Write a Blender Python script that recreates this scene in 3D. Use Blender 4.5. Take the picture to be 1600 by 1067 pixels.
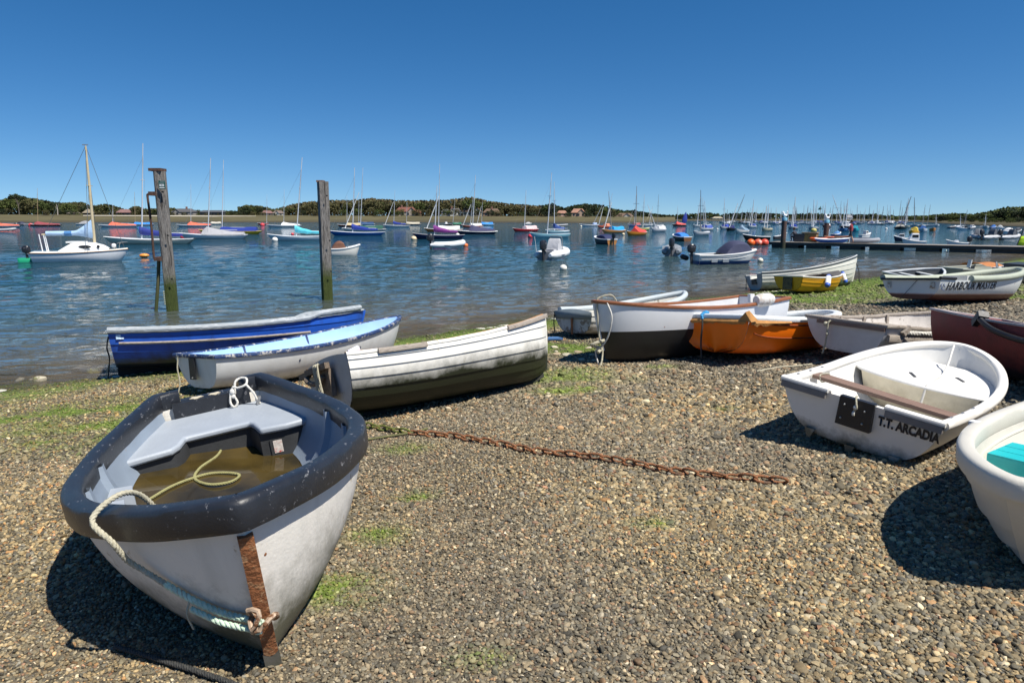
import bpy, bmesh, math, random
import numpy as np
from mathutils import Vector, Matrix, noise as mnoise

random.seed(7)
SC = bpy.context.scene
COL = SC.collection
for _o in list(bpy.data.objects):
    bpy.data.objects.remove(_o)

# ---------------------------------------------------------------- camera, sky, sun, exposure
_pitch = math.atan((533.5 - 341.0) / 1067.0)
cam_data = bpy.data.cameras.new("camera")
cam_data.lens = 24.0
cam_data.sensor_width = 36.0
cam_data.clip_start = 0.05
cam_data.clip_end = 9000.0
cam = bpy.data.objects.new("camera", cam_data)
COL.objects.link(cam)
cam.location = (0.0, 0.0, 1.65)
cam.rotation_euler = (math.pi / 2 - _pitch, 0.0, 0.0)
SC.camera = cam

SUN_EL = math.radians(59.0)
SUN_AZ = math.radians(-37.0)        # direction TO the sun, measured from +x towards +y
world = bpy.data.worlds.new("World")
SC.world = world
world.use_nodes = True
_nt = world.node_tree
_nt.nodes.clear()
_out = _nt.nodes.new('ShaderNodeOutputWorld')
_bg = _nt.nodes.new('ShaderNodeBackground')
_bg.inputs['Strength'].default_value = 0.084
_sky = _nt.nodes.new('ShaderNodeTexSky')
_sky.sky_type = 'NISHITA'
_sky.sun_disc = False
_sky.sun_elevation = SUN_EL
_sky.sun_rotation = math.pi / 2 - SUN_AZ
_sky.altitude = 0.0
_sky.air_density = 0.8
_sky.dust_density = 0.15
_sky.ozone_density = 3.0
_hs = _nt.nodes.new('ShaderNodeHueSaturation')
_hs.inputs['Saturation'].default_value = 1.33
_tc = _nt.nodes.new('ShaderNodeTexCoord')
_ma = _nt.nodes.new('ShaderNodeVectorMath'); _ma.operation = 'MULTIPLY_ADD'
_ma.inputs[1].default_value = (1, 1, 1.16); _ma.inputs[2].default_value = (0, 0, 0.060)
_nm = _nt.nodes.new('ShaderNodeVectorMath'); _nm.operation = 'NORMALIZE'
_nt.links.new(_tc.outputs['Generated'], _ma.inputs[0]); _nt.links.new(_ma.outputs[0], _nm.inputs[0]); _nt.links.new(_nm.outputs[0], _sky.inputs[0])
_nt.links.new(_sky.outputs[0], _hs.inputs['Color'])
_nt.links.new(_hs.outputs[0], _bg.inputs['Color'])
_nt.links.new(_bg.outputs[0], _out.inputs['Surface'])

sun_data = bpy.data.lights.new("sun", 'SUN')
sun_data.energy = 5.0
sun_data.angle = math.radians(0.53)
sun_data.color = (1.0, 0.95, 0.86)
sun = bpy.data.objects.new("sun", sun_data)
COL.objects.link(sun)
_d = Vector((math.cos(SUN_EL) * math.cos(SUN_AZ), math.cos(SUN_EL) * math.sin(SUN_AZ), math.sin(SUN_EL)))
sun.rotation_euler = _d.to_track_quat('Z', 'Y').to_euler()
sun.location = _d * 50

SC.view_settings.view_transform = 'Standard'
SC.view_settings.look = 'None'
SC.view_settings.exposure = 0.48
SC.view_settings.gamma = 1.0
SC.view_settings.use_curve_mapping = False
# ---------------------------------------------------------------- hull mathematics (plain python)
F_PX = 1067.0; CX = 800.0; CY = 533.5; HORIZON = 341.0
CAM_H = 1.65
PITCH = math.atan((CY - HORIZON) / F_PX)
WATER_Z = -0.75
SHORE_N = (0.64, -0.768)          # points inland
SHORE_P = (0.76, 16.1)            # a point on the waterline
SLOPE = 0.063

def inland(x, y):
    return (x - SHORE_P[0]) * SHORE_N[0] + (y - SHORE_P[1]) * SHORE_N[1]

def ground_z(x, y):
    d = inland(x, y)
    return WATER_Z + SLOPE * d if d > -30 else WATER_Z - SLOPE * 30

def view_ray(px, py):
    """direction of the photograph's ray, used only to survey real positions on ground and water"""
    cx, cz, cf = px - CX, CY - py, F_PX
    return (cx, cf * math.cos(PITCH) + cz * math.sin(PITCH), cz * math.cos(PITCH) - cf * math.sin(PITCH))

def on_water(px, py):
    r = view_ray(px, py); k = (WATER_Z - CAM_H) / r[2]
    return (r[0] * k, r[1] * k)

def on_ground(px, py):
    r = view_ray(px, py)
    a = r[2] - SLOPE * (r[0] * SHORE_N[0] + r[1] * SHORE_N[1])
    c = WATER_Z - SLOPE * (SHORE_P[0] * SHORE_N[0] + SHORE_P[1] * SHORE_N[1]) - CAM_H
    k = c / a
    return (r[0] * k, r[1] * k)

def at_depth(px, py, depth):
    r = view_ray(px, py); k = depth / r[1]
    return (r[0] * k, r[1] * k, CAM_H + r[2] * k)

class Hull:
    """x forward from the transom, y to port, z up from the keel; t runs stern to bow, u keel to sheer"""
    def __init__(s, L=3.0, B=1.4, Bt=1.1, Hs=0.5, Hb=0.65, tm=0.42, e=2.2, g=1.3, rake=0.25, trake=0.06,
                 p0=0.62, p1=0.95, q0=1.25, q1=1.0, rocker=0.05, dip=0.05, foot=0.12, deadrise=0.0):
        s.__dict__.update(locals()); del s.__dict__['s']
    def beam(s, t):
        if t < s.tm:
            return 0.5 * (s.Bt + (s.B - s.Bt) * math.sin(math.pi / 2 * t / s.tm))
        w = min(1.0, (t - s.tm) / (1 - s.tm))
        return 0.5 * s.B * max(0.0, 1 - w ** s.e) ** (1 / s.g)
    def sheer(s, t):
        return s.Hs + (s.Hb - s.Hs) * t * t - s.dip * math.sin(math.pi * t)
    def keel(s, t):
        st = s.rocker * max(0, (0.35 - t) / 0.35) ** 2
        f = max(0.0, (t - (1 - s.foot * 1.6)) / (s.foot * 1.6))
        return st + 0.10 * f * f
    def pt(s, t, u, side=1, off=0.0):
        b = s.beam(t); z1 = s.sheer(t); z0 = s.keel(t)
        k = t * t * t
        p = s.p0 + (s.p1 - s.p0) * k; q = s.q0 + (s.q1 - s.q0) * k
        ph = u * math.pi / 2
        sy = math.sin(ph) ** p if ph > 0 else 0.0
        cz = 1 - max(0.0, math.cos(ph)) ** q
        y = b * sy; z = z0 + (z1 - z0) * cz
        zf = (z - z0) / max(1e-6, (z1 - z0))
        w = max(0.0, (t - 0.45) / 0.55) ** 2
        x = s.L * t - s.rake * (1 - zf) ** 1.3 * w + s.trake * (1 - zf) * (1 - t) ** 4
        return (x, side * y, z)
    def normal(s, t, u, side=1):
        d = 1e-3
        t0, t1 = max(0, t - d), min(1 - 1e-4, t + d); u0, u1 = max(1e-3, u - d), min(1, u + d)
        if t1 - t0 < 1e-5: t0 = t1 - d
        a = [i - j for i, j in zip(s.pt(t1, u, side), s.pt(t0, u, side))]
        b = [i - j for i, j in zip(s.pt(t, u1, side), s.pt(t, u0, side))]
        n = (a[1] * b[2] - a[2] * b[1], a[2] * b[0] - a[0] * b[2], a[0] * b[1] - a[1] * b[0])
        l = math.sqrt(sum(v * v for v in n)) or 1.0
        sg = -1.0 if side > 0 else 1.0
        n = tuple(sg * v / l for v in n)
        return n if n[1] * side >= -0.2 else tuple(-v for v in n)

def pose_matrix(x, y, yaw, heel, pitch=None):
    """rows of a rotation: yaw, then pitch following the beach, then heel about the keel line"""
    c, s_ = math.cos(yaw), math.sin(yaw)
    gx = SLOPE * SHORE_N[0]; gy = SLOPE * SHORE_N[1]
    if pitch is None: pitch = 0.0
    pt_ = math.atan(gx * c + gy * s_) + pitch
    he = heel
    cp, sp = math.cos(pt_), math.sin(pt_); ch, sh = math.cos(he), math.sin(he)
    fx = (c * cp, s_ * cp, sp)                       # forward
    lf = (-s_, c, 0.0)                               # left, level
    up = (fx[1] * lf[2] - fx[2] * lf[1], fx[2] * lf[0] - fx[0] * lf[2], fx[0] * lf[1] - fx[1] * lf[0])
    l2 = tuple(lf[i] * ch + up[i] * sh for i in range(3))
    u2 = tuple(up[i] * ch - lf[i] * sh for i in range(3))
    return fx, l2, u2

def place(R, o, p):
    return tuple(o[i] + R[0][i] * p[0] + R[1][i] * p[1] + R[2][i] * p[2] for i in range(3))

def settle(hull, x, y, yaw, heel, pitch=0.0, sink=0.02, n=12):
    """height of the keel origin that lets the hull rest on the beach"""
    R = pose_matrix(x, y, yaw, heel, pitch)
    low = 1e9
    for i in range(n + 1):
        for j in range(8):
            for sd in (-1, 1):
                p = place(R, (x, y, 0.0), hull.pt(i / n * 0.98, j / 7, sd))
                low = min(low, p[2] - ground_z(p[0], p[1]))
    return R, (x, y, -low - sink)

def project(p):
    x, y, z = p[0], p[1], p[2] - CAM_H
    f = y * math.cos(PITCH) - z * math.sin(PITCH); v = y * math.sin(PITCH) + z * math.cos(PITCH)
    return (CX + F_PX * x / f, CY - F_PX * v / f)
# ---------------------------------------------------------------- mesh collecting helpers
class MB:
    def __init__(s):
        s.v = []; s.f = []
    def add(s, vs, fs):
        n = len(s.v); s.v += [tuple(p) for p in vs]; s.f += [tuple(i + n for i in f) for f in fs]
    def box(s, a, b):
        (x0, y0, z0), (x1, y1, z1) = a, b
        s.add([(x0, y0, z0), (x1, y0, z0), (x1, y1, z0), (x0, y1, z0), (x0, y0, z1), (x1, y0, z1), (x1, y1, z1), (x0, y1, z1)],
              [(3, 2, 1, 0), (4, 5, 6, 7), (0, 1, 5, 4), (1, 2, 6, 5), (2, 3, 7, 6), (3, 0, 4, 7)])
    def bar(s, p, q, w, h, up=(0, 0, 1)):
        p = Vector(p); q = Vector(q); d = (q - p).normalized(); u = Vector(up)
        sd = d.cross(u)
        if sd.length < 1e-4: sd = d.cross(Vector((1, 0, 0)))
        sd.normalize(); u = sd.cross(d).normalized()
        vs = []
        for c in (p, q):
            for a, b in ((-1, -1), (1, -1), (1, 1), (-1, 1)):
                vs.append(c + sd * (a * w / 2) + u * (b * h / 2))
        s.add(vs, [(3, 2, 1, 0), (4, 5, 6, 7), (0, 1, 5, 4), (1, 2, 6, 5), (2, 3, 7, 6), (3, 0, 4, 7)])
    def tube(s, pts, r, n=8, caps=True, closed=False):
        pts = [Vector(p) for p in pts]; m = len(pts)
        rs = r if isinstance(r, (list, tuple)) else [r] * m
        base = len(s.v); prev = None
        for i, p in enumerate(pts):
            if closed: t = pts[(i + 1) % m] - pts[i - 1]
            else: t = pts[min(i + 1, m - 1)] - pts[max(i - 1, 0)]
            if t.length < 1e-9: t = Vector((0, 0, 1))
            t.normalize()
            if prev is None:
                a = Vector((0, 0, 1)) if abs(t.z) < 0.9 else Vector((1, 0, 0))
                x = t.cross(a).normalized()
            else:
                x = prev - t * prev.dot(t)
                x = x.normalized() if x.length > 1e-6 else t.orthogonal().normalized()
            prev = x; y = t.cross(x)
            for k in range(n):
                a = 2 * math.pi * k / n
                s.v.append(tuple(p + (x * math.cos(a) + y * math.sin(a)) * rs[i]))
        for i in range(m if closed else m - 1):
            j = (i + 1) % m
            for k in range(n):
                s.f.append((base + i * n + k, base + i * n + (k + 1) % n, base + j * n + (k + 1) % n, base + j * n + k))
        if caps and not closed:
            s.f.append(tuple(base + k for k in range(n))[::-1])
            s.f.append(tuple(base + (m - 1) * n + k for k in range(n)))
    def lathe(s, prof, n=16, o=(0, 0, 0), axis='z'):
        base = len(s.v)
        for (r, z) in prof:
            for k in range(n):
                a = 2 * math.pi * k / n
                p = (r * math.cos(a), r * math.sin(a), z)
                if axis == 'x': p = (z, r * math.cos(a), r * math.sin(a))
                if axis == 'y': p = (r * math.cos(a), z, r * math.sin(a))
                s.v.append((p[0] + o[0], p[1] + o[1], p[2] + o[2]))
        for i in range(len(prof) - 1):
            for k in range(n):
                s.f.append((base + i * n + k, base + i * n + (k + 1) % n, base + (i + 1) * n + (k + 1) % n, base + (i + 1) * n + k))
        s.f.append(tuple(base + k for k in range(n))[::-1])
        s.f.append(tuple(base + (len(prof) - 1) * n + k for k in range(n)))
    def ball(s, o, r, n=14, m=8, sq=(1, 1, 1)):
        b = len(s.v)
        prof = [(max(1e-3, math.sin(math.pi * i / m)), -math.cos(math.pi * i / m)) for i in range(m + 1)]
        s.lathe([(r * a, r * z) for a, z in prof], n)
        for i in range(b, len(s.v)):
            p = s.v[i]; s.v[i] = (p[0] * sq[0] + o[0], p[1] * sq[1] + o[1], p[2] * sq[2] + o[2])
    def prism(s, outline, z0, z1):
        n = len(outline)
        s.add([(x, y, z0) for x, y in outline] + [(x, y, z1) for x, y in outline],
              [tuple(range(n))[::-1], tuple(range(n, 2 * n))] + [(i, (i + 1) % n, n + (i + 1) % n, n + i) for i in range(n)])
    def grid(s, rows, closed=False):
        base = len(s.v); m = len(rows[0])
        for r in rows: s.v += [tuple(p) for p in r]
        for i in range(len(rows) - 1):
            for k in range(m if closed else m - 1):
                s.f.append((base + i * m + k, base + i * m + (k + 1) % m, base + (i + 1) * m + (k + 1) % m, base + (i + 1) * m + k))
    def sweep(s, pts, prof, closed=False, up=(0, 0, 1)):
        """carry a profile of (out, up) along a path; out is to the right of travel"""
        pts = [Vector(p) for p in pts]; m = len(pts); u = Vector(up); rows = []
        for i in range(m):
            if closed: a, b = pts[i - 1], pts[(i + 1) % m]
            else: a, b = pts[max(i - 1, 0)], pts[min(i + 1, m - 1)]
            d1 = (pts[i] - a); d2 = (b - pts[i])
            n1 = d1.cross(u); n2 = d2.cross(u)
            if n1.length < 1e-7: n1 = n2.copy()
            if n2.length < 1e-7: n2 = n1.copy()
            n1.normalize(); n2.normalize()
            nn = (n1 + n2)
            nn = nn.normalized() if nn.length > 1e-6 else n1
            k = 1 / max(0.6, nn.dot(n1))
            rows.append([pts[i] + nn * (o * k) + u * h for o, h in prof])
        if closed: rows.append(rows[0])
        b0 = len(s.v); s.grid(rows, closed=True)
        if not closed:
            n = len(prof)
            s.f.append(tuple(b0 + k for k in range(n))[::-1]); s.f.append(tuple(b0 + (m - 1) * n + k for k in range(n)))
    def mesh(s, name):
        me = bpy.data.meshes.new(name)
        me.from_pydata(s.v, [], s.f)
        bm = bmesh.new(); bm.from_mesh(me)
        bmesh.ops.remove_doubles(bm, verts=bm.verts, dist=1e-5)
        bmesh.ops.recalc_face_normals(bm, faces=bm.faces)
        bm.to_mesh(me); bm.free()
        return me
    def build(s, name, mat, parent=None, smooth=True, angle=35):
        me = s.mesh(name)
        return link_mesh(name, me, mat, parent, smooth, angle)

def link_mesh(name, me, mat, parent=None, smooth=True, angle=35):
    if mat is not None and not me.materials: me.materials.append(mat)
    if smooth:
        me.polygons.foreach_set('use_smooth', [True] * len(me.polygons))
        try: me.set_sharp_from_angle(angle=math.radians(angle))
        except Exception: pass
    o = bpy.data.objects.new(name, me)
    COL.objects.link(o)
    if parent is not None: o.parent = parent
    return o

def tag(o, label=None, cat=None, group=None, kind=None):
    if label: o['label'] = label
    if cat: o['category'] = cat
    if group: o['group'] = group
    if kind: o['kind'] = kind
    return o

def empty(name, label, cat, group=None, M=None, loc=None):
    o = bpy.data.objects.new(name, None)
    o.empty_display_size = 0.2
    COL.objects.link(o)
    if M is not None: o.matrix_world = M
    if loc is not None: o.location = loc
    return tag(o, label, cat, group)

def frame(R, o):
    return Matrix(((R[0][0], R[1][0], R[2][0], o[0]), (R[0][1], R[1][1], R[2][1], o[1]), (R[0][2], R[1][2], R[2][2], o[2]), (0, 0, 0, 1)))

def yawm(x, y, z, yaw, heel=0.0):
    return Matrix.Translation((x, y, z)) @ Matrix.Rotation(yaw, 4, 'Z') @ Matrix.Rotation(heel, 4, 'X')

def smoothpath(pts, n=6):
    """Catmull-Rom through points"""
    P = [Vector(p) for p in pts]; P = [P[0] * 2 - P[1]] + P + [P[-1] * 2 - P[-2]]
    out = []
    for i in range(1, len(P) - 2):
        a, b, c, d = P[i - 1], P[i], P[i + 1], P[i + 2]
        for k in range(n):
            t = k / n
            out.append(0.5 * ((2 * b) + (c - a) * t + (2 * a - 5 * b + 4 * c - d) * t * t + (3 * b - a - 3 * c + d) * t ** 3))
    out.append(P[-2]); return out

def rope_mesh(mb, pts, r, turns_per_m=22, strands=3, n=6):
    """laid rope: strands twisting round the path"""
    P = [Vector(p) for p in pts]
    dense = [P[0]]
    for a, b in zip(P, P[1:]):
        k = max(1, int((b - a).length / (r * 0.7)))
        for i in range(1, k + 1): dense.append(a.lerp(b, i / k))
    fr = []; prev = None; L = 0
    for i, p in enumerate(dense):
        t = (dense[min(i + 1, len(dense) - 1)] - dense[max(i - 1, 0)])
        t = t.normalized() if t.length > 1e-9 else Vector((0, 0, 1))
        x = t.orthogonal().normalized() if prev is None else (prev - t * prev.dot(t)).normalized()
        prev = x
        if i: L += (p - dense[i - 1]).length
        fr.append((p, x, t.cross(x), L))
    for s_ in range(strands):
        path = []
        for p, x, y, L in fr:
            a = 2 * math.pi * (s_ / strands + L * turns_per_m)
            path.append(p + (x * math.cos(a) + y * math.sin(a)) * r * 0.52)
        mb.tube(path, r * 0.56, n)

# ---------------------------------------------------------------- materials
def _n(nt, t, **kw):
    n = nt.nodes.new(t)
    for k, v in kw.items(): setattr(n, k, v)
    return n

_MATS = {}
def pm(name, col, rough=0.5, metal=0.0, var=0.12, vscale=5.0, wear=None, bump=0.15, bscale=60.0, stretch=(1, 1, 1),
       grime=None, spec=0.5, coord='Object', bdist=0.01, streak=None):
    """wear=(colour, threshold 0..1, scale); grime=(colour, z_full, z_none, noise scale, amount); streak=(colour, amount, scale)"""
    if name in _MATS: return _MATS[name]
    m = bpy.data.materials.new(name); m.use_nodes = True; nt = m.node_tree; L = nt.links.new
    b = nt.nodes['Principled BSDF']
    b.inputs['Roughness'].default_value = rough; b.inputs['Metallic'].default_value = metal
    b.inputs['Specular IOR Level'].default_value = spec
    tc = _n(nt, 'ShaderNodeTexCoord'); mp = _n(nt, 'ShaderNodeMapping'); mp.inputs['Scale'].default_value = stretch
    L(tc.outputs[coord], mp.inputs['Vector'])
    no = _n(nt, 'ShaderNodeTexNoise'); no.inputs['Scale'].default_value = vscale; no.inputs['Detail'].default_value = 6; no.inputs['Roughness'].default_value = 0.65
    L(mp.outputs[0], no.inputs['Vector'])
    mr = _n(nt, 'ShaderNodeMapRange'); mr.inputs['From Min'].default_value = 0.25; mr.inputs['From Max'].default_value = 0.75
    mr.inputs['To Min'].default_value = 1 - var; mr.inputs['To Max'].default_value = 1 + var
    L(no.outputs['Fac'], mr.inputs['Value'])
    mu = _n(nt, 'ShaderNodeMix', data_type='RGBA', blend_type='MULTIPLY'); mu.inputs[0].default_value = 1.0
    mu.inputs[6].default_value = (*col, 1)
    cb = _n(nt, 'ShaderNodeCombineColor')
    for i in range(3): L(mr.outputs[0], cb.inputs[i])
    L(cb.outputs[0], mu.inputs[7]); cur = mu.outputs[2]
    def mixin(cur, fac, c):
        x = _n(nt, 'ShaderNodeMix', data_type='RGBA'); L(fac, x.inputs[0]); L(cur, x.inputs[6]); x.inputs[7].default_value = (*c, 1)
        return x.outputs[2]
    if streak:
        mp2 = _n(nt, 'ShaderNodeMapping'); mp2.inputs['Scale'].default_value = (streak[2], streak[2], streak[2] * 0.08); L(tc.outputs[coord], mp2.inputs['Vector'])
        n2 = _n(nt, 'ShaderNodeTexNoise'); n2.inputs['Scale'].default_value = 1.0; n2.inputs['Detail'].default_value = 4; L(mp2.outputs[0], n2.inputs['Vector'])
        r2 = _n(nt, 'ShaderNodeMapRange'); r2.inputs['From Min'].default_value = 0.5; r2.inputs['From Max'].default_value = 0.8; r2.inputs['To Max'].default_value = streak[1]
        L(n2.outputs['Fac'], r2.inputs['Value']); cur = mixin(cur, r2.outputs[0], streak[0])
    if wear:
        n3 = _n(nt, 'ShaderNodeTexNoise'); n3.inputs['Scale'].default_value = wear[2]; n3.inputs['Detail'].default_value = 9; n3.inputs['Roughness'].default_value = 0.72
        L(mp.outputs[0], n3.inputs['Vector'])
        r3 = _n(nt, 'ShaderNodeMapRange'); r3.inputs['From Min'].default_value = wear[1] - 0.06; r3.inputs['From Max'].default_value = wear[1] - 0.015
        L(n3.outputs['Fac'], r3.inputs['Value']); cur = mixin(cur, r3.outputs[0], wear[0])
    if grime:
        gc, z1, z0, gs, ga = grime
        sx = _n(nt, 'ShaderNodeSeparateXYZ'); L(tc.outputs[coord], sx.inputs[0])
        n4 = _n(nt, 'ShaderNodeTexNoise'); n4.inputs['Scale'].default_value = gs; n4.inputs['Detail'].default_value = 8; n4.inputs['Roughness'].default_value = 0.7
        L(tc.outputs[coord], n4.inputs['Vector'])
        ma = _n(nt, 'ShaderNodeMath', operation='MULTIPLY_ADD'); ma.inputs[1].default_value = (z0 - z1) * 2.2; L(n4.outputs['Fac'], ma.inputs[0]); L(sx.outputs[2], ma.inputs[2])
        r4 = _n(nt, 'ShaderNodeMapRange'); r4.inputs['From Min'].default_value = z1 + (z0 - z1) * 1.1; r4.inputs['From Max'].default_value = z0 + (z0 - z1) * 1.1
        r4.inputs['To Min'].default_value = ga; r4.inputs['To Max'].default_value = 0.0
        L(ma.outputs[0], r4.inputs['Value']); cur = mixin(cur, r4.outputs[0], gc)
    L(cur, b.inputs['Base Color'])
    rr = _n(nt, 'ShaderNodeMapRange'); rr.inputs['To Min'].default_value = max(0.02, rough - 0.12); rr.inputs['To Max'].default_value = min(1, rough + 0.12)
    L(no.outputs['Fac'], rr.inputs['Value']); L(rr.outputs[0], b.inputs['Roughness'])
    if bump:
        nb = _n(nt, 'ShaderNodeTexNoise'); nb.inputs['Scale'].default_value = bscale; nb.inputs['Detail'].default_value = 5; L(mp.outputs[0], nb.inputs['Vector'])
        bp = _n(nt, 'ShaderNodeBump'); bp.inputs['Strength'].default_value = bump; bp.inputs['Distance'].default_value = bdist
        L(nb.outputs['Fac'], bp.inputs['Height']); L(bp.outputs[0], b.inputs['Normal'])
    _MATS[name] = m
    return m
# ---------------------------------------------------------------- the beach
def sstep(a, b, x):
    t = min(1.0, max(0.0, (x - a) / (b - a))); return t * t * (3 - 2 * t)

def fbm(x, y, s, seed=0.0, octaves=3):
    v = 0; a = 1; tot = 0
    for i in range(octaves):
        v += a * mnoise.noise(Vector((x * s + seed, y * s - seed, seed * 1.7))); tot += a; a *= 0.5; s *= 2.1
    return v / tot

def beach_z(x, y):
    d = inland(x, y)
    z = WATER_Z + SLOPE * max(-60.0, min(d, 17.0)) + max(0.0, min(d - 17.0, 60)) * 0.01
    r = math.hypot(x, y)
    if r < 60:
        z += (0.020 * fbm(x, y, 0.55, 3.1) + 0.012 * fbm(x, y, 2.0, 8.7)) * sstep(-3, 1.5, d)
        z += 0.05 * fbm(x, y, 0.16, 1.3) * sstep(0.5, 4, d) * sstep(9, 16, r)
    return z

_weed_spots = []
for _px, _py, _r in [(215, 628, 0.75), (160, 665, 0.8), (60, 650, 0.7), (262, 655, 0.6), (110, 690, 0.5), (210, 575 + 60, .5), (30, 600, .6),
                     (640, 700, 0.16), (590, 838, 0.14), (530, 920, 0.17), (695, 528, 0.9), (740, 508, 0.9), (660, 545, 0.8),
                     (870, 610, 0.3), (900, 545, 0.7), (1030, 575, 0.2), (880, 585, 0.6), (1130, 640, .1), (760, 1030, .07),
                     (1260, 470, 1.6), (1330, 462, 1.8), (1120, 468, 1.5), (1420, 455, 1.8), (1520, 462, 1.2), (960, 492, 1.2), (840, 500, 1.2), (1000, 480, 1.2), (500, 548, .6), (620, 522, .7), (790, 505, .6), (655, 775, .1), (1020, 820, .06), (1560, 450, 1.5)]:
    _g = on_ground(_px, _py); _weed_spots.append((_g[0], _g[1], _r))

def weediness(x, y):
    d = inland(x, y)
    if d < -1.5: return 0.0
    n = fbm(x, y, 0.9, 5.5, 4)
    wd = 1.9 + 2.2 * sstep(2.5, 8, x)
    v = sstep(wd, wd * .3, d + 1.5 * n) * sstep(-0.5, 0.02, d)
    v *= 0.55 + 0.45 * sstep(-5, 2, x)
    band = v * max(0.55, 0.95 + 0.9 * fbm(x, y, 2.6, 7.7, 3)); v = 0.0
    for a, b, r in _weed_spots:
        q = math.hypot((x - a) * 0.75, y - b) / r
        if q < 1.7: v = max(v, (0.62 if a < -2 else 0.95) * sstep(1.55, 0.1, q + 1.1 * n))
    return min(1.0, max(band, v * max(0.15, 0.85 + 1.7 * fbm(x, y, 2.6, 7.7, 3))))

def _axis(lo, a, b, hi, step, grow):
    xs = list(np.arange(a, b, step)); s = step; x = b
    while x < hi: xs.append(x); s *= grow; x += s
    xs.append(hi); s = step; x = a - step
    while x > lo: xs.insert(0, x); s *= grow; x -= s
    xs.insert(0, lo); return xs

_xs = _axis(-4500, -11, 13, 4500, 0.14, 1.16); _ys = _axis(-600, 0.5, 20, 6000, 0.14, 1.16)
_mb = MB()
_mb.grid([[(x, y, beach_z(x, y)) for x in _xs] for y in _ys])
_me = bpy.data.meshes.new('ground'); _me.from_pydata(_mb.v, [], _mb.f)
_at = _me.attributes.new('weed', 'FLOAT', 'POINT')
_at.data.foreach_set('value', [weediness(v[0], v[1]) if math.hypot(v[0], v[1]) < 60 else 0.0 for v in _mb.v])
_at = _me.attributes.new('inland', 'FLOAT', 'POINT')
_at.data.foreach_set('value', [inland(v[0], v[1]) for v in _mb.v])

def ground_material():
    m = bpy.data.materials.new('shingle_bed'); m.use_nodes = True; nt = m.node_tree; L = nt.links.new
    b = nt.nodes['Principled BSDF']; b.inputs['Roughness'].default_value = 0.9; b.inputs['Specular IOR Level'].default_value = 0.25
    tc = _n(nt, 'ShaderNodeTexCoord')
    vo = _n(nt, 'ShaderNodeTexVoronoi'); vo.inputs['Scale'].default_value = 30.0; L(tc.outputs['Object'], vo.inputs['Vector'])
    ramp = _n(nt, 'ShaderNodeValToRGB'); sep = _n(nt, 'ShaderNodeSeparateColor'); L(vo.outputs['Color'], sep.inputs[0]); L(sep.outputs[0], ramp.inputs[0])
    e = ramp.color_ramp.elements; e[0].color = (0.07, 0.06, 0.045, 1); e[1].color = (0.24, 0.19, 0.125, 1)
    for pos, c in ((0.3, (0.12, 0.10, 0.07, 1)), (0.55, (0.19, 0.145, 0.09, 1)), (0.75, (0.15, 0.13, 0.10, 1))):
        x = e.new(pos); x.color = c
    no = _n(nt, 'ShaderNodeTexNoise'); no.inputs['Scale'].default_value = 1.2; no.inputs['Detail'].default_value = 7; L(tc.outputs['Object'], no.inputs['Vector'])
    mr = _n(nt, 'ShaderNodeMapRange'); mr.inputs['From Min'].default_value = .3; mr.inputs['From Max'].default_value = .7; mr.inputs['To Min'].default_value = 0.65; mr.inputs['To Max'].default_value = 1.05
    L(no.outputs['Fac'], mr.inputs['Value'])
    hs = _n(nt, 'ShaderNodeHueSaturation'); L(mr.outputs[0], hs.inputs['Value']); L(ramp.outputs[0], hs.inputs['Color'])
    at = _n(nt, 'ShaderNodeAttribute', attribute_name='weed')
    n2 = _n(nt, 'ShaderNodeTexNoise'); n2.inputs['Scale'].default_value = 14; n2.inputs['Detail'].default_value = 8; n2.inputs['Roughness'].default_value = .75; L(tc.outputs['Object'], n2.inputs['Vector'])
    ad = _n(nt, 'ShaderNodeMath', operation='ADD'); L(at.outputs['Fac'], ad.inputs[0]); L(n2.outputs['Fac'], ad.inputs[1])
    r2 = _n(nt, 'ShaderNodeMapRange'); r2.inputs['From Min'].default_value = 0.85; r2.inputs['From Max'].default_value = 1.15; r2.inputs['To Max'].default_value = 0.9
    L(ad.outputs[0], r2.inputs['Value'])
    gr = _n(nt, 'ShaderNodeValToRGB'); gr.color_ramp.elements[0].color = (0.05, 0.085, 0.012, 1); gr.color_ramp.elements[1].color = (0.17, 0.25, 0.03, 1); L(n2.outputs['Fac'], gr.inputs[0])
    mx = _n(nt, 'ShaderNodeMix', data_type='RGBA'); L(r2.outputs[0], mx.inputs[0]); L(hs.outputs[0], mx.inputs[6]); L(gr.outputs[0], mx.inputs[7])
    # wet margin and seabed
    ai = _n(nt, 'ShaderNodeAttribute', attribute_name='inland')
    r3 = _n(nt, 'ShaderNodeMapRange'); r3.inputs['From Min'].default_value = 0.1; r3.inputs['From Max'].default_value = 0.55; r3.inputs['To Min'].default_value = 0.5; r3.inputs['To Max'].default_value = 1.0
    L(ai.outputs['Fac'], r3.inputs['Value'])
    h2 = _n(nt, 'ShaderNodeHueSaturation'); L(r3.outputs[0], h2.inputs['Value']); L(mx.outputs[2], h2.inputs['Color'])
    L(h2.outputs[0], b.inputs['Base Color'])
    bp = _n(nt, 'ShaderNodeBump'); bp.inputs['Strength'].default_value = 0.9; bp.inputs['Distance'].default_value = 0.02; bp.invert = True
    L(vo.outputs['Distance'], bp.inputs['Height']); L(bp.outputs[0], b.inputs['Normal'])
    return m
ground = link_mesh('ground', _me, ground_material(), None, True, 180)
tag(ground, kind='structure')

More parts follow.
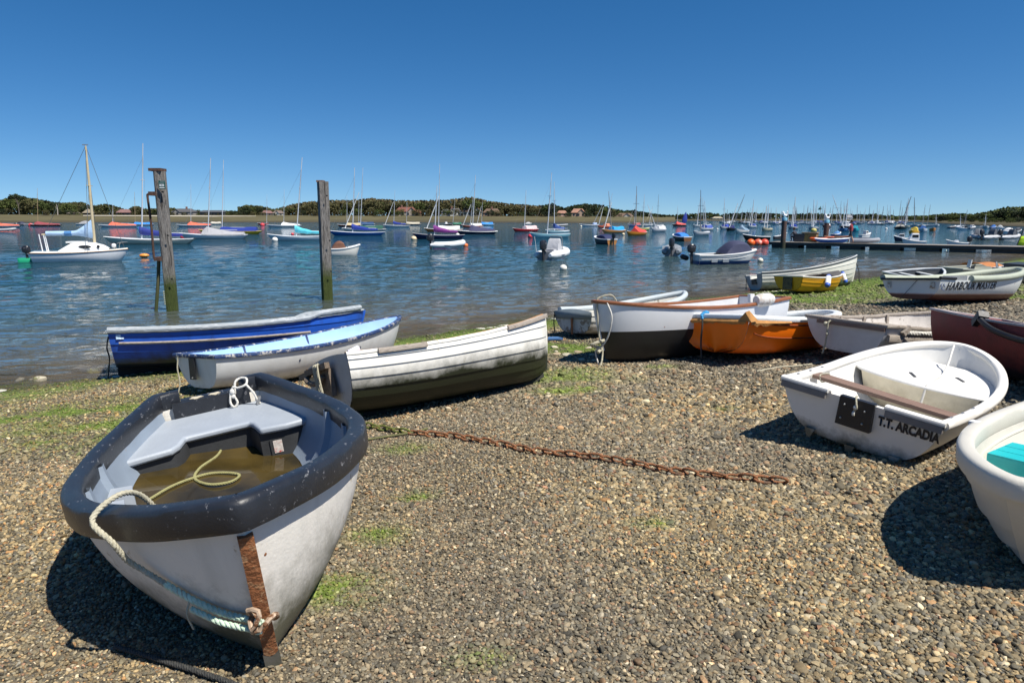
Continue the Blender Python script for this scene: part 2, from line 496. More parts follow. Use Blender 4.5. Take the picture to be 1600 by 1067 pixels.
# ---------------------------------------------------------------- loose shingle: instanced pebbles
_rng = np.random.default_rng(11)
def _band(r0, r1, step, size, amax=44.0):
    x = np.arange(-r1, r1, step); y = np.arange(0.6, r1 + 1, step)
    X, Y = np.meshgrid(x, y); X = X.ravel(); Y = Y.ravel()
    X = X + _rng.uniform(-.55, .55, X.size) * step; Y = Y + _rng.uniform(-.55, .55, Y.size) * step
    r = np.hypot(X, Y); th = np.degrees(np.abs(np.arctan2(X, Y + 0.8)))
    d = (X - SHORE_P[0]) * SHORE_N[0] + (Y - SHORE_P[1]) * SHORE_N[1]
    k = (r >= r0) & (r < r1) & (th < amax) & (d > 0.02)
    n = int(k.sum())
    s = size * np.exp(_rng.normal(0, 0.30, n)); s = np.clip(s, size * .5, size * 2.1)
    big = _rng.random(n) < 0.012; s[big] *= 1.6
    return X[k], Y[k], s
_bx, _by, _bs = [np.concatenate(c) for c in zip(_band(0.8, 4.2, 0.0142, 0.0090), _band(4.2, 7.0, 0.019, 0.0113), _band(7.0, 11.0, 0.030, 0.0155, 43), _band(11.0, 17.0, 0.046, 0.018, 43), _band(17, 30, 0.085, 0.022, 43))]
N_PEB = len(_bx)
_bz = np.empty(N_PEB); _bw = np.empty(N_PEB); _reg = np.empty(N_PEB)
_gx = np.arange(-26, 26.3, 0.12); _gy = np.arange(0, 33, 0.12)
_Z = np.array([[beach_z(x, y) for x in _gx] for y in _gy]); _W = np.array([[weediness(x, y) for x in _gx] for y in _gy]); _Q = np.array([[fbm(x, y, 0.45, 2.2) for x in _gx] for y in _gy])
def _samp(A, x, y):
    i = np.clip((x - _gx[0]) / 0.12, 0, len(_gx) - 1.001); j = np.clip((y - _gy[0]) / 0.12, 0, len(_gy) - 1.001)
    i0 = i.astype(int); j0 = j.astype(int); fx = i - i0; fy = j - j0
    return (A[j0, i0] * (1 - fx) + A[j0, i0 + 1] * fx) * (1 - fy) + (A[j0 + 1, i0] * (1 - fx) + A[j0 + 1, i0 + 1] * fx) * fy
_bz = _samp(_Z, _bx, _by) + _bs * _rng.uniform(-0.15, 0.55, N_PEB)
_bw = _samp(_W, _bx, _by); _reg = _samp(_Q, _bx, _by)
_bs = _bs * np.clip(1.0 + 0.75 * _samp(_Q, _bx * 1.0 + 3.1, _by * 1.0 + 1.7) + 0.05 * (_bx - .3), 0.7, 1.35)
_pal = np.array([(0.235, 0.205, 0.130), (0.40, 0.31, 0.165), (0.40, 0.235, 0.10), (0.125, 0.115, 0.082), (0.54, 0.47, 0.32), (0.185, 0.178, 0.145), (0.31, 0.25, 0.14), (0.32, 0.18, 0.105), (0.27, 0.245, 0.165)])
_pw = np.array([.24, .17, .06, .12, .03, .10, .17, .02, .09])
_greyer = np.clip(0.5 + 1.6 * _reg + 0.12 * (_bx - 0.5), 0, 1)
_idx = _rng.choice(len(_pal), N_PEB, p=_pw)
_col = _pal[_idx] * np.exp(_rng.normal(0, 0.33, (N_PEB, 1)))
_lum = _col.mean(axis=1, keepdims=True)
_col = _col + (_lum * np.array([[0.99, .97, 0.86]]) - _col) * (_greyer[:, None] * 0.55); _col *= (1.08 - 0.25 * _greyer[:, None])
_green = np.array([[0.17, 0.235, 0.045]]) * np.exp(_rng.normal(0, 0.3, (N_PEB, 1)))
_gf = np.clip(_bw * 1.3 * _rng.uniform(0.4, 1.25, N_PEB), 0, 0.95)[:, None]
_col = _col * (1 - _gf) + _green * _gf
_dd = (_bx - SHORE_P[0]) * SHORE_N[0] + (_by - SHORE_P[1]) * SHORE_N[1]
_col *= np.clip(0.55 + 0.45 * (_dd - 0.1) / 0.5, 0.5, 1.0)[:, None]
_col *= 0.71 * np.array([[1.05, 0.985, 0.92]])
_keep = _rng.random(N_PEB) > _bw * np.where(np.hypot(_bx, _by) > 9, 0.8, 0.25)
_bx, _by, _bz, _bs, _col = _bx[_keep], _by[_keep], _bz[_keep], _bs[_keep], _col[_keep]; N_PEB = len(_bx)

def pebble_material():
    m = bpy.data.materials.new('pebble_stone'); m.use_nodes = True; nt = m.node_tree; L = nt.links.new
    b = nt.nodes['Principled BSDF']; b.inputs['Roughness'].default_value = 0.72; b.inputs['Specular IOR Level'].default_value = 0.35
    a = _n(nt, 'ShaderNodeAttribute', attribute_name='stone_colour', attribute_type='INSTANCER')
    tc = _n(nt, 'ShaderNodeTexCoord'); no = _n(nt, 'ShaderNodeTexNoise'); no.inputs['Scale'].default_value = 2.2; no.inputs['Detail'].default_value = 5; L(tc.outputs['Object'], no.inputs['Vector'])
    mr = _n(nt, 'ShaderNodeMapRange'); mr.inputs['From Min'].default_value = .3; mr.inputs['From Max'].default_value = .7; mr.inputs['To Min'].default_value = 0.8; mr.inputs['To Max'].default_value = 1.2; L(no.outputs['Fac'], mr.inputs['Value'])
    hs = _n(nt, 'ShaderNodeHueSaturation'); L(mr.outputs[0], hs.inputs['Value']); L(a.outputs['Color'], hs.inputs['Color']); L(hs.outputs[0], b.inputs['Base Color'])
    return m

def gravel_object():
    me = bpy.data.meshes.new('shingle'); me.from_pydata([tuple(p) for p in np.stack([_bx, _by, _bz], 1).tolist()], [], [])
    a = me.attributes.new('stone_colour', 'FLOAT_COLOR', 'POINT'); a.data.foreach_set('color', np.concatenate([_col, np.ones((N_PEB, 1))], 1).astype(np.float32).ravel())
    sc = np.stack([_bs * _rng.uniform(0.8, 1.45, N_PEB), _bs * _rng.uniform(.75, 1.1, N_PEB), _bs * _rng.uniform(0.42, 0.8, N_PEB)], 1)
    a = me.attributes.new('stone_scale', 'FLOAT_VECTOR', 'POINT'); a.data.foreach_set('vector', sc.astype(np.float32).ravel())
    ro = np.stack([_rng.normal(0, 0.38, N_PEB), _rng.normal(0, 0.38, N_PEB), _rng.uniform(0, 6.283, N_PEB)], 1)
    a = me.attributes.new('stone_turn', 'FLOAT_VECTOR', 'POINT'); a.data.foreach_set('vector', ro.astype(np.float32).ravel())
    o = bpy.data.objects.new('shingle', me); COL.objects.link(o)
    mat = pebble_material(); me.materials.append(mat)
    g = bpy.data.node_groups.new('scatter_shingle', 'GeometryNodeTree')
    g.interface.new_socket('Geometry', in_out='INPUT', socket_type='NodeSocketGeometry'); g.interface.new_socket('Geometry', in_out='OUTPUT', socket_type='NodeSocketGeometry')
    L = g.links.new; gi = g.nodes.new('NodeGroupInput'); go = g.nodes.new('NodeGroupOutput')
    jn = g.nodes.new('GeometryNodeGeometryToInstance')
    for k in range(6):
        ic = g.nodes.new('GeometryNodeMeshIcoSphere'); ic.inputs['Radius'].default_value = 1.0; ic.inputs['Subdivisions'].default_value = 2 if k < 4 else 1 + (k % 2)
        sp = g.nodes.new('GeometryNodeSetPosition'); nz = g.nodes.new('ShaderNodeTexNoise'); nz.noise_dimensions = '4D'; nz.inputs['W'].default_value = k * 3.7; nz.inputs['Scale'].default_value = 0.75; nz.inputs['Detail'].default_value = 1.0
        sb = g.nodes.new('ShaderNodeVectorMath'); sb.operation = 'SUBTRACT'; sb.inputs[1].default_value = (0.5, 0.5, 0.5); L(nz.outputs['Color'], sb.inputs[0])
        ml = g.nodes.new('ShaderNodeVectorMath'); ml.operation = 'SCALE'; ml.inputs['Scale'].default_value = 1.5; L(sb.outputs[0], ml.inputs[0])
        L(ic.outputs['Mesh'], sp.inputs['Geometry']); L(ml.outputs[0], sp.inputs['Offset'])
        ss = g.nodes.new('GeometryNodeSetShadeSmooth'); L(sp.outputs[0], ss.inputs[0]); ss.inputs['Shade Smooth'].default_value = k in (0, 1, 3)
        sm = g.nodes.new('GeometryNodeSetMaterial'); sm.inputs['Material'].default_value = mat; L(ss.outputs[0], sm.inputs[0]); L(sm.outputs[0], jn.inputs[0])
    ip = g.nodes.new('GeometryNodeInstanceOnPoints'); ip.inputs['Pick Instance'].default_value = True
    rv = g.nodes.new('FunctionNodeRandomValue'); rv.data_type = 'INT'; rv.inputs[4].default_value = 0; rv.inputs[5].default_value = 5; L(rv.outputs[2], ip.inputs['Instance Index'])
    for nm, sock in (('stone_scale', 'Scale'), ('stone_turn', 'Rotation')):
        na = g.nodes.new('GeometryNodeInputNamedAttribute'); na.data_type = 'FLOAT_VECTOR'; na.inputs['Name'].default_value = nm; L(na.outputs[0], ip.inputs[sock])
    L(gi.outputs[0], ip.inputs['Points']); L(jn.outputs[0], ip.inputs['Instance']); L(ip.outputs[0], go.inputs[0])
    md = o.modifiers.new('scatter', 'NODES'); md.node_group = g
    return tag(o, 'loose brown and grey shingle covering the beach', 'shingle', kind='stuff')
gravel_object()

# ---------------------------------------------------------------- green weed lying on the shingle
def weed_object():
    rng = np.random.default_rng(5); V = []; F = []
    x = rng.uniform(-13, 20, 500000); y = rng.uniform(2, 29, 500000)
    w = _samp(_W, x, y); th = np.abs(np.arctan2(x, y + .8)); r = np.hypot(x, y)
    k = (w > 0.5) & (th < 0.77) & (rng.random(x.size) < (w - 0.44) * np.clip(6 / r, .2, 1.0) * 2.2); x = x[k]; y = y[k]; z = _samp(_Z, x, y); r = r[k]
    for a, b, c, q in zip(x, y, z, r):
        s = 0.008 + 0.0011 * q; t = rng.uniform(0, 6.28); l = s * rng.uniform(.8, 2.2); h = rng.uniform(0.1, .8) * s; ww = s * .20
        dx, dy = math.cos(t), math.sin(t); n = len(V); c += 0.008
        V += [(a - dy * ww, b + dx * ww, c), (a + dy * ww, b - dx * ww, c), (a + dx * l * .5 + dy * ww, b + dy * l * .5 - dx * ww, c + h), (a + dx * l * .5 - dy * ww, b + dy * l * .5 + dx * ww, c + h), (a + dx * l, b + dy * l, c + h * .35)]
        F += [(n, n + 1, n + 2, n + 3), (n + 3, n + 2, n + 4)]
    me = bpy.data.meshes.new('seaweed'); me.from_pydata(V, [], F)
    m = bpy.data.materials.new('green_weed'); m.use_nodes = True; nt = m.node_tree; b = nt.nodes['Principled BSDF']; b.inputs['Roughness'].default_value = .6
    ge = _n(nt, 'ShaderNodeNewGeometry'); rp = _n(nt, 'ShaderNodeValToRGB'); nt.links.new(ge.outputs['Random Per Island'], rp.inputs[0]); nt.links.new(rp.outputs[0], b.inputs['Base Color'])
    e = rp.color_ramp.elements; e[0].color = (0.03, 0.06, 0.008, 1); e[1].color = (0.17, 0.26, 0.028, 1); q = e.new(.55); q.color = (0.10, 0.17, 0.02, 1)
    print('weed blades', len(F))
    tag(link_mesh('seaweed', me, m, None, False), 'bright green weed spread over the beach by the waterline', 'seaweed', kind='stuff')
weed_object()

# ---------------------------------------------------------------- water
def water_material():
    m = bpy.data.materials.new('harbour_water'); m.use_nodes = True; nt = m.node_tree; L = nt.links.new
    b = nt.nodes['Principled BSDF']; b.inputs['IOR'].default_value = 1.333; b.inputs['Roughness'].default_value = 0.05; b.inputs['Specular IOR Level'].default_value = 0.40
    tc = _n(nt, 'ShaderNodeTexCoord'); ai = _n(nt, 'ShaderNodeAttribute', attribute_name='inland')
    no = _n(nt, 'ShaderNodeTexNoise'); no.inputs['Scale'].default_value = 0.12; no.inputs['Detail'].default_value = 5; L(tc.outputs['Object'], no.inputs['Vector'])
    ad = _n(nt, 'ShaderNodeMath', operation='MULTIPLY_ADD'); ad.inputs[1].default_value = 6.0; L(no.outputs['Fac'], ad.inputs[0]); L(ai.outputs['Fac'], ad.inputs[2])
    rp = _n(nt, 'ShaderNodeValToRGB'); mr = _n(nt, 'ShaderNodeMapRange'); mr.inputs['From Min'].default_value = 3.0; mr.inputs['From Max'].default_value = -37.0; L(ad.outputs[0], mr.inputs['Value']); L(mr.outputs[0], rp.inputs[0])
    e = rp.color_ramp.elements; e[0].color = (0.16, 0.125, 0.075, 1); e[1].color = (0.007, 0.036, 0.050, 1)
    for p, c in ((0.07, (0.085, 0.078, 0.055, 1)), (0.22, (0.040, 0.062, 0.058, 1)), (0.5, (0.014, 0.045, 0.054, 1))):
        q = e.new(p); q.color = c
    L(rp.outputs[0], b.inputs['Base Color'])
    al = _n(nt, 'ShaderNodeMapRange'); al.inputs['From Min'].default_value = -0.02; al.inputs['From Max'].default_value = -2.2; al.inputs['To Min'].default_value = 0.30; al.inputs['To Max'].default_value = 1.0; L(ai.outputs['Fac'], al.inputs['Value'])
    L(al.outputs[0], b.inputs['Alpha'])
    prev = None
    for sc, rot, dist, st, det in ((0.45, 0.5, 0.60, 0.6, 2), (1.5, 0.3, 0.42, 1.0, 3), (4.2, 0.7, 0.15, 1.0, 4)):
        mp = _n(nt, 'ShaderNodeMapping'); mp.inputs['Rotation'].default_value = (0, 0, rot); mp.inputs['Scale'].default_value = (0.55, 1.25, 1)
        L(tc.outputs['Object'], mp.inputs['Vector'])
        nz = _n(nt, 'ShaderNodeTexNoise'); nz.inputs['Scale'].default_value = sc; nz.inputs['Detail'].default_value = det; nz.inputs['Roughness'].default_value = .55; nz.inputs['Distortion'].default_value = 0.4; L(mp.outputs[0], nz.inputs['Vector'])
        bp = _n(nt, 'ShaderNodeBump'); bp.inputs['Strength'].default_value = st; bp.inputs['Distance'].default_value = dist; L(nz.outputs['Fac'], bp.inputs['Height'])
        if prev is not None: L(prev.outputs[0], bp.inputs['Normal'])
        prev = bp
    L(prev.outputs[0], b.inputs['Normal'])
    return m
def water_object():
    rs = [6.0]
    while rs[-1] < 5500: rs.append(rs[-1] * 1.012 + 0.02)
    th = np.radians(np.linspace(-62, 62, 340)); rows = []
    for r in rs:
        row = []
        for t in th:
            x, y = r * math.sin(t), r * math.cos(t); z = WATER_Z
            if r < 90:
                f = sstep(90, 40, r) * sstep(0.3, -4.0, inland(x, y)) + 0.12 * sstep(90, 40, r)
                u = 0.78 * x + 0.62 * y; v = -0.62 * x + 0.78 * y
                z += f * (0.030 * mnoise.noise(Vector((u * .35, v * 1.1, 0.3))) + 0.022 * mnoise.noise(Vector((u * .9, v * 2.3, 4.1))) + 0.010 * mnoise.noise(Vector((u * 2.5, v * 5.0, 9.7))))
            row.append((x, y, z))
        rows.append(row)
    mb = MB(); mb.grid(rows)
    me = bpy.data.meshes.new('water'); me.from_pydata(mb.v, [], mb.f)
    a = me.attributes.new('inland', 'FLOAT', 'POINT'); a.data.foreach_set('value', [inland(v[0], v[1]) + 0.5 * mnoise.noise(Vector((v[0] * .4, v[1] * .4, 0))) for v in mb.v])
    tag(link_mesh('water', me, water_material(), None, True, 180), kind='structure')
water_object()
# ---------------------------------------------------------------- far shores, woods and houses
def lerp_table(tab, x):
    if x <= tab[0][0]: return tab[0][1]
    for (a, b), (c, d) in zip(tab, tab[1:]):
        if x <= c: return b + (d - b) * (x - a) / (c - a)
    return tab[-1][1]
WATERLINE = [(-500, 349), (0, 348), (200, 347.6), (500, 347.6), (800, 348), (900, 348.6), (1000, 348.2), (1045, 347)]
MARSH_TOP = [(-500, 335.5), (0, 335.5), (180, 336), (400, 336.5), (550, 337.5), (800, 338), (1000, 339), (1045, 340)]
WATER_MID = [(1030, 345.2), (1400, 345.2), (1440, 345.6)]
MID_TOP = [(1030, 342.6), (1440, 342.6)]
WATER_RIGHT = [(1395, 346.2), (1440, 347.2), (1480, 350), (1560, 353.5), (1600, 354.5), (2000, 360)]
RIGHT_TOP = [(1395, 344.5), (1440, 345.5), (1480, 347), (1560, 348.5), (1600, 349), (2000, 350)]

def shore_depth(tab, px): return on_water(px, lerp_table(tab, px))[1]
def shore_z(px, depth, top): return at_depth(px, top, depth)[2]

m_marsh = pm('saltmarsh_grass', (.105, .093, .050), .95, var=.30, vscale=.06, stretch=(.5, 2.2, 1), bump=.5, bscale=1.2, bdist=.3, wear=((.075, .066, .040), .60, .035), spec=.1, grime=((.062, .054, .038), -.4, .5, .05, .9))
m_mud = pm('shore_mud', (.12, .105, .07), .8, var=.2, vscale=.1)
m_sand = pm('pale_shore_sand', (.46, .42, .34), .9, var=.2, vscale=.15)
def shore(name, wl, top, a, b, step, back):
    xs = np.arange(a, b + step, step); rows = [[], [], [], [], [], [], [], []]
    for px in xs:
        D = shore_depth(wl, px); z1 = shore_z(px, D * 1.14, lerp_table(top, px))
        for k, (f, z) in enumerate(((1.0, WATER_Z - .4), (1.001, WATER_Z + .05), (1.015, WATER_Z + .25), (1.03, WATER_Z + .5), (1.07, WATER_Z + .5 + (z1 - WATER_Z - .5) * .35), (1.14, z1), (1.30, z1 + .5), (back, z1 + 1.0))):
            d = D * f; r = view_ray(px, 341); kx = r[0] / r[1] * d
            rows[k].append((kx, d, z + (.12 * mnoise.noise(Vector((kx * .05, d * .03, 0))) if k > 2 else 0)))
    mb = MB(); mb.grid(rows); return tag(mb.build(name, m_marsh, None, angle=180), kind='structure')
shore('marsh', WATERLINE, MARSH_TOP, -700, 1045, 15, 3.0)
shore('far_shore', WATER_MID, MID_TOP, 1000, 1450, 15, 2.0)
shore('right_shore', WATER_RIGHT, RIGHT_TOP, 1395, 2300, 15, 3.0)
def strip(name, a, b, y0, y1, mat, f):
    """low bank of mud or sand lying on the marsh"""
    mb = MB(); rows = [[], [], []]
    for px in np.arange(a, b + 1, 6):
        D = shore_depth(WATERLINE, px); w = .3 + .7 * abs(mnoise.noise(Vector((px * .05, 0, 3)))); d = D * f
        z0 = shore_z(px, d, lerp_table(y0, px)); r = view_ray(px, 341); z1 = shore_z(px, d * 1.02, lerp_table(y1, px))
        rows[0].append((r[0] / r[1] * d, d, z0)); rows[1].append((r[0] / r[1] * d * 1.01, d * 1.01, z0 * .3 + z1 * .7)); rows[2].append((r[0] / r[1] * d * 1.03, d * 1.03, z1 - .2))
    mb.grid(rows); tag(mb.build(name, mat, None, angle=180), kind='structure')
strip('beach', 130, 405, [(130, 337.3), (405, 338.8)], [(130, 336.0), (405, 337.0)], m_sand, 1.115)

# ---- trees
def leaf_material(name, dark, light):
    m = bpy.data.materials.new(name); m.use_nodes = True; nt = m.node_tree; L = nt.links.new; b = nt.nodes['Principled BSDF']; b.inputs['Roughness'].default_value = .8; b.inputs['Specular IOR Level'].default_value = .15
    g = _n(nt, 'ShaderNodeNewGeometry'); oi = _n(nt, 'ShaderNodeObjectInfo'); tc = _n(nt, 'ShaderNodeTexCoord')
    no = _n(nt, 'ShaderNodeTexNoise'); no.inputs['Scale'].default_value = 4.0; no.inputs['Detail'].default_value = 3; L(tc.outputs['Object'], no.inputs[0])
    a = _n(nt, 'ShaderNodeMath', operation='MULTIPLY_ADD'); a.inputs[1].default_value = .5; L(g.outputs['Random Per Island'], a.inputs[0]); L(no.outputs['Fac'], a.inputs[2])
    s = _n(nt, 'ShaderNodeMath', operation='MULTIPLY_ADD'); s.inputs[1].default_value = .35; L(oi.outputs['Random'], s.inputs[0]); L(a.outputs[0], s.inputs[2])
    r = _n(nt, 'ShaderNodeMapRange'); r.inputs['From Min'].default_value = .4; r.inputs['From Max'].default_value = 1.25; L(s.outputs[0], r.inputs['Value'])
    mx = _n(nt, 'ShaderNodeMix', data_type='RGBA'); L(r.outputs[0], mx.inputs[0]); mx.inputs[6].default_value = (*dark, 1); mx.inputs[7].default_value = (*light, 1); L(mx.outputs[2], b.inputs['Base Color'])
    return m
LEAF = {'brown': leaf_material('budding_leaf', (.048, .046, .021), (.105, .098, .042)), 'green': leaf_material('green_leaf', (.034, .050, .016), (.09, .11, .032)),
        'dark': leaf_material('evergreen_leaf', (.014, .023, .013), (.045, .058, .026)), 'light': leaf_material('fresh_leaf', (.055, .075, .018), (.14, .15, .04))}
m_bark = pm('bark', (.10, .085, .065), .9, var=.3)
def crown_mesh(kind, seed):
    rg = np.random.default_rng(seed); V = []; F = []
    n = {'round': 950, 'spread': 900, 'bush': 600, 'pine': 700, 'umbrella': 520, 'cone': 480}[kind]
    lobes = []
    if kind in ('round', 'spread', 'bush'):
        for k in range(17):
            a = rg.uniform(0, 6.28); e = rg.uniform(-1.25, 1.0); r = {'round': .30, 'spread': .36, 'bush': .34}[kind] * rg.uniform(.5, 1.0)
            zc = {'round': .56, 'spread': .58, 'bush': .45}[kind]; lobes.append((r * math.cos(a), r * math.sin(a), zc + .25 * e * (.8 if kind != 'bush' else 1.1), rg.uniform(.14, .24)))
    elif kind == 'umbrella':
        for k in range(9):
            a = rg.uniform(0, 6.28); r = rg.uniform(.1, .45); lobes.append((r * math.cos(a), r * math.sin(a) * .8, .86 + rg.uniform(-.08, .06), rg.uniform(.10, .16)))
    elif kind == 'pine':
        for k in range(12):
            z = rg.uniform(.35, .93); r = rg.uniform(.05, .34) * (1.15 - abs(z - .6)); a = rg.uniform(0, 6.28); lobes.append((r * math.cos(a), r * math.sin(a), z, rg.uniform(.10, .19)))
    else:
        for k in range(12): z = .1 + .85 * k / 11; lobes.append((0, 0, z, .24 * (1.02 - z) + .02))
    w = np.array([l[3] ** 2 for l in lobes]); w /= w.sum()
    for i in range(n):
        cx, cy, cz, r = lobes[rg.choice(len(lobes), p=w)]
        d = rg.normal(size=3); d /= np.linalg.norm(d); rr = r * rg.uniform(.55, 1.08)
        p = np.array((cx, cy, cz)) + d * rr * np.array((1, 1, .8)); s = rg.uniform(.024, .052)
        nn = d + rg.normal(size=3) * .6; nn /= np.linalg.norm(nn); t = np.cross(nn, rg.normal(size=3)); t /= np.linalg.norm(t); u = np.cross(nn, t); k = len(V)
        V += [tuple(p + t * s), tuple(p + u * s * .8), tuple(p - t * s * .9), tuple(p - u * s * .8 + nn * s * .2)]; F.append((k, k + 1, k + 2, k + 3))
    me = bpy.data.meshes.new('crown'); me.from_pydata(V, [], F); return me
def trunk_mesh(kind):
    mb = MB(); top = {'round': .5, 'spread': .55, 'bush': .35, 'pine': .85, 'umbrella': .82, 'cone': .9}[kind]
    mb.tube([(0, 0, -.06), (.01, 0, top * .4), (-.01, .01, top)], [.035, .026, .012], 6)
    for a in (0.4, 2.4, 4.4): mb.tube([(0, 0, top * .5), (.12 * math.cos(a), .12 * math.sin(a), top * .85), (.22 * math.cos(a), .22 * math.sin(a), top * 1.12)], [.016, .011, .005], 5)
    me = mb.mesh('trunk'); me.materials.append(m_bark); return me
CROWN = {k: [crown_mesh(k, s) for s in (1, 2, 3)] for k in ('round', 'spread', 'bush', 'pine', 'umbrella', 'cone')}
for _k in CROWN:
    for _m in CROWN[_k]: _m.materials.append(LEAF['green'])
TRUNK = {k: trunk_mesh(k) for k in CROWN}
_trg = random.Random(21)
def tree(px, base_y, top_y, depth, kind, col, label, group, wide=1.0):
    x, y, z = at_depth(px, base_y, depth); hgt = max(2.0, at_depth(px, top_y, depth)[2] - z)
    e = empty('tree', label, 'tree', group, Matrix.Translation((x, y, z - .1)) @ Matrix.Rotation(_trg.uniform(0, 6.28), 4, 'Z') @ Matrix.Diagonal((hgt * wide, hgt * wide, hgt, 1)))
    for nm, me in (('trunk', TRUNK[kind]), ('crown', _trg.choice(CROWN[kind]))):
        o = bpy.data.objects.new(nm, me); COL.objects.link(o); o.parent = e
        if nm == 'crown':
            o.material_slots[0].link = 'OBJECT'; o.material_slots[0].material = LEAF[col]
SKY = [(-60, 314), (0, 312), (28, 305), (45, 309), (62, 311), (85, 316), (105, 316), (125, 315), (140, 321), (165, 318), (185, 324), (200, 328), (212, 321), (225, 326), (285, 324), (310, 326), (335, 327), (365, 326), (385, 320), (405, 321), (430, 327), (460, 318), (480, 315), (500, 313), (550, 312), (580, 309), (600, 311), (645, 313), (690, 312), (712, 310), (735, 307), (760, 313), (790, 317), (840, 321), (862, 318), (880, 325), (900, 320), (915, 318), (935, 319), (950, 324), (975, 329), (990, 328), (1010, 332), (1040, 336)]
SKY_MID = [(1035, 336), (1060, 334.5), (1090, 333), (1103, 331.5), (1125, 334), (1170, 331.5), (1200, 333), (1240, 334.5), (1262, 333), (1310, 334), (1350, 335), (1365, 333.5), (1400, 337), (1440, 337)]
SKY_RIGHT = [(1395, 338), (1420, 337.5), (1450, 336.5), (1475, 333.5), (1495, 333), (1520, 334), (1540, 331), (1555, 327), (1575, 323), (1600, 322), (1640, 321), (1760, 324), (2000, 326)]
LEAFWORD = {'brown': 'brownish', 'green': 'green', 'dark': 'dark', 'light': 'pale green'}
def where(px):
    return 'left of the cabin yacht' if px < 110 else 'between yacht mast and leaning post' if px < 260 else 'between the two timber posts' if px < 495 else 'below the red roofed house' if px < 690 else 'by the cream house' if px < 800 else 'left of the dark pines' if px < 900 else 'by the boathouse'
def section_of(px):
    if px < 150: return 'tree in the wood on the far left shore', 'wood on the far left shore'
    if px < 450: return 'garden tree among the low houses on the far shore', 'trees among the low houses'
    if px < 850: return 'tree in the brown wood behind the red roofed houses', 'brown wood on the far shore'
    return 'tree in the wood running down to the far right channel', 'dark wood right of the red roofed houses'
def plant_row(a, b, step, sky, wl, top, f, kindf, labf, drop=0.0, base_add=.6):
    px = a
    while px < b:
        j = px + _trg.uniform(-step * .3, step * .3); D = shore_depth(wl, j) * f * _trg.uniform(.985, 1.03)
        ty = lerp_table(sky, j) + drop + _trg.uniform(-.6, 1.6); by = lerp_table(top, j) + base_add
        if by - ty > 2.0:
            k, c = kindf(j); l, g = labf(j); l = LEAFWORD[c] + ' ' + l
            tree(j, by, ty, D, k, c, l, g, _trg.uniform(1.0, 1.45) * (1.2 if by - ty < 14 else 1.0))
        px += step * _trg.uniform(.85, 1.15)
def kinds_left(px):
    r = _trg.random()
    if px < 150: return ('spread' if r < .5 else 'round'), ('green' if r < .55 else ('brown' if r < .8 else 'dark'))
    if px < 450: return ('round' if r < .5 else 'bush'), ('green' if r < .4 else ('brown' if r < .7 else 'dark'))
    if px < 850: return ('round' if r < .6 else 'spread'), ('brown' if r < .70 else ('green' if r < .88 else 'light'))
    return ('pine' if r < .45 else 'round'), ('dark' if r < .62 else ('green' if r < .85 else 'brown'))
plant_row(-55, 1040, 12.5, SKY, WATERLINE, MARSH_TOP, 1.20, kinds_left, section_of)
plant_row(-50, 1035, 17, [(x, y + (338 - y) * .45) for x, y in SKY], WATERLINE, MARSH_TOP, 1.15, lambda p: ('bush', _trg.choice(['green', 'brown', 'dark', 'brown'])), lambda p: ('low bush at the foot of the far wood, ' + where(p), 'bushes at the foot of the far wood'))
plant_row(1036, 1440, 10, SKY_MID, WATER_MID, MID_TOP, 1.12, lambda p: (_trg.choice(['round', 'bush', 'pine']), _trg.choice(['dark', 'dark', 'green', 'brown'])), lambda p: ('small tree on the distant skyline ' + ('left of the orange floats' if p < 1165 else 'near the first pontoon pile' if p < 1255 else 'near the second pontoon pile' if p < 1330 else 'behind the black and cream yacht'), 'distant trees behind the moored yachts'))
plant_row(1398, 1640, 11, SKY_RIGHT, WATER_RIGHT, RIGHT_TOP, 1.25, lambda p: (_trg.choice(['round', 'round', 'spread']), _trg.choice(['green', 'green', 'dark'])), lambda p: ('tree in the wood on the right hand shore', 'wood on the right hand shore'))
plant_row(1410, 1640, 14, [(x, y + (349 - y) * .5) for x, y in SKY_RIGHT], WATER_RIGHT, RIGHT_TOP, 1.17, lambda p: ('bush', _trg.choice(['green', 'dark'])), lambda p: ('low bush below the wood on the right hand shore', 'bushes on the right hand shore'))
for px, ty, k, c, lab in ((30, 303, 'umbrella', 'dark', 'flat topped pine standing above the far left wood'), (86, 316, 'umbrella', 'dark', 'thin flat topped pine at the right end of the left wood'), (386, 320, 'round', 'dark', 'round dark tree between the low houses, left of the pair'), (407, 321, 'round', 'dark', 'round dark tree between the low houses, right of the pair'),
                          (736, 306, 'round', 'green', 'tall tree standing above the wood over the cream house'), (862, 317, 'pine', 'dark', 'big dark round tree right of the brown wood'), (915, 318, 'pine', 'dark', 'highest dark pine in the group above the pink house'), (1243, 329, 'cone', 'dark', 'pointed conifer on the skyline beyond the first pontoon pile'), (212, 320, 'round', 'brown', 'brown tree beside the leaning left post')):
    wl, top, f = (WATER_MID, MID_TOP, 1.1) if px > 1040 else (WATERLINE, MARSH_TOP, 1.17)
    tree(px, lerp_table(top, px) + .5, ty, shore_depth(wl, px) * f, k, c, lab, 'single trees on the far shore', 1.0 if k != 'umbrella' else .9)
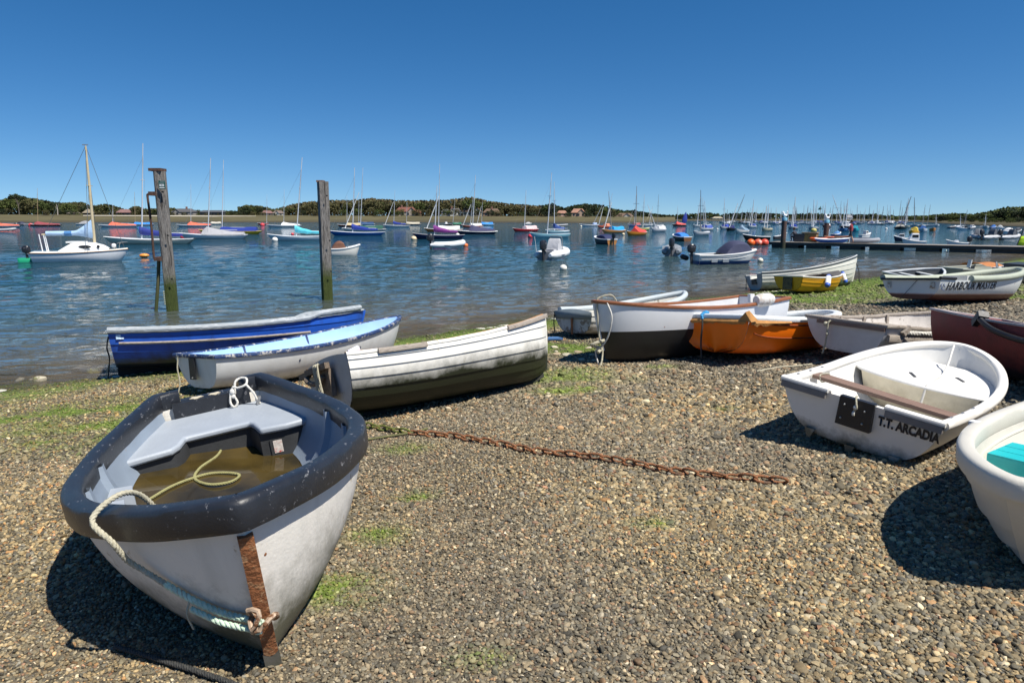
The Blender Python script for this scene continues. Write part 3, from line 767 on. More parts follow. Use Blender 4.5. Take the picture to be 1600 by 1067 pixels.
def woodland():
    rg = np.random.default_rng(4); V = []; F = []; C = []
    pal = {'a': (.048, .050, .020), 'b': (.070, .058, .028), 'c': (.022, .030, .012), 'd': (.050, .062, .020)}
    for sky, wl, top, a, b, f, dn in ((SKY, WATERLINE, MARSH_TOP, -60, 1040, 1.24, 110), (SKY_MID, WATER_MID, MID_TOP, 1036, 1440, 1.16, 40), (SKY_RIGHT, WATER_RIGHT, RIGHT_TOP, 1396, 1660, 1.36, 110)):
        px = a
        while px < b:
            D = shore_depth(wl, px) * f; ty = lerp_table(sky, px) + 1.3 + 1.5 * mnoise.noise(Vector((px * .2, 0, 0))); by = lerp_table(top, px) + .5
            if 270 < px < 372: ty = max(ty, 331)
            for i in range(dn):
                d = D * rg.uniform(.98, 1.08); y = by + (ty - by) * rg.uniform(0, 1) ** .8; p = np.array(at_depth(px + rg.uniform(-3, 3), y, d)); s = D / 1067 * rg.uniform(1.4, 2.9)
                nn = rg.normal(size=3) + np.array((.4, -.8, .6)); nn /= np.linalg.norm(nn); t = np.cross(nn, rg.normal(size=3)); t /= np.linalg.norm(t); u = np.cross(nn, t); k = len(V)
                V += [tuple(p + t * s), tuple(p + u * s * .8), tuple(p - t * s), tuple(p - u * s * .8)]; F.append((k, k + 1, k + 2, k + 3))
                c = pal['a' if px < 450 else ('b' if px < 850 else 'c')] if px < 1396 else pal['d']; q = math.exp(rg.normal(0, .3)); C += [(c[0] * q, c[1] * q, c[2] * q, 1)] * 4
            px += 5
    me = bpy.data.meshes.new('woodland'); me.from_pydata(V, [], F); at = me.attributes.new('leaf', 'FLOAT_COLOR', 'POINT'); at.data.foreach_set('color', np.array(C, dtype=np.float32).ravel())
    m = bpy.data.materials.new('wood_leaf'); m.use_nodes = True; b = m.node_tree.nodes['Principled BSDF']; b.inputs['Roughness'].default_value = .9; b.inputs['Specular IOR Level'].default_value = .1
    a = _n(m.node_tree, 'ShaderNodeAttribute', attribute_name='leaf'); m.node_tree.links.new(a.outputs['Color'], b.inputs['Base Color'])
    tag(link_mesh('woodland', me, m, None, False), 'mass of trees closing the gaps behind the far shore', 'woodland', kind='stuff')
woodland()

# ---- houses
def house(px0, px1, base_y, eave_y, ridge_y, wall, roof, label, gable=None, f=1.165, chim=None, wins=4, tab=(WATERLINE, MARSH_TOP), hip=.18, name='house'):
    D = shore_depth(tab[0], (px0 + px1) / 2) * f; a = Vector(at_depth(px0, base_y, D)); b = Vector(at_depth(px1, base_y, D)); W = (b - a).length; ez = at_depth(px0, eave_y, D)[2] - a.z; rz = at_depth(px0, ridge_y, D)[2] - a.z; dp = max(4.0, W * .5)
    e = empty(name, label, 'house', 'houses on the far shore', yawm(a.x, a.y, a.z - .3, 0)); ez += .3; rz += .3
    mw = pm('wall_%d' % int(wall[0] * 1000 + wall[1] * 100), wall, .9, var=.1, vscale=.5, bump=.1, bscale=3); mr = pm('roof_%d' % int(roof[0] * 1000 + roof[2] * 100), roof, .9, var=.25, vscale=1.0, bump=.3, bscale=4)
    mb = MB(); mb.box((0, 0, 0), (W, dp, ez)); mb.build('wall', mw, e)
    h = W * hip; mb = MB(); o = .4; vs = [(-o, -o, ez - .15), (W + o, -o, ez - .15), (W + o, dp + o, ez - .15), (-o, dp + o, ez - .15), (h, dp / 2, rz), (W - h, dp / 2, rz)]
    mb.add(vs, [(0, 1, 5, 4), (1, 2, 5), (2, 3, 4, 5), (3, 0, 4), (3, 2, 1, 0)]); r = mb.build('roof', mr, e, smooth=False)
    if gable:
        g0, g1 = gable; x0, x1 = W * g0, W * g1; gw = x1 - x0; gr = ez + (rz - ez) * .85; mb = MB()
        mb.add([(x0, -1.2, 0), (x1, -1.2, 0), (x1, -1.2, ez), ((x0 + x1) / 2, -1.2, gr), (x0, -1.2, ez), (x0, 0.05, 0), (x1, 0.05, 0), (x1, .05, ez), (x0, .05, ez)], [(0, 1, 2, 3, 4), (0, 4, 8, 5), (1, 6, 7, 2)]); mb.build('gable', mw, e, smooth=False)
        mb = MB(); mx = (x0 + x1) / 2; mb.add([(x0 - .4, -1.6, ez - .3), (mx, -1.6, gr + .15), (mx, dp / 2, gr + .15), (x0 - .4, dp * .4, ez - .3), (x1 + .4, -1.6, ez - .3), (x1 + .4, dp * .4, ez - .3)], [(0, 1, 2, 3), (1, 4, 5, 2)]); g = mb.build('gable_roof', mr, e, smooth=False)
    if chim is not None:
        mb = MB(); x = W * chim; mb.box((x - .5, dp / 2 - .5, rz - 1.2), (x + .5, dp / 2 + .5, rz + 1.3)); mb.build('chimney', pm('chimney_brick', (.22, .11, .08), .9), r)
    mg = pm('dark_pane', (.02, .025, .03), .15)
    for i in range(wins):
        x = W * (i + .5) / wins; mb = MB(); yy = -1.2 if gable and gable[0] * W < x < gable[1] * W else 0; mb.box((x - W / wins * .22, yy - .06, ez * .30), (x + W / wins * .22, yy - .01, ez * .78)); mb.build('window', mg, e)
CR = (.50, .44, .33); WH = (.62, .62, .58); RD = (.16, .060, .042); BR = (.13, .085, .060); SL = (.075, .075, .08); PK = (.30, .16, .11)
house(617, 650, 338, 330.5, 323.5, (.40, .34, .28), RD, 'red roofed house with two pale gables at the edge of the brown wood', (.62, .98), chim=.3)
house(650, 657, 337.5, 332, 328, (.28, .17, .13), RD, 'small red roofed outbuilding beside the red roofed house', wins=1)
house(690, 702, 337, 331, 327, (.5, .5, .5), SL, 'grey roofed white cottage left of the cream house', wins=2)
house(702, 720, 337, 330, 325.5, WH, (.10, .09, .085), 'white house with slate roof below the budding wood', (.1, .5), chim=.2, wins=3)
house(723, 752, 337.5, 330.5, 324, CR, BR, 'cream house with tall gable and brown roof', (.55, .98), chim=.45)
house(755, 782, 338, 332, 326, (.26, .18, .14), BR, 'brown roofed house with white end right of the cream house', (.35, .6), chim=.5, wins=3)
house(871, 886, 338, 333, 329, (.5, .34, .27), PK, 'low pink roofed cottage beside the big dark tree', wins=2)
house(893, 914, 339, 332, 326, (.42, .30, .22), PK, 'pinkish steep roofed house under the dark pines', (.45, .95), wins=3)
house(964, 990, 342, 338, 333, (.5, .47, .42), BR, 'brown roofed boathouse at the right end of the far wood', (.35, .8), wins=3)
house(105, 120, 337, 333.5, 330, (.25, .22, .19), (.17, .14, .12), 'low grey roofed cottage below the far left wood', wins=2)
house(129, 142, 337, 332.5, 326, (.07, .06, .05), (.24, .20, .14), 'thatched hut with pointed roof by the far left wood', hip=.48, wins=1, name='hut')
house(182, 203, 336.5, 332, 327, (.08, .06, .055), (.20, .11, .10), 'dark house with dull pink roof right of the yacht mast', wins=3)
house(268, 302, 336.5, 331, 326, (.28, .26, .24), SL, 'long slate roofed house right of the leaning post', (.12, .4), chim=.6, wins=5)
house(312, 346, 336, 331.5, 328.5, (.05, .05, .055), (.06, .065, .075), 'long low dark house with wide windows on the far shore', wins=6, hip=.05)
house(408, 424, 336.5, 333, 329, (.42, .36, .30), (.20, .13, .10), 'brown roofed bungalow right of the round dark trees', wins=3)
house(426, 441, 336.5, 333, 329, (.6, .57, .5), (.17, .13, .11), 'white walled bungalow left of the brown wood', (.3, .7), wins=3)
house(1114, 1130, 342.6, 341, 338.5, (.5, .48, .42), (.30, .27, .2), 'pale low building on the distant shore behind the yachts', f=1.1, tab=(WATER_MID, MID_TOP), wins=3)
house(1324, 1332, 342.6, 340, 335.5, (.6, .6, .6), (.25, .25, .26), 'pale gabled house on the distant shore right of the pontoon piles', f=1.1, tab=(WATER_MID, MID_TOP), wins=1)
def lone(px, top, base, label):
    D = shore_depth(WATERLINE, px) * 1.13; a = Vector(at_depth(px, base, D)); z = at_depth(px, top, D)[2] - a.z; mb = MB(); mb.tube([(0, 0, 0), (.3, 0, z * .6), (-.2, 0, z)], [.35, .25, .1], 6); mb.tube([(.2, 0, z * .6), (.9, 0, z * .85)], [.18, .06], 5); mb.tube([(.1, 0, z * .5), (-.9, 0, z * .8)], [.16, .06], 5)
    o = mb.build('dead_tree', pm('bleached_wood', (.36, .32, .27), .9), None); o.location = a; tag(o, label, 'dead tree')
lone(90, 319, 336, 'bare bleached tree trunk in front of the far left wood')
# ---------------------------------------------------------------- boat building
def half_at(h, t, z):
    z1 = h.sheer(t); z0 = h.keel(t); k = t ** 3
    p = h.p0 + (h.p1 - h.p0) * k; q = h.q0 + (h.q1 - h.q0) * k
    c = max(0.0, min(1.0, (z - z0) / (z1 - z0))); ph = math.acos(max(0.0, 1 - c) ** (1 / q))
    return h.beam(t) * math.sin(ph) ** p

def section(h, t, nu, off=0.0, u0=0.0, u1=1.0):
    """points of one station, starboard sheer - keel - port sheer"""
    row = []
    for sd in (-1, 1):
        half = []
        for j in range(nu + 1):
            u = u0 + (u1 - u0) * j / nu
            p = Vector(h.pt(t, u, sd))
            if off:
                n = Vector(h.normal(t, max(u, 0.02), sd))
                if u < 0.02: n = Vector((0, 0, -1))
                p = p + n * off
                if p.y * sd < 0: p.y = 0.0
            half.append(p)
        row += half[::-1] if sd < 0 else half[1:]
    return row

def shell(h, name, mat, parent, nt=30, nu=12, off=0.0, t0=0.0, t1=0.9995, dz=0.0):
    mb = MB(); rows = []
    for i in range(nt + 1):
        a = i / nt; t = t0 + (t1 - t0) * (1 - (1 - a) ** 1.35)
        rows.append([(p.x, p.y if i < nt else 0.0, p.z + dz) for p in section(h, t, nu, off)])
    mb.grid(rows)
    return mb.build(name, mat, parent, angle=50)

def inside(h, mat, parent, th=0.03, nt=26, nu=10, name='interior'):
    return shell(h, name, mat, parent, nt, nu, -th, 0.012, 0.992)

def transom(h, mat, parent, th=0.03, nu=12, crown=0.0, notch=None, name='transom'):
    """board closing the stern; notch=(half width, depth)"""
    r = section(h, 0.0, nu)
    top = []
    n = 12
    a, b = r[-1], r[0]
    for i in range(1, n):
        f = i / n; p = a.lerp(b, f); p = Vector((p.x, p.y, p.z + crown * (1 - (2 * f - 1) ** 2)))
        top.append(p)
    if notch:
        hw, dp = notch; top = [Vector((a.x, hw * 1.02, a.z)), Vector((a.x, hw, a.z - dp)), Vector((a.x, -hw, a.z - dp)), Vector((a.x, -hw * 1.02, a.z))]
    loop = r + top; m = len(loop); mb = MB()
    mb.add([(p.x - 0.004, p.y, p.z) for p in loop] + [(p.x + th, p.y * .985, p.z) for p in loop],
           [tuple(range(m)), tuple(range(m, 2 * m))[::-1]] + [(i, (i + 1) % m, m + (i + 1) % m, m + i) for i in range(m)])
    return mb.build(name, mat, parent, angle=30)

def sheer_path(h, t0=0.0, t1=0.9985, n=30, off=0.0, dz=0.0):
    out = []
    for sd in (-1, 1):
        side = []
        for i in range(n + 1):
            t = t0 + (t1 - t0) * (1 - (1 - i / n) ** 1.4)
            p = Vector(h.pt(t, 1.0, sd)); p.y += sd * off; p.z += dz; side.append(p)
        out += side if sd < 0 else side[::-1]
    return out

def rprof(w0, w1, z0, z1, r=0.3):
    """rounded rectangular rail section from out=w0..w1, up=z0..z1"""
    a = min(w1 - w0, z1 - z0) * r; P = []
    for cx, cz, s in ((w1 - a, z1 - a, 0), (w0 + a, z1 - a, 90), (w0 + a, z0 + a, 180), (w1 - a, z0 + a, 270)):
        for k in (0, 45, 90):
            q = math.radians(s + k); P.append((cx + a * math.cos(q), cz + a * math.sin(q)))
    return P

def rail(h, prof, mat, parent, name='gunwale', closed=False, n=30, t0=0.0, side=None, t1=0.9985, jitter=0.0):
    pth = sheer_path(h, t0, t1, n)
    if side is not None: pth = pth[:n + 1] if side < 0 else pth[n + 1:]
    if jitter:
        pth = [p + Vector((0, jitter * mnoise.noise(p * 5), jitter * mnoise.noise(p * 4 + Vector((3, 1, 2))))) for p in pth]
    mb = MB(); mb.sweep(pth, prof, closed)
    return mb.build(name, mat, parent, angle=40)

def planks(h, mat, parent, n=8, th=0.012, nt=26, sides=(-1, 1), u_top=1.0, mats=None):
    for sd in sides:
        for k in range(n):
            u0 = k / n * u_top; u1 = min(u_top, (k + 1.18) / n * u_top)
            rows = []
            for i in range(nt + 1):
                t = 0.9985 * (1 - (1 - i / nt) ** 1.3)
                row = []
                for u, o in ((u0, th * 1.55), (u0 * .5 + u1 * .5, th * 0.9), (u1, th * .25), (u1, -th * .7), (u0, th * .45)):
                    f = 1 - max(0, (t - 0.9) / 0.1) * 0.75
                    p = Vector(h.pt(t, u, sd)) + Vector(h.normal(t, max(.04, u), sd)) * (o * f); row.append(p)
                rows.append(row)
            mb = MB(); mb.grid(rows, closed=True)
            mb.build('plank', (mats[k] if mats else mat), parent, angle=28)

def thwart(h, x, z, w, mat, parent, th=0.025, name='thwart', shrink=0.035, n=1):
    t = x / h.L; y = half_at(h, t, z) - shrink
    for i in range(n):
        ww = w / n - (0.004 if n > 1 else 0); xx = x - w / 2 + (i + .5) * w / n
        mb = MB(); mb.box((xx - ww / 2, -y, z - th), (xx + ww / 2, y, z)); mb.build(name, mat, parent)

def keel_strip(h, mat, parent, depth=0.05, w=0.03, t0=0.0, t1=0.97, skeg=0.0, name='keel'):
    mb = MB(); rows = []
    for i in range(17):
        t = t0 + (t1 - t0) * i / 16; p = h.pt(t, 0.0, 1); d = depth + skeg * max(0, 1 - t / 0.45) ** 0.8
        rows.append([(p[0], -w / 2, p[2] + .02), (p[0], w / 2, p[2] + .02), (p[0], w / 2, p[2] - d), (p[0], -w / 2, p[2] - d)])
    mb.grid(rows, closed=True); mb.f += [(0, 1, 2, 3), tuple(len(mb.v) - 4 + i for i in (3, 2, 1, 0))]
    return mb.build(name, mat, parent)

def stem_strip(h, mat, parent, w=0.04, proud=0.012, u0=0.02, u1=1.0, name='stem'):
    mb = MB(); rows = []
    for i in range(13):
        u = u0 + (u1 - u0) * i / 12; p = h.pt(0.9995, u, 1)
        rows.append([(p[0] - .03, -w / 2, p[2]), (p[0] + proud, -w / 2 * .8, p[2]), (p[0] + proud, w / 2 * .8, p[2]), (p[0] - .03, w / 2, p[2])])
    mb.grid(rows, closed=True); mb.f += [(3, 2, 1, 0), tuple(len(mb.v) - 4 + i for i in range(4))]
    return mb.build(name, mat, parent)

def beach_boat(name, label, kw, x, y, yaw, heel, pitch, cat='boat', group='boats drawn up on the beach', sink=0.02, lift=0.0):
    h = Hull(**kw)
    R, o = settle(h, x, y, math.radians(yaw), math.radians(heel), math.radians(pitch), sink)
    o = (o[0], o[1], o[2] + lift)
    return h, empty(name, label, cat, group, frame(R, o))

def text_mesh(body, size, bold=0.0, sx=1.0, shear=0.0, fine=True):
    c = bpy.data.curves.new('lettering', 'FONT'); c.body = body; c.size = size; c.offset = bold; c.shear = shear; c.resolution_u = 3
    t = bpy.data.objects.new('lettering', c); COL.objects.link(t)
    dg = bpy.context.evaluated_depsgraph_get(); me = bpy.data.meshes.new_from_object(t.evaluated_get(dg))
    bpy.data.objects.remove(t); bpy.data.curves.remove(c)
    for v in me.vertices: v.co.x *= sx
    return me

def side_text(h, me, mat, parent, side, x0, z0, off=0.004, rot=0.0, dirx=1, name='lettering'):
    """wrap flat lettering round the hull side"""
    for v in me.vertices:
        a = x0 + dirx * v.co.x; b = z0 + v.co.y + rot * v.co.x
        t = a / h.L; yy = half_at(h, min(.98, t), b)
        n = Vector(h.normal(min(.98, t), 0.75, side))
        v.co = Vector((a, side * yy, b)) + n * off
    return link_mesh(name, me, mat, parent, False)

def transom_text(me, mat, parent, h, y0, z0, off=0.009, rot=0.0, name='lettering'):
    for v in me.vertices:
        z = z0 + v.co.y + rot * v.co.x; zf = z / h.sheer(0)
        v.co = Vector((h.trake * (1 - zf) - off, y0 - v.co.x, z))
    return link_mesh(name, me, mat, parent, False)

def rope(pts, r, mat, parent=None, name='rope', strands=True, turns=22, sm=6):
    mb = MB(); p = smoothpath(pts, sm)
    if strands: rope_mesh(mb, p, r, turns)
    else: mb.tube(p, r, 6)
    return mb.build(name, mat, parent, angle=60)

WEED = (0.045, 0.055, 0.018); MUD = (0.10, 0.085, 0.05)
m_white_rough = pm('white_hull_paint', (0.76, 0.72, 0.65), 0.55, var=0.06, vscale=3, bump=0.3, bscale=55, bdist=0.006, wear=((0.46, 0.38, 0.27), 0.685, 5.0), grime=((0.055, 0.055, 0.02), 0.18, 0.47, 5, 0.92), streak=((0.5, 0.49, 0.44), 0.35, 9))
m_black_rim = pm('black_rim', (0.017, 0.019, 0.024), 0.42, var=0.3, vscale=7, bump=0.3, bscale=90, wear=((0.20, 0.20, 0.21), 0.668, 30.0), bdist=0.004, stretch=(.5, 1, 1))
m_grey_in = pm('grey_interior', (0.23, 0.28, 0.345), 0.5, var=0.1, vscale=4, bump=0.12, wear=((0.30, 0.26, 0.20), 0.70, 5.0))
m_seat = pm('pale_seat', (0.33, 0.365, 0.41), 0.5, var=0.06, vscale=5, bump=0.2, bscale=30, wear=((0.45, 0.38, 0.28), 0.72, 4.0))
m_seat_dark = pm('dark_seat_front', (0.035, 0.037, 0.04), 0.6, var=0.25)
m_rust = pm('rust', (0.23, 0.085, 0.030), 0.85, var=0.5, vscale=18, bump=0.8, bscale=70, wear=((0.36, 0.19, 0.09), 0.6, 25.0))
m_rope_pale = pm('pale_rope', (0.42, 0.39, 0.29), 0.85, var=0.25, vscale=30, bump=0.5, bscale=200)
m_rope_green = pm('green_rope', (0.50, 0.62, 0.48), 0.85, var=0.3, vscale=25, bump=0.5, bscale=200)
m_rope_white = pm('white_rope', (0.62, 0.60, 0.55), 0.8, var=0.15, vscale=30, bump=0.4, bscale=200)
m_rope_yellow = pm('yellow_rope', (0.27, 0.255, 0.11), 0.8, var=0.2, vscale=30, bump=0.4, bscale=200)
m_rope_dark = pm('dark_rope', (0.035, 0.035, 0.032), 0.8, var=0.3, vscale=30)
m_galv = pm('worn_metal', (0.42, 0.41, 0.39), 0.4, metal=0.8, var=0.3, vscale=30)
m_black = pm('black_plastic', (0.014, 0.014, 0.016), 0.45, var=0.3, wear=((0.10, 0.10, 0.10), 0.70, 8))
m_letter = pm('dark_lettering', (0.010, 0.012, 0.022), 0.5, var=0.1, bump=0)
m_weath = pm('weathered_wood', (0.33, 0.285, 0.24), 0.85, var=0.35, vscale=9, stretch=(1.5, 9, 9), bump=0.5, bscale=30, wear=((0.16, 0.12, 0.09), 0.62, 5))
m_brown = pm('brown_wood', (0.20, 0.125, 0.090), 0.6, var=0.3, vscale=6, stretch=(9, 1, 9), bump=0.3, bscale=30)
m_varn = pm('varnished_wood', (0.27, 0.10, 0.04), 0.4, var=0.3, vscale=7, stretch=(1, 7, 7), bump=0.2)
m_pine = pm('orange_wood', (0.46, 0.24, 0.09), 0.5, var=0.25, vscale=7, stretch=(1, 7, 7), bump=0.2)

# ---- black rimmed white dinghy, nearest
def front_dinghy():
    h, b = beach_boat('rowing_dinghy', 'white dinghy with thick scuffed black rim and rainwater inside, nearest the camera',
                      dict(L=3.15, B=1.46, Bt=.78, Hs=.575, Hb=.865, e=2.151, g=1.156, tm=.504, rake=.2, p0=.60, q0=1.2), -2.287, 5.177, -63.6, 7.2, -3.6, 'dinghy')
    shell(h, 'hull', m_white_rough, b, 40, 16)
    inside(h, m_grey_in, b, 0.045)
    transom(h, m_white_rough, b, 0.03, notch=(0.215, 0.06))
    # rim: two lengths that stop at the notch in the transom
    prof = rprof(-0.058, 0.040, -0.105, 0.026, 0.24)
    sp = sheer_path(h, 0.0, 0.999, 40)
    a, z = sp[0], sp[-1]
    path = [Vector((a.x - .01, -0.215, a.z)), Vector((a.x - .01, -0.30, a.z))] + sp[1:-1] + [Vector((a.x - .01, 0.30, a.z)), Vector((a.x - .01, 0.215, a.z))]
    path[2:2] = [Vector((a.x - .005, a.y + .015, a.z))]; path.insert(-2, Vector((a.x - .005, z.y - .015, z.z)))
    path = [p + Vector((0, .006 * mnoise.noise(p * 4), .006 * mnoise.noise(p * 3 + Vector((4, 4, 4))))) for p in path]
    mb = MB(); mb.sweep(path, prof); mb.build('rim', m_black_rim, b, angle=45)
    mb = MB(); zt = h.sheer(0)
    mb.box((-0.035, -0.212, zt - 0.15), (0.0445, 0.212, zt - 0.052)); mb.box((0.045, -0.275, zt - 0.185), (0.085, 0.275, zt - 0.055)); pad = mb.build('outboard_pad', m_black_rim, b)
    mp = pm('pad_scuff', (0.52, 0.46, 0.34), 0.8, var=0.3, vscale=40)
    for y0, w in ((-0.10, .045), (0.03, .04)):
        mb = MB(); pts = [(0.03 + 0.035 * math.cos(q) * (1 + .3 * math.sin(3 * q + y0 * 40)), y0 + w * math.sin(q) * (1 + .25 * math.cos(5 * q))) for q in np.linspace(0, 6.28, 17)[:-1]]
        mb.prism([(p[0], p[1]) for p in pts], zt - 0.053, zt - 0.0495); mb.build('scuff', mp, pad)
    # moulded stern seat with stepped front
    y_at = lambda x: half_at(h, x / h.L, 0.40) - 0.035
    out = [(0.06, -y_at(.06)), (0.4, -y_at(.4)), (0.84, -y_at(.84)), (0.80, -0.30), (0.74, -0.255), (0.60, -0.215), (0.60, 0.205), (0.66, 0.225), (0.83, 0.25), (0.86, 0.42), (0.84, y_at(.84)), (0.4, y_at(.4)), (0.06, y_at(.06))]
    mb = MB(); mb.prism(out, 0.355, 0.405); s = mb.build('stern_seat', m_seat, b, angle=20)
    md = s.modifiers.new('round', 'BEVEL'); md.width = 0.018; md.segments = 3; md.limit_method = 'ANGLE'
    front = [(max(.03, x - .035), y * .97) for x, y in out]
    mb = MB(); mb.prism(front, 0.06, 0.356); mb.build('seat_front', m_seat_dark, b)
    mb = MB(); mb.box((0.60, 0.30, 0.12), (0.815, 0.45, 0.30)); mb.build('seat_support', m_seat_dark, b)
    mb = MB(); mb.box((0.816, 0.32, 0.20), (0.820, 0.44, 0.29)); st = mb.build('paper_label', pm('label_paper', (0.55, 0.50, 0.46), .8, var=.3, vscale=40, wear=((0.45, 0.05, 0.04), .62, 30)), b)
    # moulded ribs on the inside
    for sd in (-1, 1):
        for x in (1.25, 1.75):
            mb = MB(); rows = []
            for j in range(8):
                u = 0.45 + 0.5 * j / 7; t = x / h.L; p = Vector(h.pt(t, u, sd)); n = Vector(h.normal(t, u, sd)); w = 0.09 * (1 - .5 * j / 7)
                rows.append([p - n * .04 + Vector((-w, 0, 0)), p - n * .075 + Vector((-w * .6, 0, 0)), p - n * .075 + Vector((w * .6, 0, 0)), p - n * .04 + Vector((w, 0, 0))])
            mb.grid(rows); mb.build('side_rib', m_grey_in, b)
    # rainwater
    zw = 0.215; pts = []
    tilt = math.radians(7.2)
    for i in range(25):
        x = 0.10 + 2.4 * i / 24
        pts.append(x)
    mb = MB(); rows = []
    for x in pts:
        row = []
        for k in range(17):
            f = -1 + k / 8
            zz = zw
            lv = zw - 0.045 * (x - 1.0); y = f * half_at(h, x / h.L, lv); y = f * max(.02, half_at(h, x / h.L, lv - 0.126 * y) - .025)
            row.append((x, y, lv - 0.126 * y + 0.004 * mnoise.noise(Vector((x * 5, y * 5, 0)))))
        rows.append(row)
    mb.grid(rows)
    m = bpy.data.materials.new('rainwater'); m.use_nodes = True; nt = m.node_tree; L = nt.links.new; p = nt.nodes['Principled BSDF']
    p.inputs['Roughness'].default_value = 0.03; p.inputs['IOR'].default_value = 1.333; p.inputs['Alpha'].default_value = 0.88
    tc = _n(nt, 'ShaderNodeTexCoord'); no = _n(nt, 'ShaderNodeTexNoise'); no.inputs['Scale'].default_value = 3.0; no.inputs['Detail'].default_value = 5; L(tc.outputs['Object'], no.inputs[0])
    rp = _n(nt, 'ShaderNodeValToRGB'); e = rp.color_ramp.elements; e[0].position = .35; e[0].color = (0.022, 0.017, 0.007, 1); e[1].position = .70; e[1].color = (0.085, 0.058, 0.016, 1); L(no.outputs['Fac'], rp.inputs[0]); L(rp.outputs[0], p.inputs['Base Color'])
    w = mb.build('rainwater', m, None, angle=180); w.matrix_world = b.matrix_world.copy(); tag(w, 'brown rainwater lying in the bottom of the black rimmed dinghy', 'water')
    rp_ = rope([(0.50, 0.0, .23), (0.68, -0.05, .238), (0.85, -0.16, .245), (1.03, -0.20, .245), (1.18, -0.12, .236), (1.19, 0.0, .220), (1.10, 0.06, .216), (1.02, -0.02, .228), (0.99, -0.14, .24), (1.10, -0.32, .262), (1.25, -0.45, .27)], 0.010, m_rope_yellow, None)
    rp_.matrix_world = b.matrix_world.copy(); tag(rp_, 'thin yellow rope looped in the rainwater of the black rimmed dinghy', 'rope')
    # rusty stem strap, foot and shackle
    mb = MB(); rows = []
    for i in range(15):
        u = 0.13 + 0.755 * i / 14; p = Vector(h.pt(.9995, u, 1)); w = 0.028
        rows.append([(p.x - .05, -w, p.z), (p.x + .016, -w, p.z), (p.x + .022, 0, p.z), (p.x + .016, w, p.z), (p.x - .05, w, p.z)])
    mb.grid(rows, closed=True); mb.f += [(4, 3, 2, 1, 0), tuple(len(mb.v) - 5 + i for i in range(5))]; mb.build('stem_strap', m_rust, b, angle=30)
    mb = MB(); p = h.pt(.9995, 0.1, 1); mb.box((p[0] - .12, -.032, -0.02), (p[0] + .022, .032, 0.13)); mb.build('stem_foot', pm('dark_timber', (0.06, 0.055, 0.045), .8, var=.4, grime=(WEED, 0, .12, 20, .6)), b)
    for z in (.60, .68):
        mb = MB(); p = h.pt(.99, .8, 1); mb.ball((3.055, 0.05, z), 0.013, 8, 6); mb.build('bolt', m_rust, b)
    sh = MB(); c = Vector((3.065, 0, 0.335)); pts = [c + Vector((0.035 * math.cos(q), 0.05 * math.sin(q), 0.02 * math.sin(q * 2))) for q in np.linspace(0, 6.28, 15)[:-1]]
    sh.tube(pts, 0.011, 7, closed=True); pts = [c + Vector((0.01 + 0.03 * math.cos(q), -0.03 + 0.02 * math.sin(q * 2), 0.045 * math.sin(q) + .02)) for q in np.linspace(0, 6.28, 13)[:-1]]; sh.tube(pts, 0.010, 7, closed=True)
    sh.build('shackle', pm('rusty_pale_metal', (0.40, 0.29, 0.20), .6, metal=.2, var=.4, vscale=25, wear=((.16, .07, .03), .55, 20)), b)
    # mooring rope over the starboard bow
    def hp(t, z, off): 
        q = half_at(h, t, z); n = Vector(h.normal(t, .8, -1)); return Vector((h.pt(t, .8, -1)[0], -q, z)) + n * off
    su = lambda t, u, off: Vector(h.pt(t, u, -1)) + Vector(h.normal(t, u, -1)) * off
    path = [Vector((2.42, -.30, .60)), Vector((2.50, -.36, .76)), Vector((2.60, -.43, .815)), Vector((2.70, -.515, .78)), su(.862, .93, .075), su(.862, .84, .05), su(.874, .78, .03), su(.895, .72, .022), su(.925, .645, .02), su(.96, .57, .02), Vector((3.03, -.045, .335)), Vector((3.075, -.01, .335))]
    r1 = rope(path[:9], 0.0122, m_rope_pale, b, 'mooring_rope', turns=17)
    rope(path[7:], 0.0145, m_rope_green, r1, 'green_splice', turns=14); rope([p + Vector((.012, -.012, -.030)) for p in path[8:]], 0.013, m_rope_green, r1, 'green_splice', turns=14)
    rope([path[8] + Vector((0, -.01, 0)), path[8] + Vector((.01, -.03, -.05)), path[8] + Vector((.01, -.02, -.12))], 0.004, m_rope_pale, r1, 'loose_end', False)
    # white line knotted on the transom
    rp_ = rope([(0.09, .17, .50), (0.07, .19, .585), (0.05, .235, .605), (0.09, .275, .60), (0.15, .26, .57), (0.14, .20, .555), (0.11, .165, .56), (0.12, .16, .50), (0.13, .175, .44), (0.135, .145, .41), (0.125, .125, .45), (0.115, .14, .52)], 0.0095, m_rope_white, b, 'painter_knot')
    mb = MB(); mb.ball((.115, .155, .525), .022, 8, 6, (1, 1, 1.2)); mb.ball((.12, .155, .49), .018, 8, 6); mb.build('knot', m_rope_white, rp_)
    rope([(0.15, .26, .57), (0.19, .30, .50), (0.20, .315, .44), (.20, .33, .412)], 0.009, m_rope_white, rp_, 'tail'); mb = MB(); mb.bar((.20, .31, .41), (.20, .335, .47), .03, .02); mb.build('clip', m_galv, rp_)
    # shadowed boards floating at the starboard side
    for px, py, a in ((1.42, -.57, .6), (1.62, -.60, .2)):
        mb = MB(); mb.prism([(px - .09, py - .05), (px + .10, py - .06), (px + .05, py + .07), (px - .06, py + .06)], 0.33, 0.42); mb.build('side_step', m_seat, b)
front_dinghy()

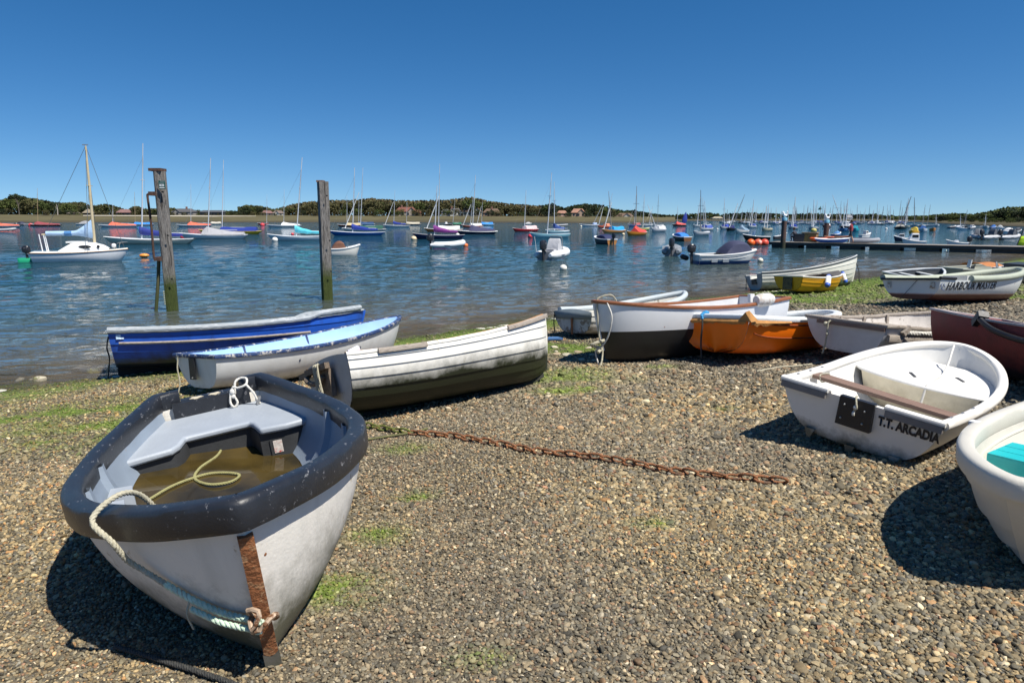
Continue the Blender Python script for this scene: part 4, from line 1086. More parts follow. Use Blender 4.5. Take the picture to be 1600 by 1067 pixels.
# ---- blue boat under a grey cover
def blue_boat():
    m_blue = pm('blue_paint', (0.016, 0.085, 0.42), 0.35, var=0.15, vscale=4, wear=((0.35, 0.36, 0.38), 0.735, 9), streak=((0.02, 0.02, 0.05), .5, 7), grime=((0.012, 0.012, 0.014), 0.10, 0.22, 5, 0.95), bump=.12)
    h, b = beach_boat('covered_boat', 'blue planked boat under a grey cover beside the left timber post', dict(L=3.95, B=1.5, Bt=1.194, Hs=.60, Hb=.73, p0=.66), -6.12, 10.241, 27.3, -8.0, -1.5, lift=0.04)
    planks(h, m_blue, b, 7, 0.011)
    inside(h, m_blue, b, .03); transom(h, m_blue, b, .03, crown=.02); stem_strip(h, m_blue, b, .06, .02)
    mg = pm('grey_tarpaulin', (0.30, 0.33, 0.35), 0.62, var=0.25, vscale=5, stretch=(1, 1, 3), bump=0.5, bscale=14, bdist=.02, wear=((.42, .44, .45), .60, 6))
    mb = MB(); rows = []
    for i in range(34):
        t = i / 33 * .985; y = h.beam(t) + .035; zs = h.sheer(t); x = h.pt(t, 1, 1)[0]
        hump = -0.02 + 0.07 * sstep(.70, .76, t) * (1 - .5 * sstep(.76, 1, t)); row = []
        for k in range(19):
            a = -1 + k / 9; e = abs(a)
            zz = zs + hump * (1 - e ** 2.4) + .015 if e < .97 else zs + .0
            row.append((x + (.03 if t > .97 else (-.03 if i == 0 else 0)), a * y * (1.0 if e < .97 else 1.015), zz + .012 * mnoise.noise(Vector((x * 3, a * 3, 0)))))
        rows.append(row)
    mb.grid(rows); mb.f.append(tuple(range(19))); c = mb.build('cover', mg, b, angle=60); md = c.modifiers.new('t', 'SOLIDIFY'); md.thickness = .008
    for sd in (-1, 1):
        mb = MB(); mb.tube([Vector(h.pt(t, 1, sd)) + Vector((0, sd * .02, .01 + .05 * sstep(.72, .77, t) + .006 * mnoise.noise(Vector((t * 30, 0, sd))))) for t in np.linspace(0, .97, 40)], .048, 9); mb.build('cover_roll', mg, c)
        mb = MB(); pts = []
        for i in range(20):
            t = .03 + .70 * i / 19; u = .74; p = Vector(h.pt(t, u, sd)) + Vector(h.normal(t, u, sd)) * .022; pts.append(p)
        mb.tube(pts, .020, 6); mb.build('rubbing_strake', m_weath, b)
    keel_strip(h, pm('black_keel', (.012, .012, .012), .8), b, .05, .05, skeg=.22)
    mb = MB(); p = h.pt(.03, .86, -1); mb.box((.10, p[1] - .022, p[2] - .04), (.20, p[1] - .014, p[2] + .03)); mb.build('sticker', pm('pale_sticker', (.62, .74, .85), .5, wear=((.3, .45, .6), .55, 60)), b)
    for k, (yy, m) in enumerate(((-.2, m_rope_dark), (-.12, m_rope_pale))):
        rope([(-.02, yy, .52), (-.05, yy - .02, .35), (-.03, yy, .18), (-.06 - .03 * k, yy, -.05), (-.07, yy - .02, -.14)], .010 - .004 * k, m, b, 'stern_line')
    # timber chock under the keel
    g = b.matrix_world @ Vector((.55, 0, 0)); 
blue_boat()

# ---- white dinghy with pale blue inside
def pale_blue_dinghy():
    mw = pm('cream_white_paint', (.70, .71, .70), .45, var=.06, grime=((.25, .24, .18), 0, .10, 8, .7), streak=((.5, .5, .46), .4, 8), bump=.1)
    mi = pm('pale_blue_interior', (.34, .53, .82), .5, var=.08, vscale=4, bump=.1)
    mt = pm('chipped_navy_rail', (.020, .045, .13), .55, var=.3, wear=((.45, .43, .40), .60, 14), bump=.3)
    h, b = beach_boat('rowing_dinghy', 'white dinghy with pale blue inside and chipped navy rail beside the blue boat', dict(L=3.67, B=1.35, Bt=.911, Hs=.47, Hb=.69, p0=.5, q0=1.6), -3.959, 8.361, 55.4, -5.0, -1.4, 'dinghy')
    shell(h, 'hull', mw, b); inside(h, mi, b, .03); transom(h, mw, b, .03)
    rail(h, rprof(-.03, .028, -.03, .022), mt, b, 'gunwale', True)
    for x in (.9, 1.75, 2.55): thwart(h, x, .24, .18, mi, b)
    for x in (1.1, 2.2):
        for sd in (1, -1):
            mb = MB(); p = Vector(h.pt(x / h.L, .98, sd)); mb.tube([p + Vector((0, -sd * .035, .02)), p + Vector((.02, -sd * .06, -.16)), p + Vector((.03, -sd * .16, -.26))], .018, 6); mb.build('knee', mt, b)
    mb = MB(); mb.box((-.012, -.02, .17), (-.03 - .002, .10, .44)); mb.build('outboard_pad', m_black, b)
    mb = MB(); mb.ball((-.034, .04, .19), .012, 6, 5); mb.build('bolt', m_galv, b)
    rope([(-.02, .35, .46), (-.04, .36, .3), (-.03, .35, .12), (-.06, .36, -.02)], .009, m_rope_pale, b, 'stern_line')
pale_blue_dinghy()

# ---- white clinker dinghy heeled over
def clinker_dinghy():
    mw = pm('clinker_white_paint', (.74, .72, .66), .5, var=.08, vscale=4, grime=((.016, .019, .007), .24, .42, 1.6, 1.0), wear=((.42, .38, .28), .70, 8), streak=((.55, .52, .42), .35, 10), bump=.15)
    mt = pm('grey_transom_paint', (.40, .42, .43), .6, var=.15, grime=(WEED, 0, .16, 9, .85), wear=((.22, .19, .15), .68, 7))
    h, b = beach_boat('clinker_dinghy', 'white lapped plank dinghy heeled over with old wooden motor bracket on its stern', dict(L=3.052, B=1.38, Bt=1.12, Hs=.58, Hb=.80, e=2.076, g=1.25, p0=.56, p1=.95, q0=1.35, rake=.16), -1.805, 6.710, 38.5, -19.2, 0.2, 'dinghy')
    planks(h, mw, b, 8, .012)
    inside(h, pm('worn_white_inside', (.62, .63, .62), .6, var=.15, wear=((.4, .35, .28), .65, 6)), b, .02); transom(h, mt, b, .035, crown=.05)
    pth = sheer_path(h, .02, .60, 26)
    rail(h, rprof(-.055, -.012, -.005, .022), m_pine, b, 'inwale', False, 30)
    rail(h, rprof(-.012, .020, -.022, .016), mw, b, 'gunwale', False, 30, jitter=.006)
    for a, c in ((.10, .27), (.63, .985)):
        pts = [Vector(h.pt(a + (c - a) * i / 14, 1, -1)) + Vector((0, -.022, -.012)) for i in range(15)]
        mb = MB(); mb.sweep(pts, rprof(-.012, .02, -.026, .028)); mb.build('rubbing_strake', m_weath, b)
    mi = pm('sky_blue_inside', (.30, .48, .68), .5, var=.1)
    rows = []
    for i in range(10):
        t = .70 + .28 * i / 9; p = Vector(h.pt(t, 1, 1)); rows.append([p + Vector((0, -.03, .012)), p + Vector((0, -.035, -.16))])
    mb = MB(); mb.grid(rows); mb.build('bow_lining', mi, b)
    thwart(h, 1.0, .42, .2, m_pine, b); thwart(h, 1.9, .45, .2, m_pine, b)
    keel_strip(h, pm('weedy_keel', (.02, .02, .014), .8, wear=((.05, .07, .02), .6, 6)), b, .06, .04, skeg=.17)
    stem_strip(h, mw, b)
    # motor bracket
    mo = pm('rotten_wood', (.15, .115, .085), .9, var=.5, vscale=14, stretch=(6, 1, 2), bump=.9, bscale=30)
    mb = MB(); mb.prism([(-.05, .34), (-.05, -.24), (-.11, -.26), (-.12, .28)], .50, .56); mb.prism([(-.012, .15), (-.012, -.20), (-.06, -.20), (-.06, .15)], .22, .50); mb.prism([(-.02, .52), (-.02, .30), (-.10, .28), (-.09, .54)], .49, .55)
    br = mb.build('motor_bracket', mo, b)
    mb = MB(); mb.tube(smoothpath([(-.06, .30, .52), (-.12, .25, .46), (-.13, .12, .40), (-.10, -.02, .39), (-.08, -.1, .44)]), .028, 7); mb.build('bracket_arm', mo, br)
    for k, y in enumerate((-.02, -.08, -.05, -.13)):
        rope([(-.10, y + .02, .55), (-.13, y, .56), (-.14, y - .01, .42), (-.13, y - .02 * (k % 2), .2), (-.13, y - .04 * (k - 1), .02)], .009, m_rope_pale, b, 'stern_line')
    mb = MB(); mb.ball((-.15, .0, .30), .026, 8, 6); mb.build('knot', m_rope_pale, b)
    # scrap of white fender by the stern corner
    mb = MB(); mb.tube([(.06, -.50, .585), (.16, -.52, .62)], .035, 10); mb.build('white_tube', pm('lilac_white_plastic', (.66, .64, .74), .5), b)
clinker_dinghy()

# ---- small grey stern behind the black and white boat
def grey_stern_dinghy():
    mw = pm('greyed_white_planks', (.60, .58, .52), .6, var=.12, wear=((.3, .27, .22), .62, 7), grime=(WEED, .0, .14, 6, .8))
    h, b = beach_boat('clinker_dinghy', 'old plank dinghy with slate topped stern and tube fender, beyond the black bottomed boat', dict(L=3.135, B=1.3, Bt=1.04, Hs=.452, Hb=.66, p0=.55), 1.126, 12.497, 36.1, -5.3, -1.9, 'dinghy')
    stem_strip(h, mw, b, .06, .02); planks(h, mw, b, 6, .011); inside(h, mw, b, .025); transom(h, pm('peeling_stern', (.47, .47, .44), .7, var=.2, wear=((.20, .16, .12), .60, 6), grime=((.10, .08, .06), .0, .12, 8, .7)), b, .03, crown=.05)
    ms = pm('slate_paint', (.17, .21, .24), .6, var=.15)
    mb = MB(); r = section(h, 0, 14); top = [p for p in r if p.z > .31]; pl = [p for p in top if p.y < 0] + [p for p in top if p.y >= 0][::1]
    stb = [p for p in r if p.z > .31 and p.y < 0]; prt = [p for p in r if p.z > .31 and p.y > 0]
    loop = stb + prt + [prt[-1].lerp(stb[0], f) + Vector((0, 0, .05 * (1 - (2 * f - 1) ** 2))) for f in (.15, .3, .5, .7, .85)]
    # slate band across the top of the stern
    mb.add([(p.x - .010, p.y, p.z) for p in loop], [tuple(range(len(loop)))]); o = mb.build('slate_band', ms, b)
    md = o.modifiers.new('t', 'SOLIDIFY'); md.thickness = .004
    mb = MB(); mb.bar((-.012, 0, .03), (-.012, 0, .33), .05, .014, (1, 0, 0)); mb.build('rudder_mount', m_rust, b)
    pth = sheer_path(h, .05, .999, 26); mb = MB(); mb.tube([p + Vector((0, 0, .03)) for p in pth], .055, 10); mb.build('tube_fender', pm('grey_tube', (.45, .50, .52), .55, var=.1), b)
    rope([(0, .5, .42), (-.03, .5, .25), (-.02, .49, .05)], .012, m_rope_dark, b, 'stern_line')
    mb = MB(); mb.prism([(-.32, -.10), (-.22, .18), (-.34, .28), (-.50, .12)], -.02, .015); o = mb.build('plastic_scrap', pm('blue_plastic', (.10, .22, .45), .4), None); o.matrix_world = b.matrix_world.copy(); o.location.z = beach_z(o.location.x, o.location.y) + .03
    tag(o, 'crumpled blue plastic scrap on the shingle under the grey topped stern', 'litter')
grey_stern_dinghy()

# ---- white boat with black bottom
def black_bottom_boat():
    m = bpy.data.materials.new('white_over_black'); m.use_nodes = True; nt = m.node_tree; L = nt.links.new; p = nt.nodes['Principled BSDF']; p.inputs['Roughness'].default_value = .4
    tc = _n(nt, 'ShaderNodeTexCoord'); sx = _n(nt, 'ShaderNodeSeparateXYZ'); L(tc.outputs['Object'], sx.inputs[0])
    gt = _n(nt, 'ShaderNodeMath', operation='GREATER_THAN'); gt.inputs[1].default_value = .40
    ad = _n(nt, 'ShaderNodeMath', operation='MULTIPLY_ADD'); ad.inputs[1].default_value = -0.035; L(sx.outputs[0], ad.inputs[0]); L(sx.outputs[2], ad.inputs[2]); L(ad.outputs[0], gt.inputs[0])
    no = _n(nt, 'ShaderNodeTexNoise'); no.inputs['Scale'].default_value = 5; no.inputs['Detail'].default_value = 6; L(tc.outputs['Object'], no.inputs[0])
    r1 = _n(nt, 'ShaderNodeValToRGB'); r1.color_ramp.elements[0].color = (.012, .012, .013, 1); r1.color_ramp.elements[1].color = (.028, .028, .028, 1); L(no.outputs['Fac'], r1.inputs[0])
    r2 = _n(nt, 'ShaderNodeValToRGB'); r2.color_ramp.elements[0].color = (.70, .71, .72, 1); r2.color_ramp.elements[1].color = (.78, .79, .80, 1); L(no.outputs['Fac'], r2.inputs[0])
    mx = _n(nt, 'ShaderNodeMix', data_type='RGBA'); L(gt.outputs[0], mx.inputs[0]); L(r1.outputs[0], mx.inputs[6]); L(r2.outputs[0], mx.inputs[7]); L(mx.outputs[2], p.inputs['Base Color'])
    h, b = beach_boat('motor_launch', 'smooth white boat with black bottom and brown wooden rail, behind the orange dinghy', dict(L=3.11, B=1.4, Bt=1.09, Hs=.746, Hb=.945, rake=.14, p0=.5, p1=.8, q0=1.5, e=2.4, g=1.5), 4.07, 10.821, 203.6, 4.6, -1.2)
    shell(h, 'hull', m, b, 40, 16); inside(h, pm('plain_white_inside', (.66, .67, .68), .5), b, .03); transom(h, m, b, .035)
    rail(h, rprof(-.035, .022, -.028, .022), m_varn, b, 'gunwale', True)
    stem_strip(h, pm('white_stem', (.72, .73, .74), .4), b, .06, .01, .35, 1)
    thwart(h, 1.2, .52, .22, m_varn, b); thwart(h, 2.2, .55, .22, m_varn, b)
    mb = MB(); mb.lathe([(.01, -.16), (.07, -.15), (.095, -.10), (.095, .10), (.07, .15), (.01, .16)], 14, axis='x'); f = mb.build('fender', pm('mottled_fender', (.50, .44, .38), .7, var=.2, wear=((.62, .6, .56), .5, 12)), None)
    f.matrix_world = b.matrix_world @ Matrix.Translation((.62, .665, .77)); tag(f, 'small mottled fender hanging over the brown rail of the black bottomed boat', 'fender')
    mb = MB(); mb.box((.66, .46, .74), (.74, .52, .86)); mb.build('rowlock_block', pm('plain_white_block', (.7, .7, .7), .5), b)
    # bow lines
    bx = h.L
    rope([(bx - .30, .12, .93), (bx - .20, .13, 1.02), (bx - .05, .07, .99), (bx - .02, .06, .93), (bx - .01, .07, .7), (bx - .03, .05, .45), (bx - .08, .04, .25), (bx - .03, .09, .10), (bx + .05, .14, -.02)], .014, m_rope_pale, b, 'bow_line')
    rope([(bx - .10, .20, .92), (bx - .12, .27, .72), (bx - .10, .18, .45), (bx - .05, .08, .30), (bx + .0, -.02, .22), (bx - .02, .03, .0), (bx - .05, .02, -.05)], .012, m_rope_white, b, 'bow_line')
    mb = MB(); mb.tube(smoothpath([(bx - .10, .07, .38), (bx + .02, .06, .36), (bx + .08, .02, .33), (bx + .02, -.05, .30), (bx - .06, .03, .26), (bx + .02, .08, .22)]), .024, 7); mb.build('rope_knot', m_rope_pale, b)
black_bottom_boat()

# ---- orange dinghy
def orange_dinghy():
    mo = pm('orange_gelcoat', (.95, .185, .002), .45, var=.08, vscale=3, wear=((.05, .045, .03), .735, 7), grime=((.035, .025, .012), -.02, .07, 6, .85), bump=.08)
    mp = pm('pale_deck', (.66, .69, .70), .5, var=.1, wear=((.5, .5, .48), .62, 12))
    mf = pm('bare_fibreglass', (.42, .20, .055), .8, var=.3, vscale=14, bump=.6, bscale=50)
    h, b = beach_boat('plastic_dinghy', 'battered orange dinghy with pale torn rim and blue cord on its stern', dict(L=2.645, B=1.32, Bt=1.21, Hs=.542, Hb=.587, p0=.52, q0=1.5, e=2.6, g=1.9, rake=.2), 2.736, 9.169, 33.0, -5.8, -4.3, 'dinghy')
    shell(h, 'hull', mo, b, 34, 14); inside(h, mp, b, .03); 
    # cathedral transom: two hollows between three hulls
    mb = MB(); rows = []
    for j in range(9):
        z = .04 + (.542 - .04) * j / 8; y1 = half_at(h, 0, z); row = []
        for k in range(25):
            a = -1 + k / 12; hol = .10 * abs(math.sin(a * math.pi)) ** 1.5 * (1 - j / 8) ** 1.2
            row.append((h.trake * (1 - j / 8) - .006 + hol, a * y1, z))
        rows.append(row)
    mb.grid(rows); mb.build('transom', mo, b, angle=60)
    rail(h, rprof(-.10, .020, -.05, .030, .4), mp, b, 'rim', True)
    # raised mouldings along the side
    for u in (.55, .80):
        for sd in (-1, 1):
            pts = []
            for i in range(24):
                t = .05 + .9 * i / 23; uu = u + (.13 if u < .7 else 0) * math.exp(-t * 14); p = Vector(h.pt(t, uu, sd)) + Vector(h.normal(t, uu, sd)) * .004; pts.append(p)
            mb = MB(); mb.tube(pts, .012, 6); mb.build('side_moulding', pm('orange_groove', (.20, .045, .006), .5), b)
    rg = random.Random(3)
    def torn(seg):
        mb = MB(); rows = []
        for i, (p, n, w) in enumerate(seg):
            rows.append([p + n * .010 + Vector((0, 0, .0)), p + n * (.026 + .01 * rg.random()) + Vector((0, 0, -w * .5)), p + n * (.012 + .008 * rg.random()) + Vector((0, 0, -w * rg.uniform(.7, 1.1)))])
        mb.grid(rows); mb.build('torn_edge', mf, b)
    torn([(Vector((-.01, y, .51)), Vector((-1, 0, 0)), .07) for y in np.linspace(.58, -.58, 22)])
    torn([(Vector(h.pt(t, 1, -1)) + Vector((0, 0, -.03)), Vector(h.normal(t, .9, -1)), .10 * (1 - t * 2.2)) for t in np.linspace(0, .3, 14)])
    mb = MB(); mb.add([(-.03, -.46, .50), (-.035, -.66, .47), (.10, -.665, .49), (-.04, -.57, .60), (.0, -.60, .62)], [(0, 1, 3), (1, 2, 4), (1, 4, 3), (0, 3, 4)]); mb.build('torn_flap', mf, b)
    rope([(.10, .16, .58), (.03, .15, .595), (-.05, .14, .56), (-.055, .13, .50)], .022, pm('blue_cord', (.05, .32, .62), .6, var=.2), b, 'blue_cord'); rope([(-.05, .14, .56), (-.06, .12, .42), (-.06, .14, .2), (-.06, .13, -.04)], .013, m_rope_dark, b, 'hanging_line')
orange_dinghy()

# ---- grey white dinghy with weathered rail
def weathered_dinghy():
    mw = pm('old_white_paint', (.56, .56, .56), .6, var=.1, wear=((.35, .33, .3), .70, 6), grime=((.25, .23, .17), 0, .1, 7, .7), bump=.15)
    mi = pm('old_inside', (.52, .48, .44), .7, var=.2, wear=((.2, .17, .14), .63, 9))
    h, b = beach_boat('pram_dinghy', 'greyed white dinghy with weathered bare wood rail and rope fender, behind the name lettered dinghy', dict(L=2.693, B=1.299, Bt=1.119, Hs=.456, Hb=.547, p0=.5, q0=1.5, rake=.12, e=2.5, g=1.6), 4.247, 8.656, 29.9, -.3, -4.5, 'dinghy')
    shell(h, 'hull', mw, b); inside(h, mi, b, .03); transom(h, mw, b, .035)
    rail(h, rprof(-.045, .022, -.02, .025, .35), m_weath, b, 'gunwale', True, jitter=.012)
    mb = MB(); mb.bar((-.02, .38, .41), (-.02, -.555, .41), .028, .04); mb.build('stern_rail', m_brown, b)
    thwart(h, .75, .33, .2, m_weath, b); thwart(h, 1.6, .35, .2, m_weath, b)
    for z, r, m, a, c in ((.40, .030, m_rope_white, .12, .93), (.315, .036, m_weath, .02, .93)):
        pts = []
        for i in range(20):
            t = a + (c - a) * i / 19; zz = z * h.sheer(t) / .456; y = half_at(h, t, zz); p = Vector((h.pt(t, .8, -1)[0], -y, zz)) + Vector(h.normal(t, .8, -1)) * .022; pts.append(p)
        mb = MB()
        if m is m_rope_white: rope_mesh(mb, pts, r, 6)
        else: mb.sweep(pts, rprof(-.02, .03, -.045, .045))
        mb.build('rope_fender' if m is m_rope_white else 'rubbing_strake', m, b)
    mb = MB(); p = Vector(h.pt(.12, .9, -1)); mb.bar(p + Vector((-.06, -.02, -.05)), p + Vector((.04, -.03, .04)), .05, .06); mb.build('fender_end', m_weath, b)
    for t in (.3, .5, .68):
        for sd in (-1, 1):
            mb = MB(); p = Vector(h.pt(t, 1, sd)); mb.bar(p + Vector((0, -sd * .05, .01)), p + Vector((0, -sd * .06, -.2)), .05, .02); mb.build('rib', m_weath, b)
    rope([(-.03, .18, .44), (-.06, .19, .40), (-.045, .2, .28), (-.04, .21, .12), (-.06, .22, .0)], .012, m_rope_pale, b, 'stern_line'); mb = MB(); mb.ball((-.05, .23, .39), .03, 8, 6); mb.ball((-.05, .19, .26), .02, 8, 6); mb.build('knot', m_rope_pale, b)
weathered_dinghy()

# ---- maroon boat at the right edge
def maroon_boat():
    mm = pm('maroon_paint', (.19, .024, .022), .6, var=.25, wear=((.25, .2, .16), .735, 10), grime=((.012, .016, .02), .05, .30, 3, .95), bump=.2)
    mi = pm('plum_inside', (.19, .035, .06), .5, var=.15)
    h, b = beach_boat('open_boat', 'dark maroon open boat with plum coloured inside, cut by the right edge', dict(L=3.2, B=1.379, Bt=1.0, Hs=.601, Hb=.673, p0=.55), 5.431, 8.191, -80, -9, -2.2)
    shell(h, 'hull', mm, b); inside(h, mi, b, .03); transom(h, mm, b, .03)
    rail(h, rprof(-.02, .02, -.012, .016), pm('grey_edge', (.38, .34, .33), .6, var=.3), b, 'gunwale', True)
    thwart(h, 1.0, .45, .22, mi, b); thwart(h, 2.0, .45, .22, mi, b)
    p = Vector(h.pt(.27, 1, -1)); mb = MB(); mb.tube(smoothpath([p + Vector((-.06, .12, .03)), p + Vector((0, 0, .07)), p + Vector((.06, -.05, -.01)), p + Vector((.3, -.08, -.10)), p + Vector((.7, -.09, -.15)), p + Vector((1.2, -.09, -.12))]), .030, 8); mb.build('black_hose', m_black, b)
    mb = MB(); mb.bar(p + Vector((-.05, .02, -.06)), p + Vector((.06, -.03, .06)), .10, .08); mb.build('hose_bracket', m_black, b)
maroon_boat()

# ---- white dinghy with the name on its stern
def named_dinghy():
    mw = pm('white_gelcoat', (.76, .73, .67), .38, var=.05, vscale=3, grime=((.075, .066, .03), 0.045, .16, 6, .92), wear=((.45, .42, .36), .745, 8), bump=.06)
    mi = pm('white_gelcoat_inside', (.68, .67, .64), .45, var=.06, wear=((.30, .28, .25), .74, 6), bump=.06, streak=((.45, .42, .36), .3, 6))
    h, b = beach_boat('plastic_dinghy', 'white plastic dinghy lettered T.T. ARCADIA on its stern, with brown plank seat', dict(L=2.4, B=1.235, Bt=1.19, Hs=.436, Hb=.56, e=2.3, g=1.8, rake=.15, p0=.42, q0=1.7, p1=.7, rocker=.03), 2.578, 5.023, 41.7, 6.4, 0, 'dinghy')
    shell(h, 'hull', mw, b, 40, 16); inside(h, mi, b, .035); transom(h, mw, b, .04, notch=(.20, .02))
    sp = sheer_path(h, 0, .999, 40); mb = MB(); mb.sweep(sp, rprof(-.055, .022, -.05, .016, .4)); mb.build('rim', mw, b, angle=45)
    zt = h.sheer(0)
    for y0, y1 in ((.60, .22), (-.60, -.20)):
        mb = MB(); pr = rprof(-.035, .04, -.02, .018, .45); mb.sweep([(0, y0, zt), (0, y0 * .6 + y1 * .4, zt), (0, y1, zt)], [(o * (1 if y0 > y1 else -1), z) for o, z in pr]); e = mb.build('stern_rim', mw, b)
        mb = MB(); mb.box((-.040, min(y0, y1) + .01, zt - .066), (-.014, max(y0, y1) - .01, zt - .016)); mb.build('rubber_strip', pm('grey_rubber', (.20, .18, .165), .7, var=.2), e)
    mb = MB(); mb.box((-.022, -.13, .205), (-.004 + .03, .125, zt - .005)); pad = mb.build('motor_plate', m_black, b)
    for y, z in ((.08, .37), (-.07, .36), (-.07, .26), (.09, .26), (.0, .34)):
        mb = MB(); mb.ball((-.024, y, z), .009, 8, 6); mb.build('bolt', m_galv, pad)
    rope([(.02, .02, .445), (-.02, .01, .445), (-.045, -.01, .40), (-.04, -.015, .37), (-.035, 0, .345), (-.04, -.005, .31)], .008, m_rope_pale, b, 'stern_line'); mb = MB(); mb.ball((-.04, -.005, .375), .016, 8, 6); mb.build('knot', m_rope_white, b); mb = MB(); mb.ball((-.04, 0, .325), .012, 8, 6, (1, 1, 1.6)); mb.build('knot', m_rope_white, b)
    me = text_mesh('T.T. ARCADIA', .098, .0052, .67); transom_text(me, m_letter, b, h, -.165, .285, .010, 0)
    # inside lettering, small
    me = text_mesh('T.T. ARCADIA', .05, 0, .62)
    for v in me.vertices:
        x = .62 + v.co.x * 1.0; z = .34 + v.co.y; v.co = Vector((x, half_at(h, x / h.L, z) - .042, z))
    link_mesh('lettering', me, m_letter, b, False)
    # loose brown plank lying across
    mb = MB(); mb.prism([(.42, .545), (.56, .54), (.46, -.565), (.33, -.57)], .375, .405); pk = mb.build('loose_plank', m_brown, None); pk.matrix_world = b.matrix_world.copy(); tag(pk, 'weathered brown plank laid across the dinghy lettered T.T. ARCADIA', 'plank')
    rope([(.46, .50, .408), (.50, .49, .414), (.56, .47, .41), (.57, .46, .37), (.43, .46, .36), (.42, .48, .40), (.46, .50, .41)], .006, m_rope_pale, pk, 'lashing', False)
    # moulded bow seat / buoyancy block
    mb = MB(); rows = []
    zt2 = .36
    front = []
    for k in range(13):
        y = -.5 + k / 12; front.append((1.18 + .10 * abs(y * 2) ** 2, y * .98))
    ed = [(x / h.L, half_at(h, x / h.L, zt2) - .03) for x in (1.35, 1.6, 1.8, 2.0, 2.15, 2.25)]
    out = front + [(t * h.L, y) for t, y in ed] + [(t * h.L, -y) for t, y in ed[::-1]]
    mb.prism(out, .335, zt2); s = mb.build('bow_seat', mi, b, angle=30); md = s.modifiers.new('r', 'BEVEL'); md.width = .012; md.segments = 2; md.limit_method = 'ANGLE'
    mb = MB(); rows = [[(x + .02 + (.08 * (1 - j / 5)), y * (.86 + .12 * j / 5), .05 + .288 * j / 5) for x, y in front] for j in range(6)]; mb.grid(rows); mb.build('seat_front', pm('stained_seat_front', (.66, .60, .46), .6, var=.15, grime=((.30, .23, .12), .10, .28, 8, .5)), b)
    for q in ((1.55, .16, .10), (1.80, -.15, .07)):
        mb = MB(); mb.prism([(q[0], q[1]), (q[0] + .02, q[1] - .02), (q[0] - q[2], q[1] - .10), (q[0] - q[2] - .03, q[1] - .09)], zt2 + .001, zt2 + .006); mb.build('leaf_debris', m_seat_dark, b)
    rope([(2.20, .02, .575), (2.10, 0, .53), (1.95, -.03, .42), (1.75, -.06, .375), (1.55, -.07, .372), (1.30, -.09, .372), (1.20, -.10, .35), (1.16, -.10, .2)], .010, m_rope_white, b, 'painter', False)
    for t in (.08, .18, .28):
        for sd in (-1, 1):
            mb = MB(); p = Vector(h.pt(t, 1, sd)); mb.box((p.x - .022, p.y - sd * .032 - .008, p.z + .0145), (p.x + .022, p.y - sd * .032 + .008, p.z + .0185)); mb.build('rowlock_plate', m_galv, b)
    for yy in (.0, -.32, .32):
        mb = MB(); rows = []
        for i in range(10):
            x = .02 + 1.5 * i / 9; d = .05 * (1 - i / 12); z = h.pt(x / h.L, min(1, .02 + abs(yy) * .55), 1)[2]; rows.append([(x, yy - .04, z + .02), (x, yy - .015, z - d), (x, yy + .015, z - d), (x, yy + .04, z + .02)])
        mb.grid(rows); mb.f.append((0, 1, 2, 3)); mb.build('keel_runner', mw, b)
named_dinghy()
_g = on_ground(1195, 625)

# ---- cream dinghy with turquoise seats
def cream_dinghy():
    mc = pm('cream_plastic', (.56, .53, .46), .5, var=.05, bump=.15, bscale=120)
    mt = pm('turquoise_paint', (.012, .42, .44), .45, var=.08, bump=.15, stretch=(1, 1, 1))
    h, b = beach_boat('rowing_dinghy', 'cream plastic dinghy with turquoise seats in the lower right corner', dict(L=2.682, B=1.36, Bt=1.15, Hs=.513, Hb=.587, e=2.131, g=1.434, p0=.55, q0=1.3), 4.581, 4.276, -149, 1.6, -2.0, 'dinghy')
    # stepped hull: each lap sits proud of the one below
    n = 5
    for k in range(n):
        rows = []
        for i in range(41):
            t = .9995 * (1 - (1 - i / 40) ** 1.35); row = []
            for sd in (-1, 1):
                seg = []
                for j in range(4):
                    u = k / n + (j / 3) / n; p = Vector(h.pt(t, u, sd)) + (Vector(h.normal(t, max(.03, u), sd)) * (.018 * (1 - j / 3)) if k else Vector((0, 0, 0))); seg.append(p)
                row.append(seg)
            rows.append(row)
        mb = MB(); mb.grid([r[0] for r in rows]); mb.grid([r[1] for r in rows])
        mb.build('hull' if k == 0 else 'hull_lap', mc, b, angle=30)
    inside(h, mc, b, .03); transom(h, mc, b, .03); stem_strip(h, mc, b, .09, .022, 0.0, .97)
    for u in (.45, .6, .75):
        for sd in (-1, 1):
            pts = [Vector(h.pt(t, u, sd)) - Vector(h.normal(t, u, sd)) * .032 for t in np.linspace(.03, .93, 24)]; mb = MB(); mb.tube(pts, .010, 6); mb.build('inside_lap', mc, b)
    sp = sheer_path(h, 0, .999, 40); mb = MB(); mb.sweep(sp, rprof(-.05, .035, -.10, .014, .3), True); mb.build('rim', mc, b, angle=45)
    for x in (.80, 1.72):
        t = x / h.L; z = .40; y = min(half_at(h, (x + .16) / h.L, z - .13), half_at(h, (x - .16) / h.L, z - .13)) - .035
        mb = MB(); mb.box((x - .15, -y, z - .12), (x + .15, y, z - .008)); s = mb.build('thwart', mt, b)
        for k in range(3):
            mb = MB(); mb.box((x - .15 + k * .1 + .003, -y - .0, z - .0075), (x - .05 + k * .1 - .003, y, z)); mb.build('slat', mt, s)
    mb = MB(); p = Vector(h.pt(.62, 1, -1)); mb.box((p.x - .02, p.y - .038, p.z - .05), (p.x + .03, p.y + .01, p.z + .0155)); mb.build('name_plate', pm('white_label', (.7, .7, .7), .5), b)
    # bow locker
    out = [(x, half_at(h, min(.97, (x + .2) / h.L), .29) - .04) for x in (2.0, 2.12, 2.22)]; mb = MB(); mb.prism(out + [(x, -y) for x, y in out[::-1]], .30, .35); mb.build('bow_locker', mt, b)
cream_dinghy()

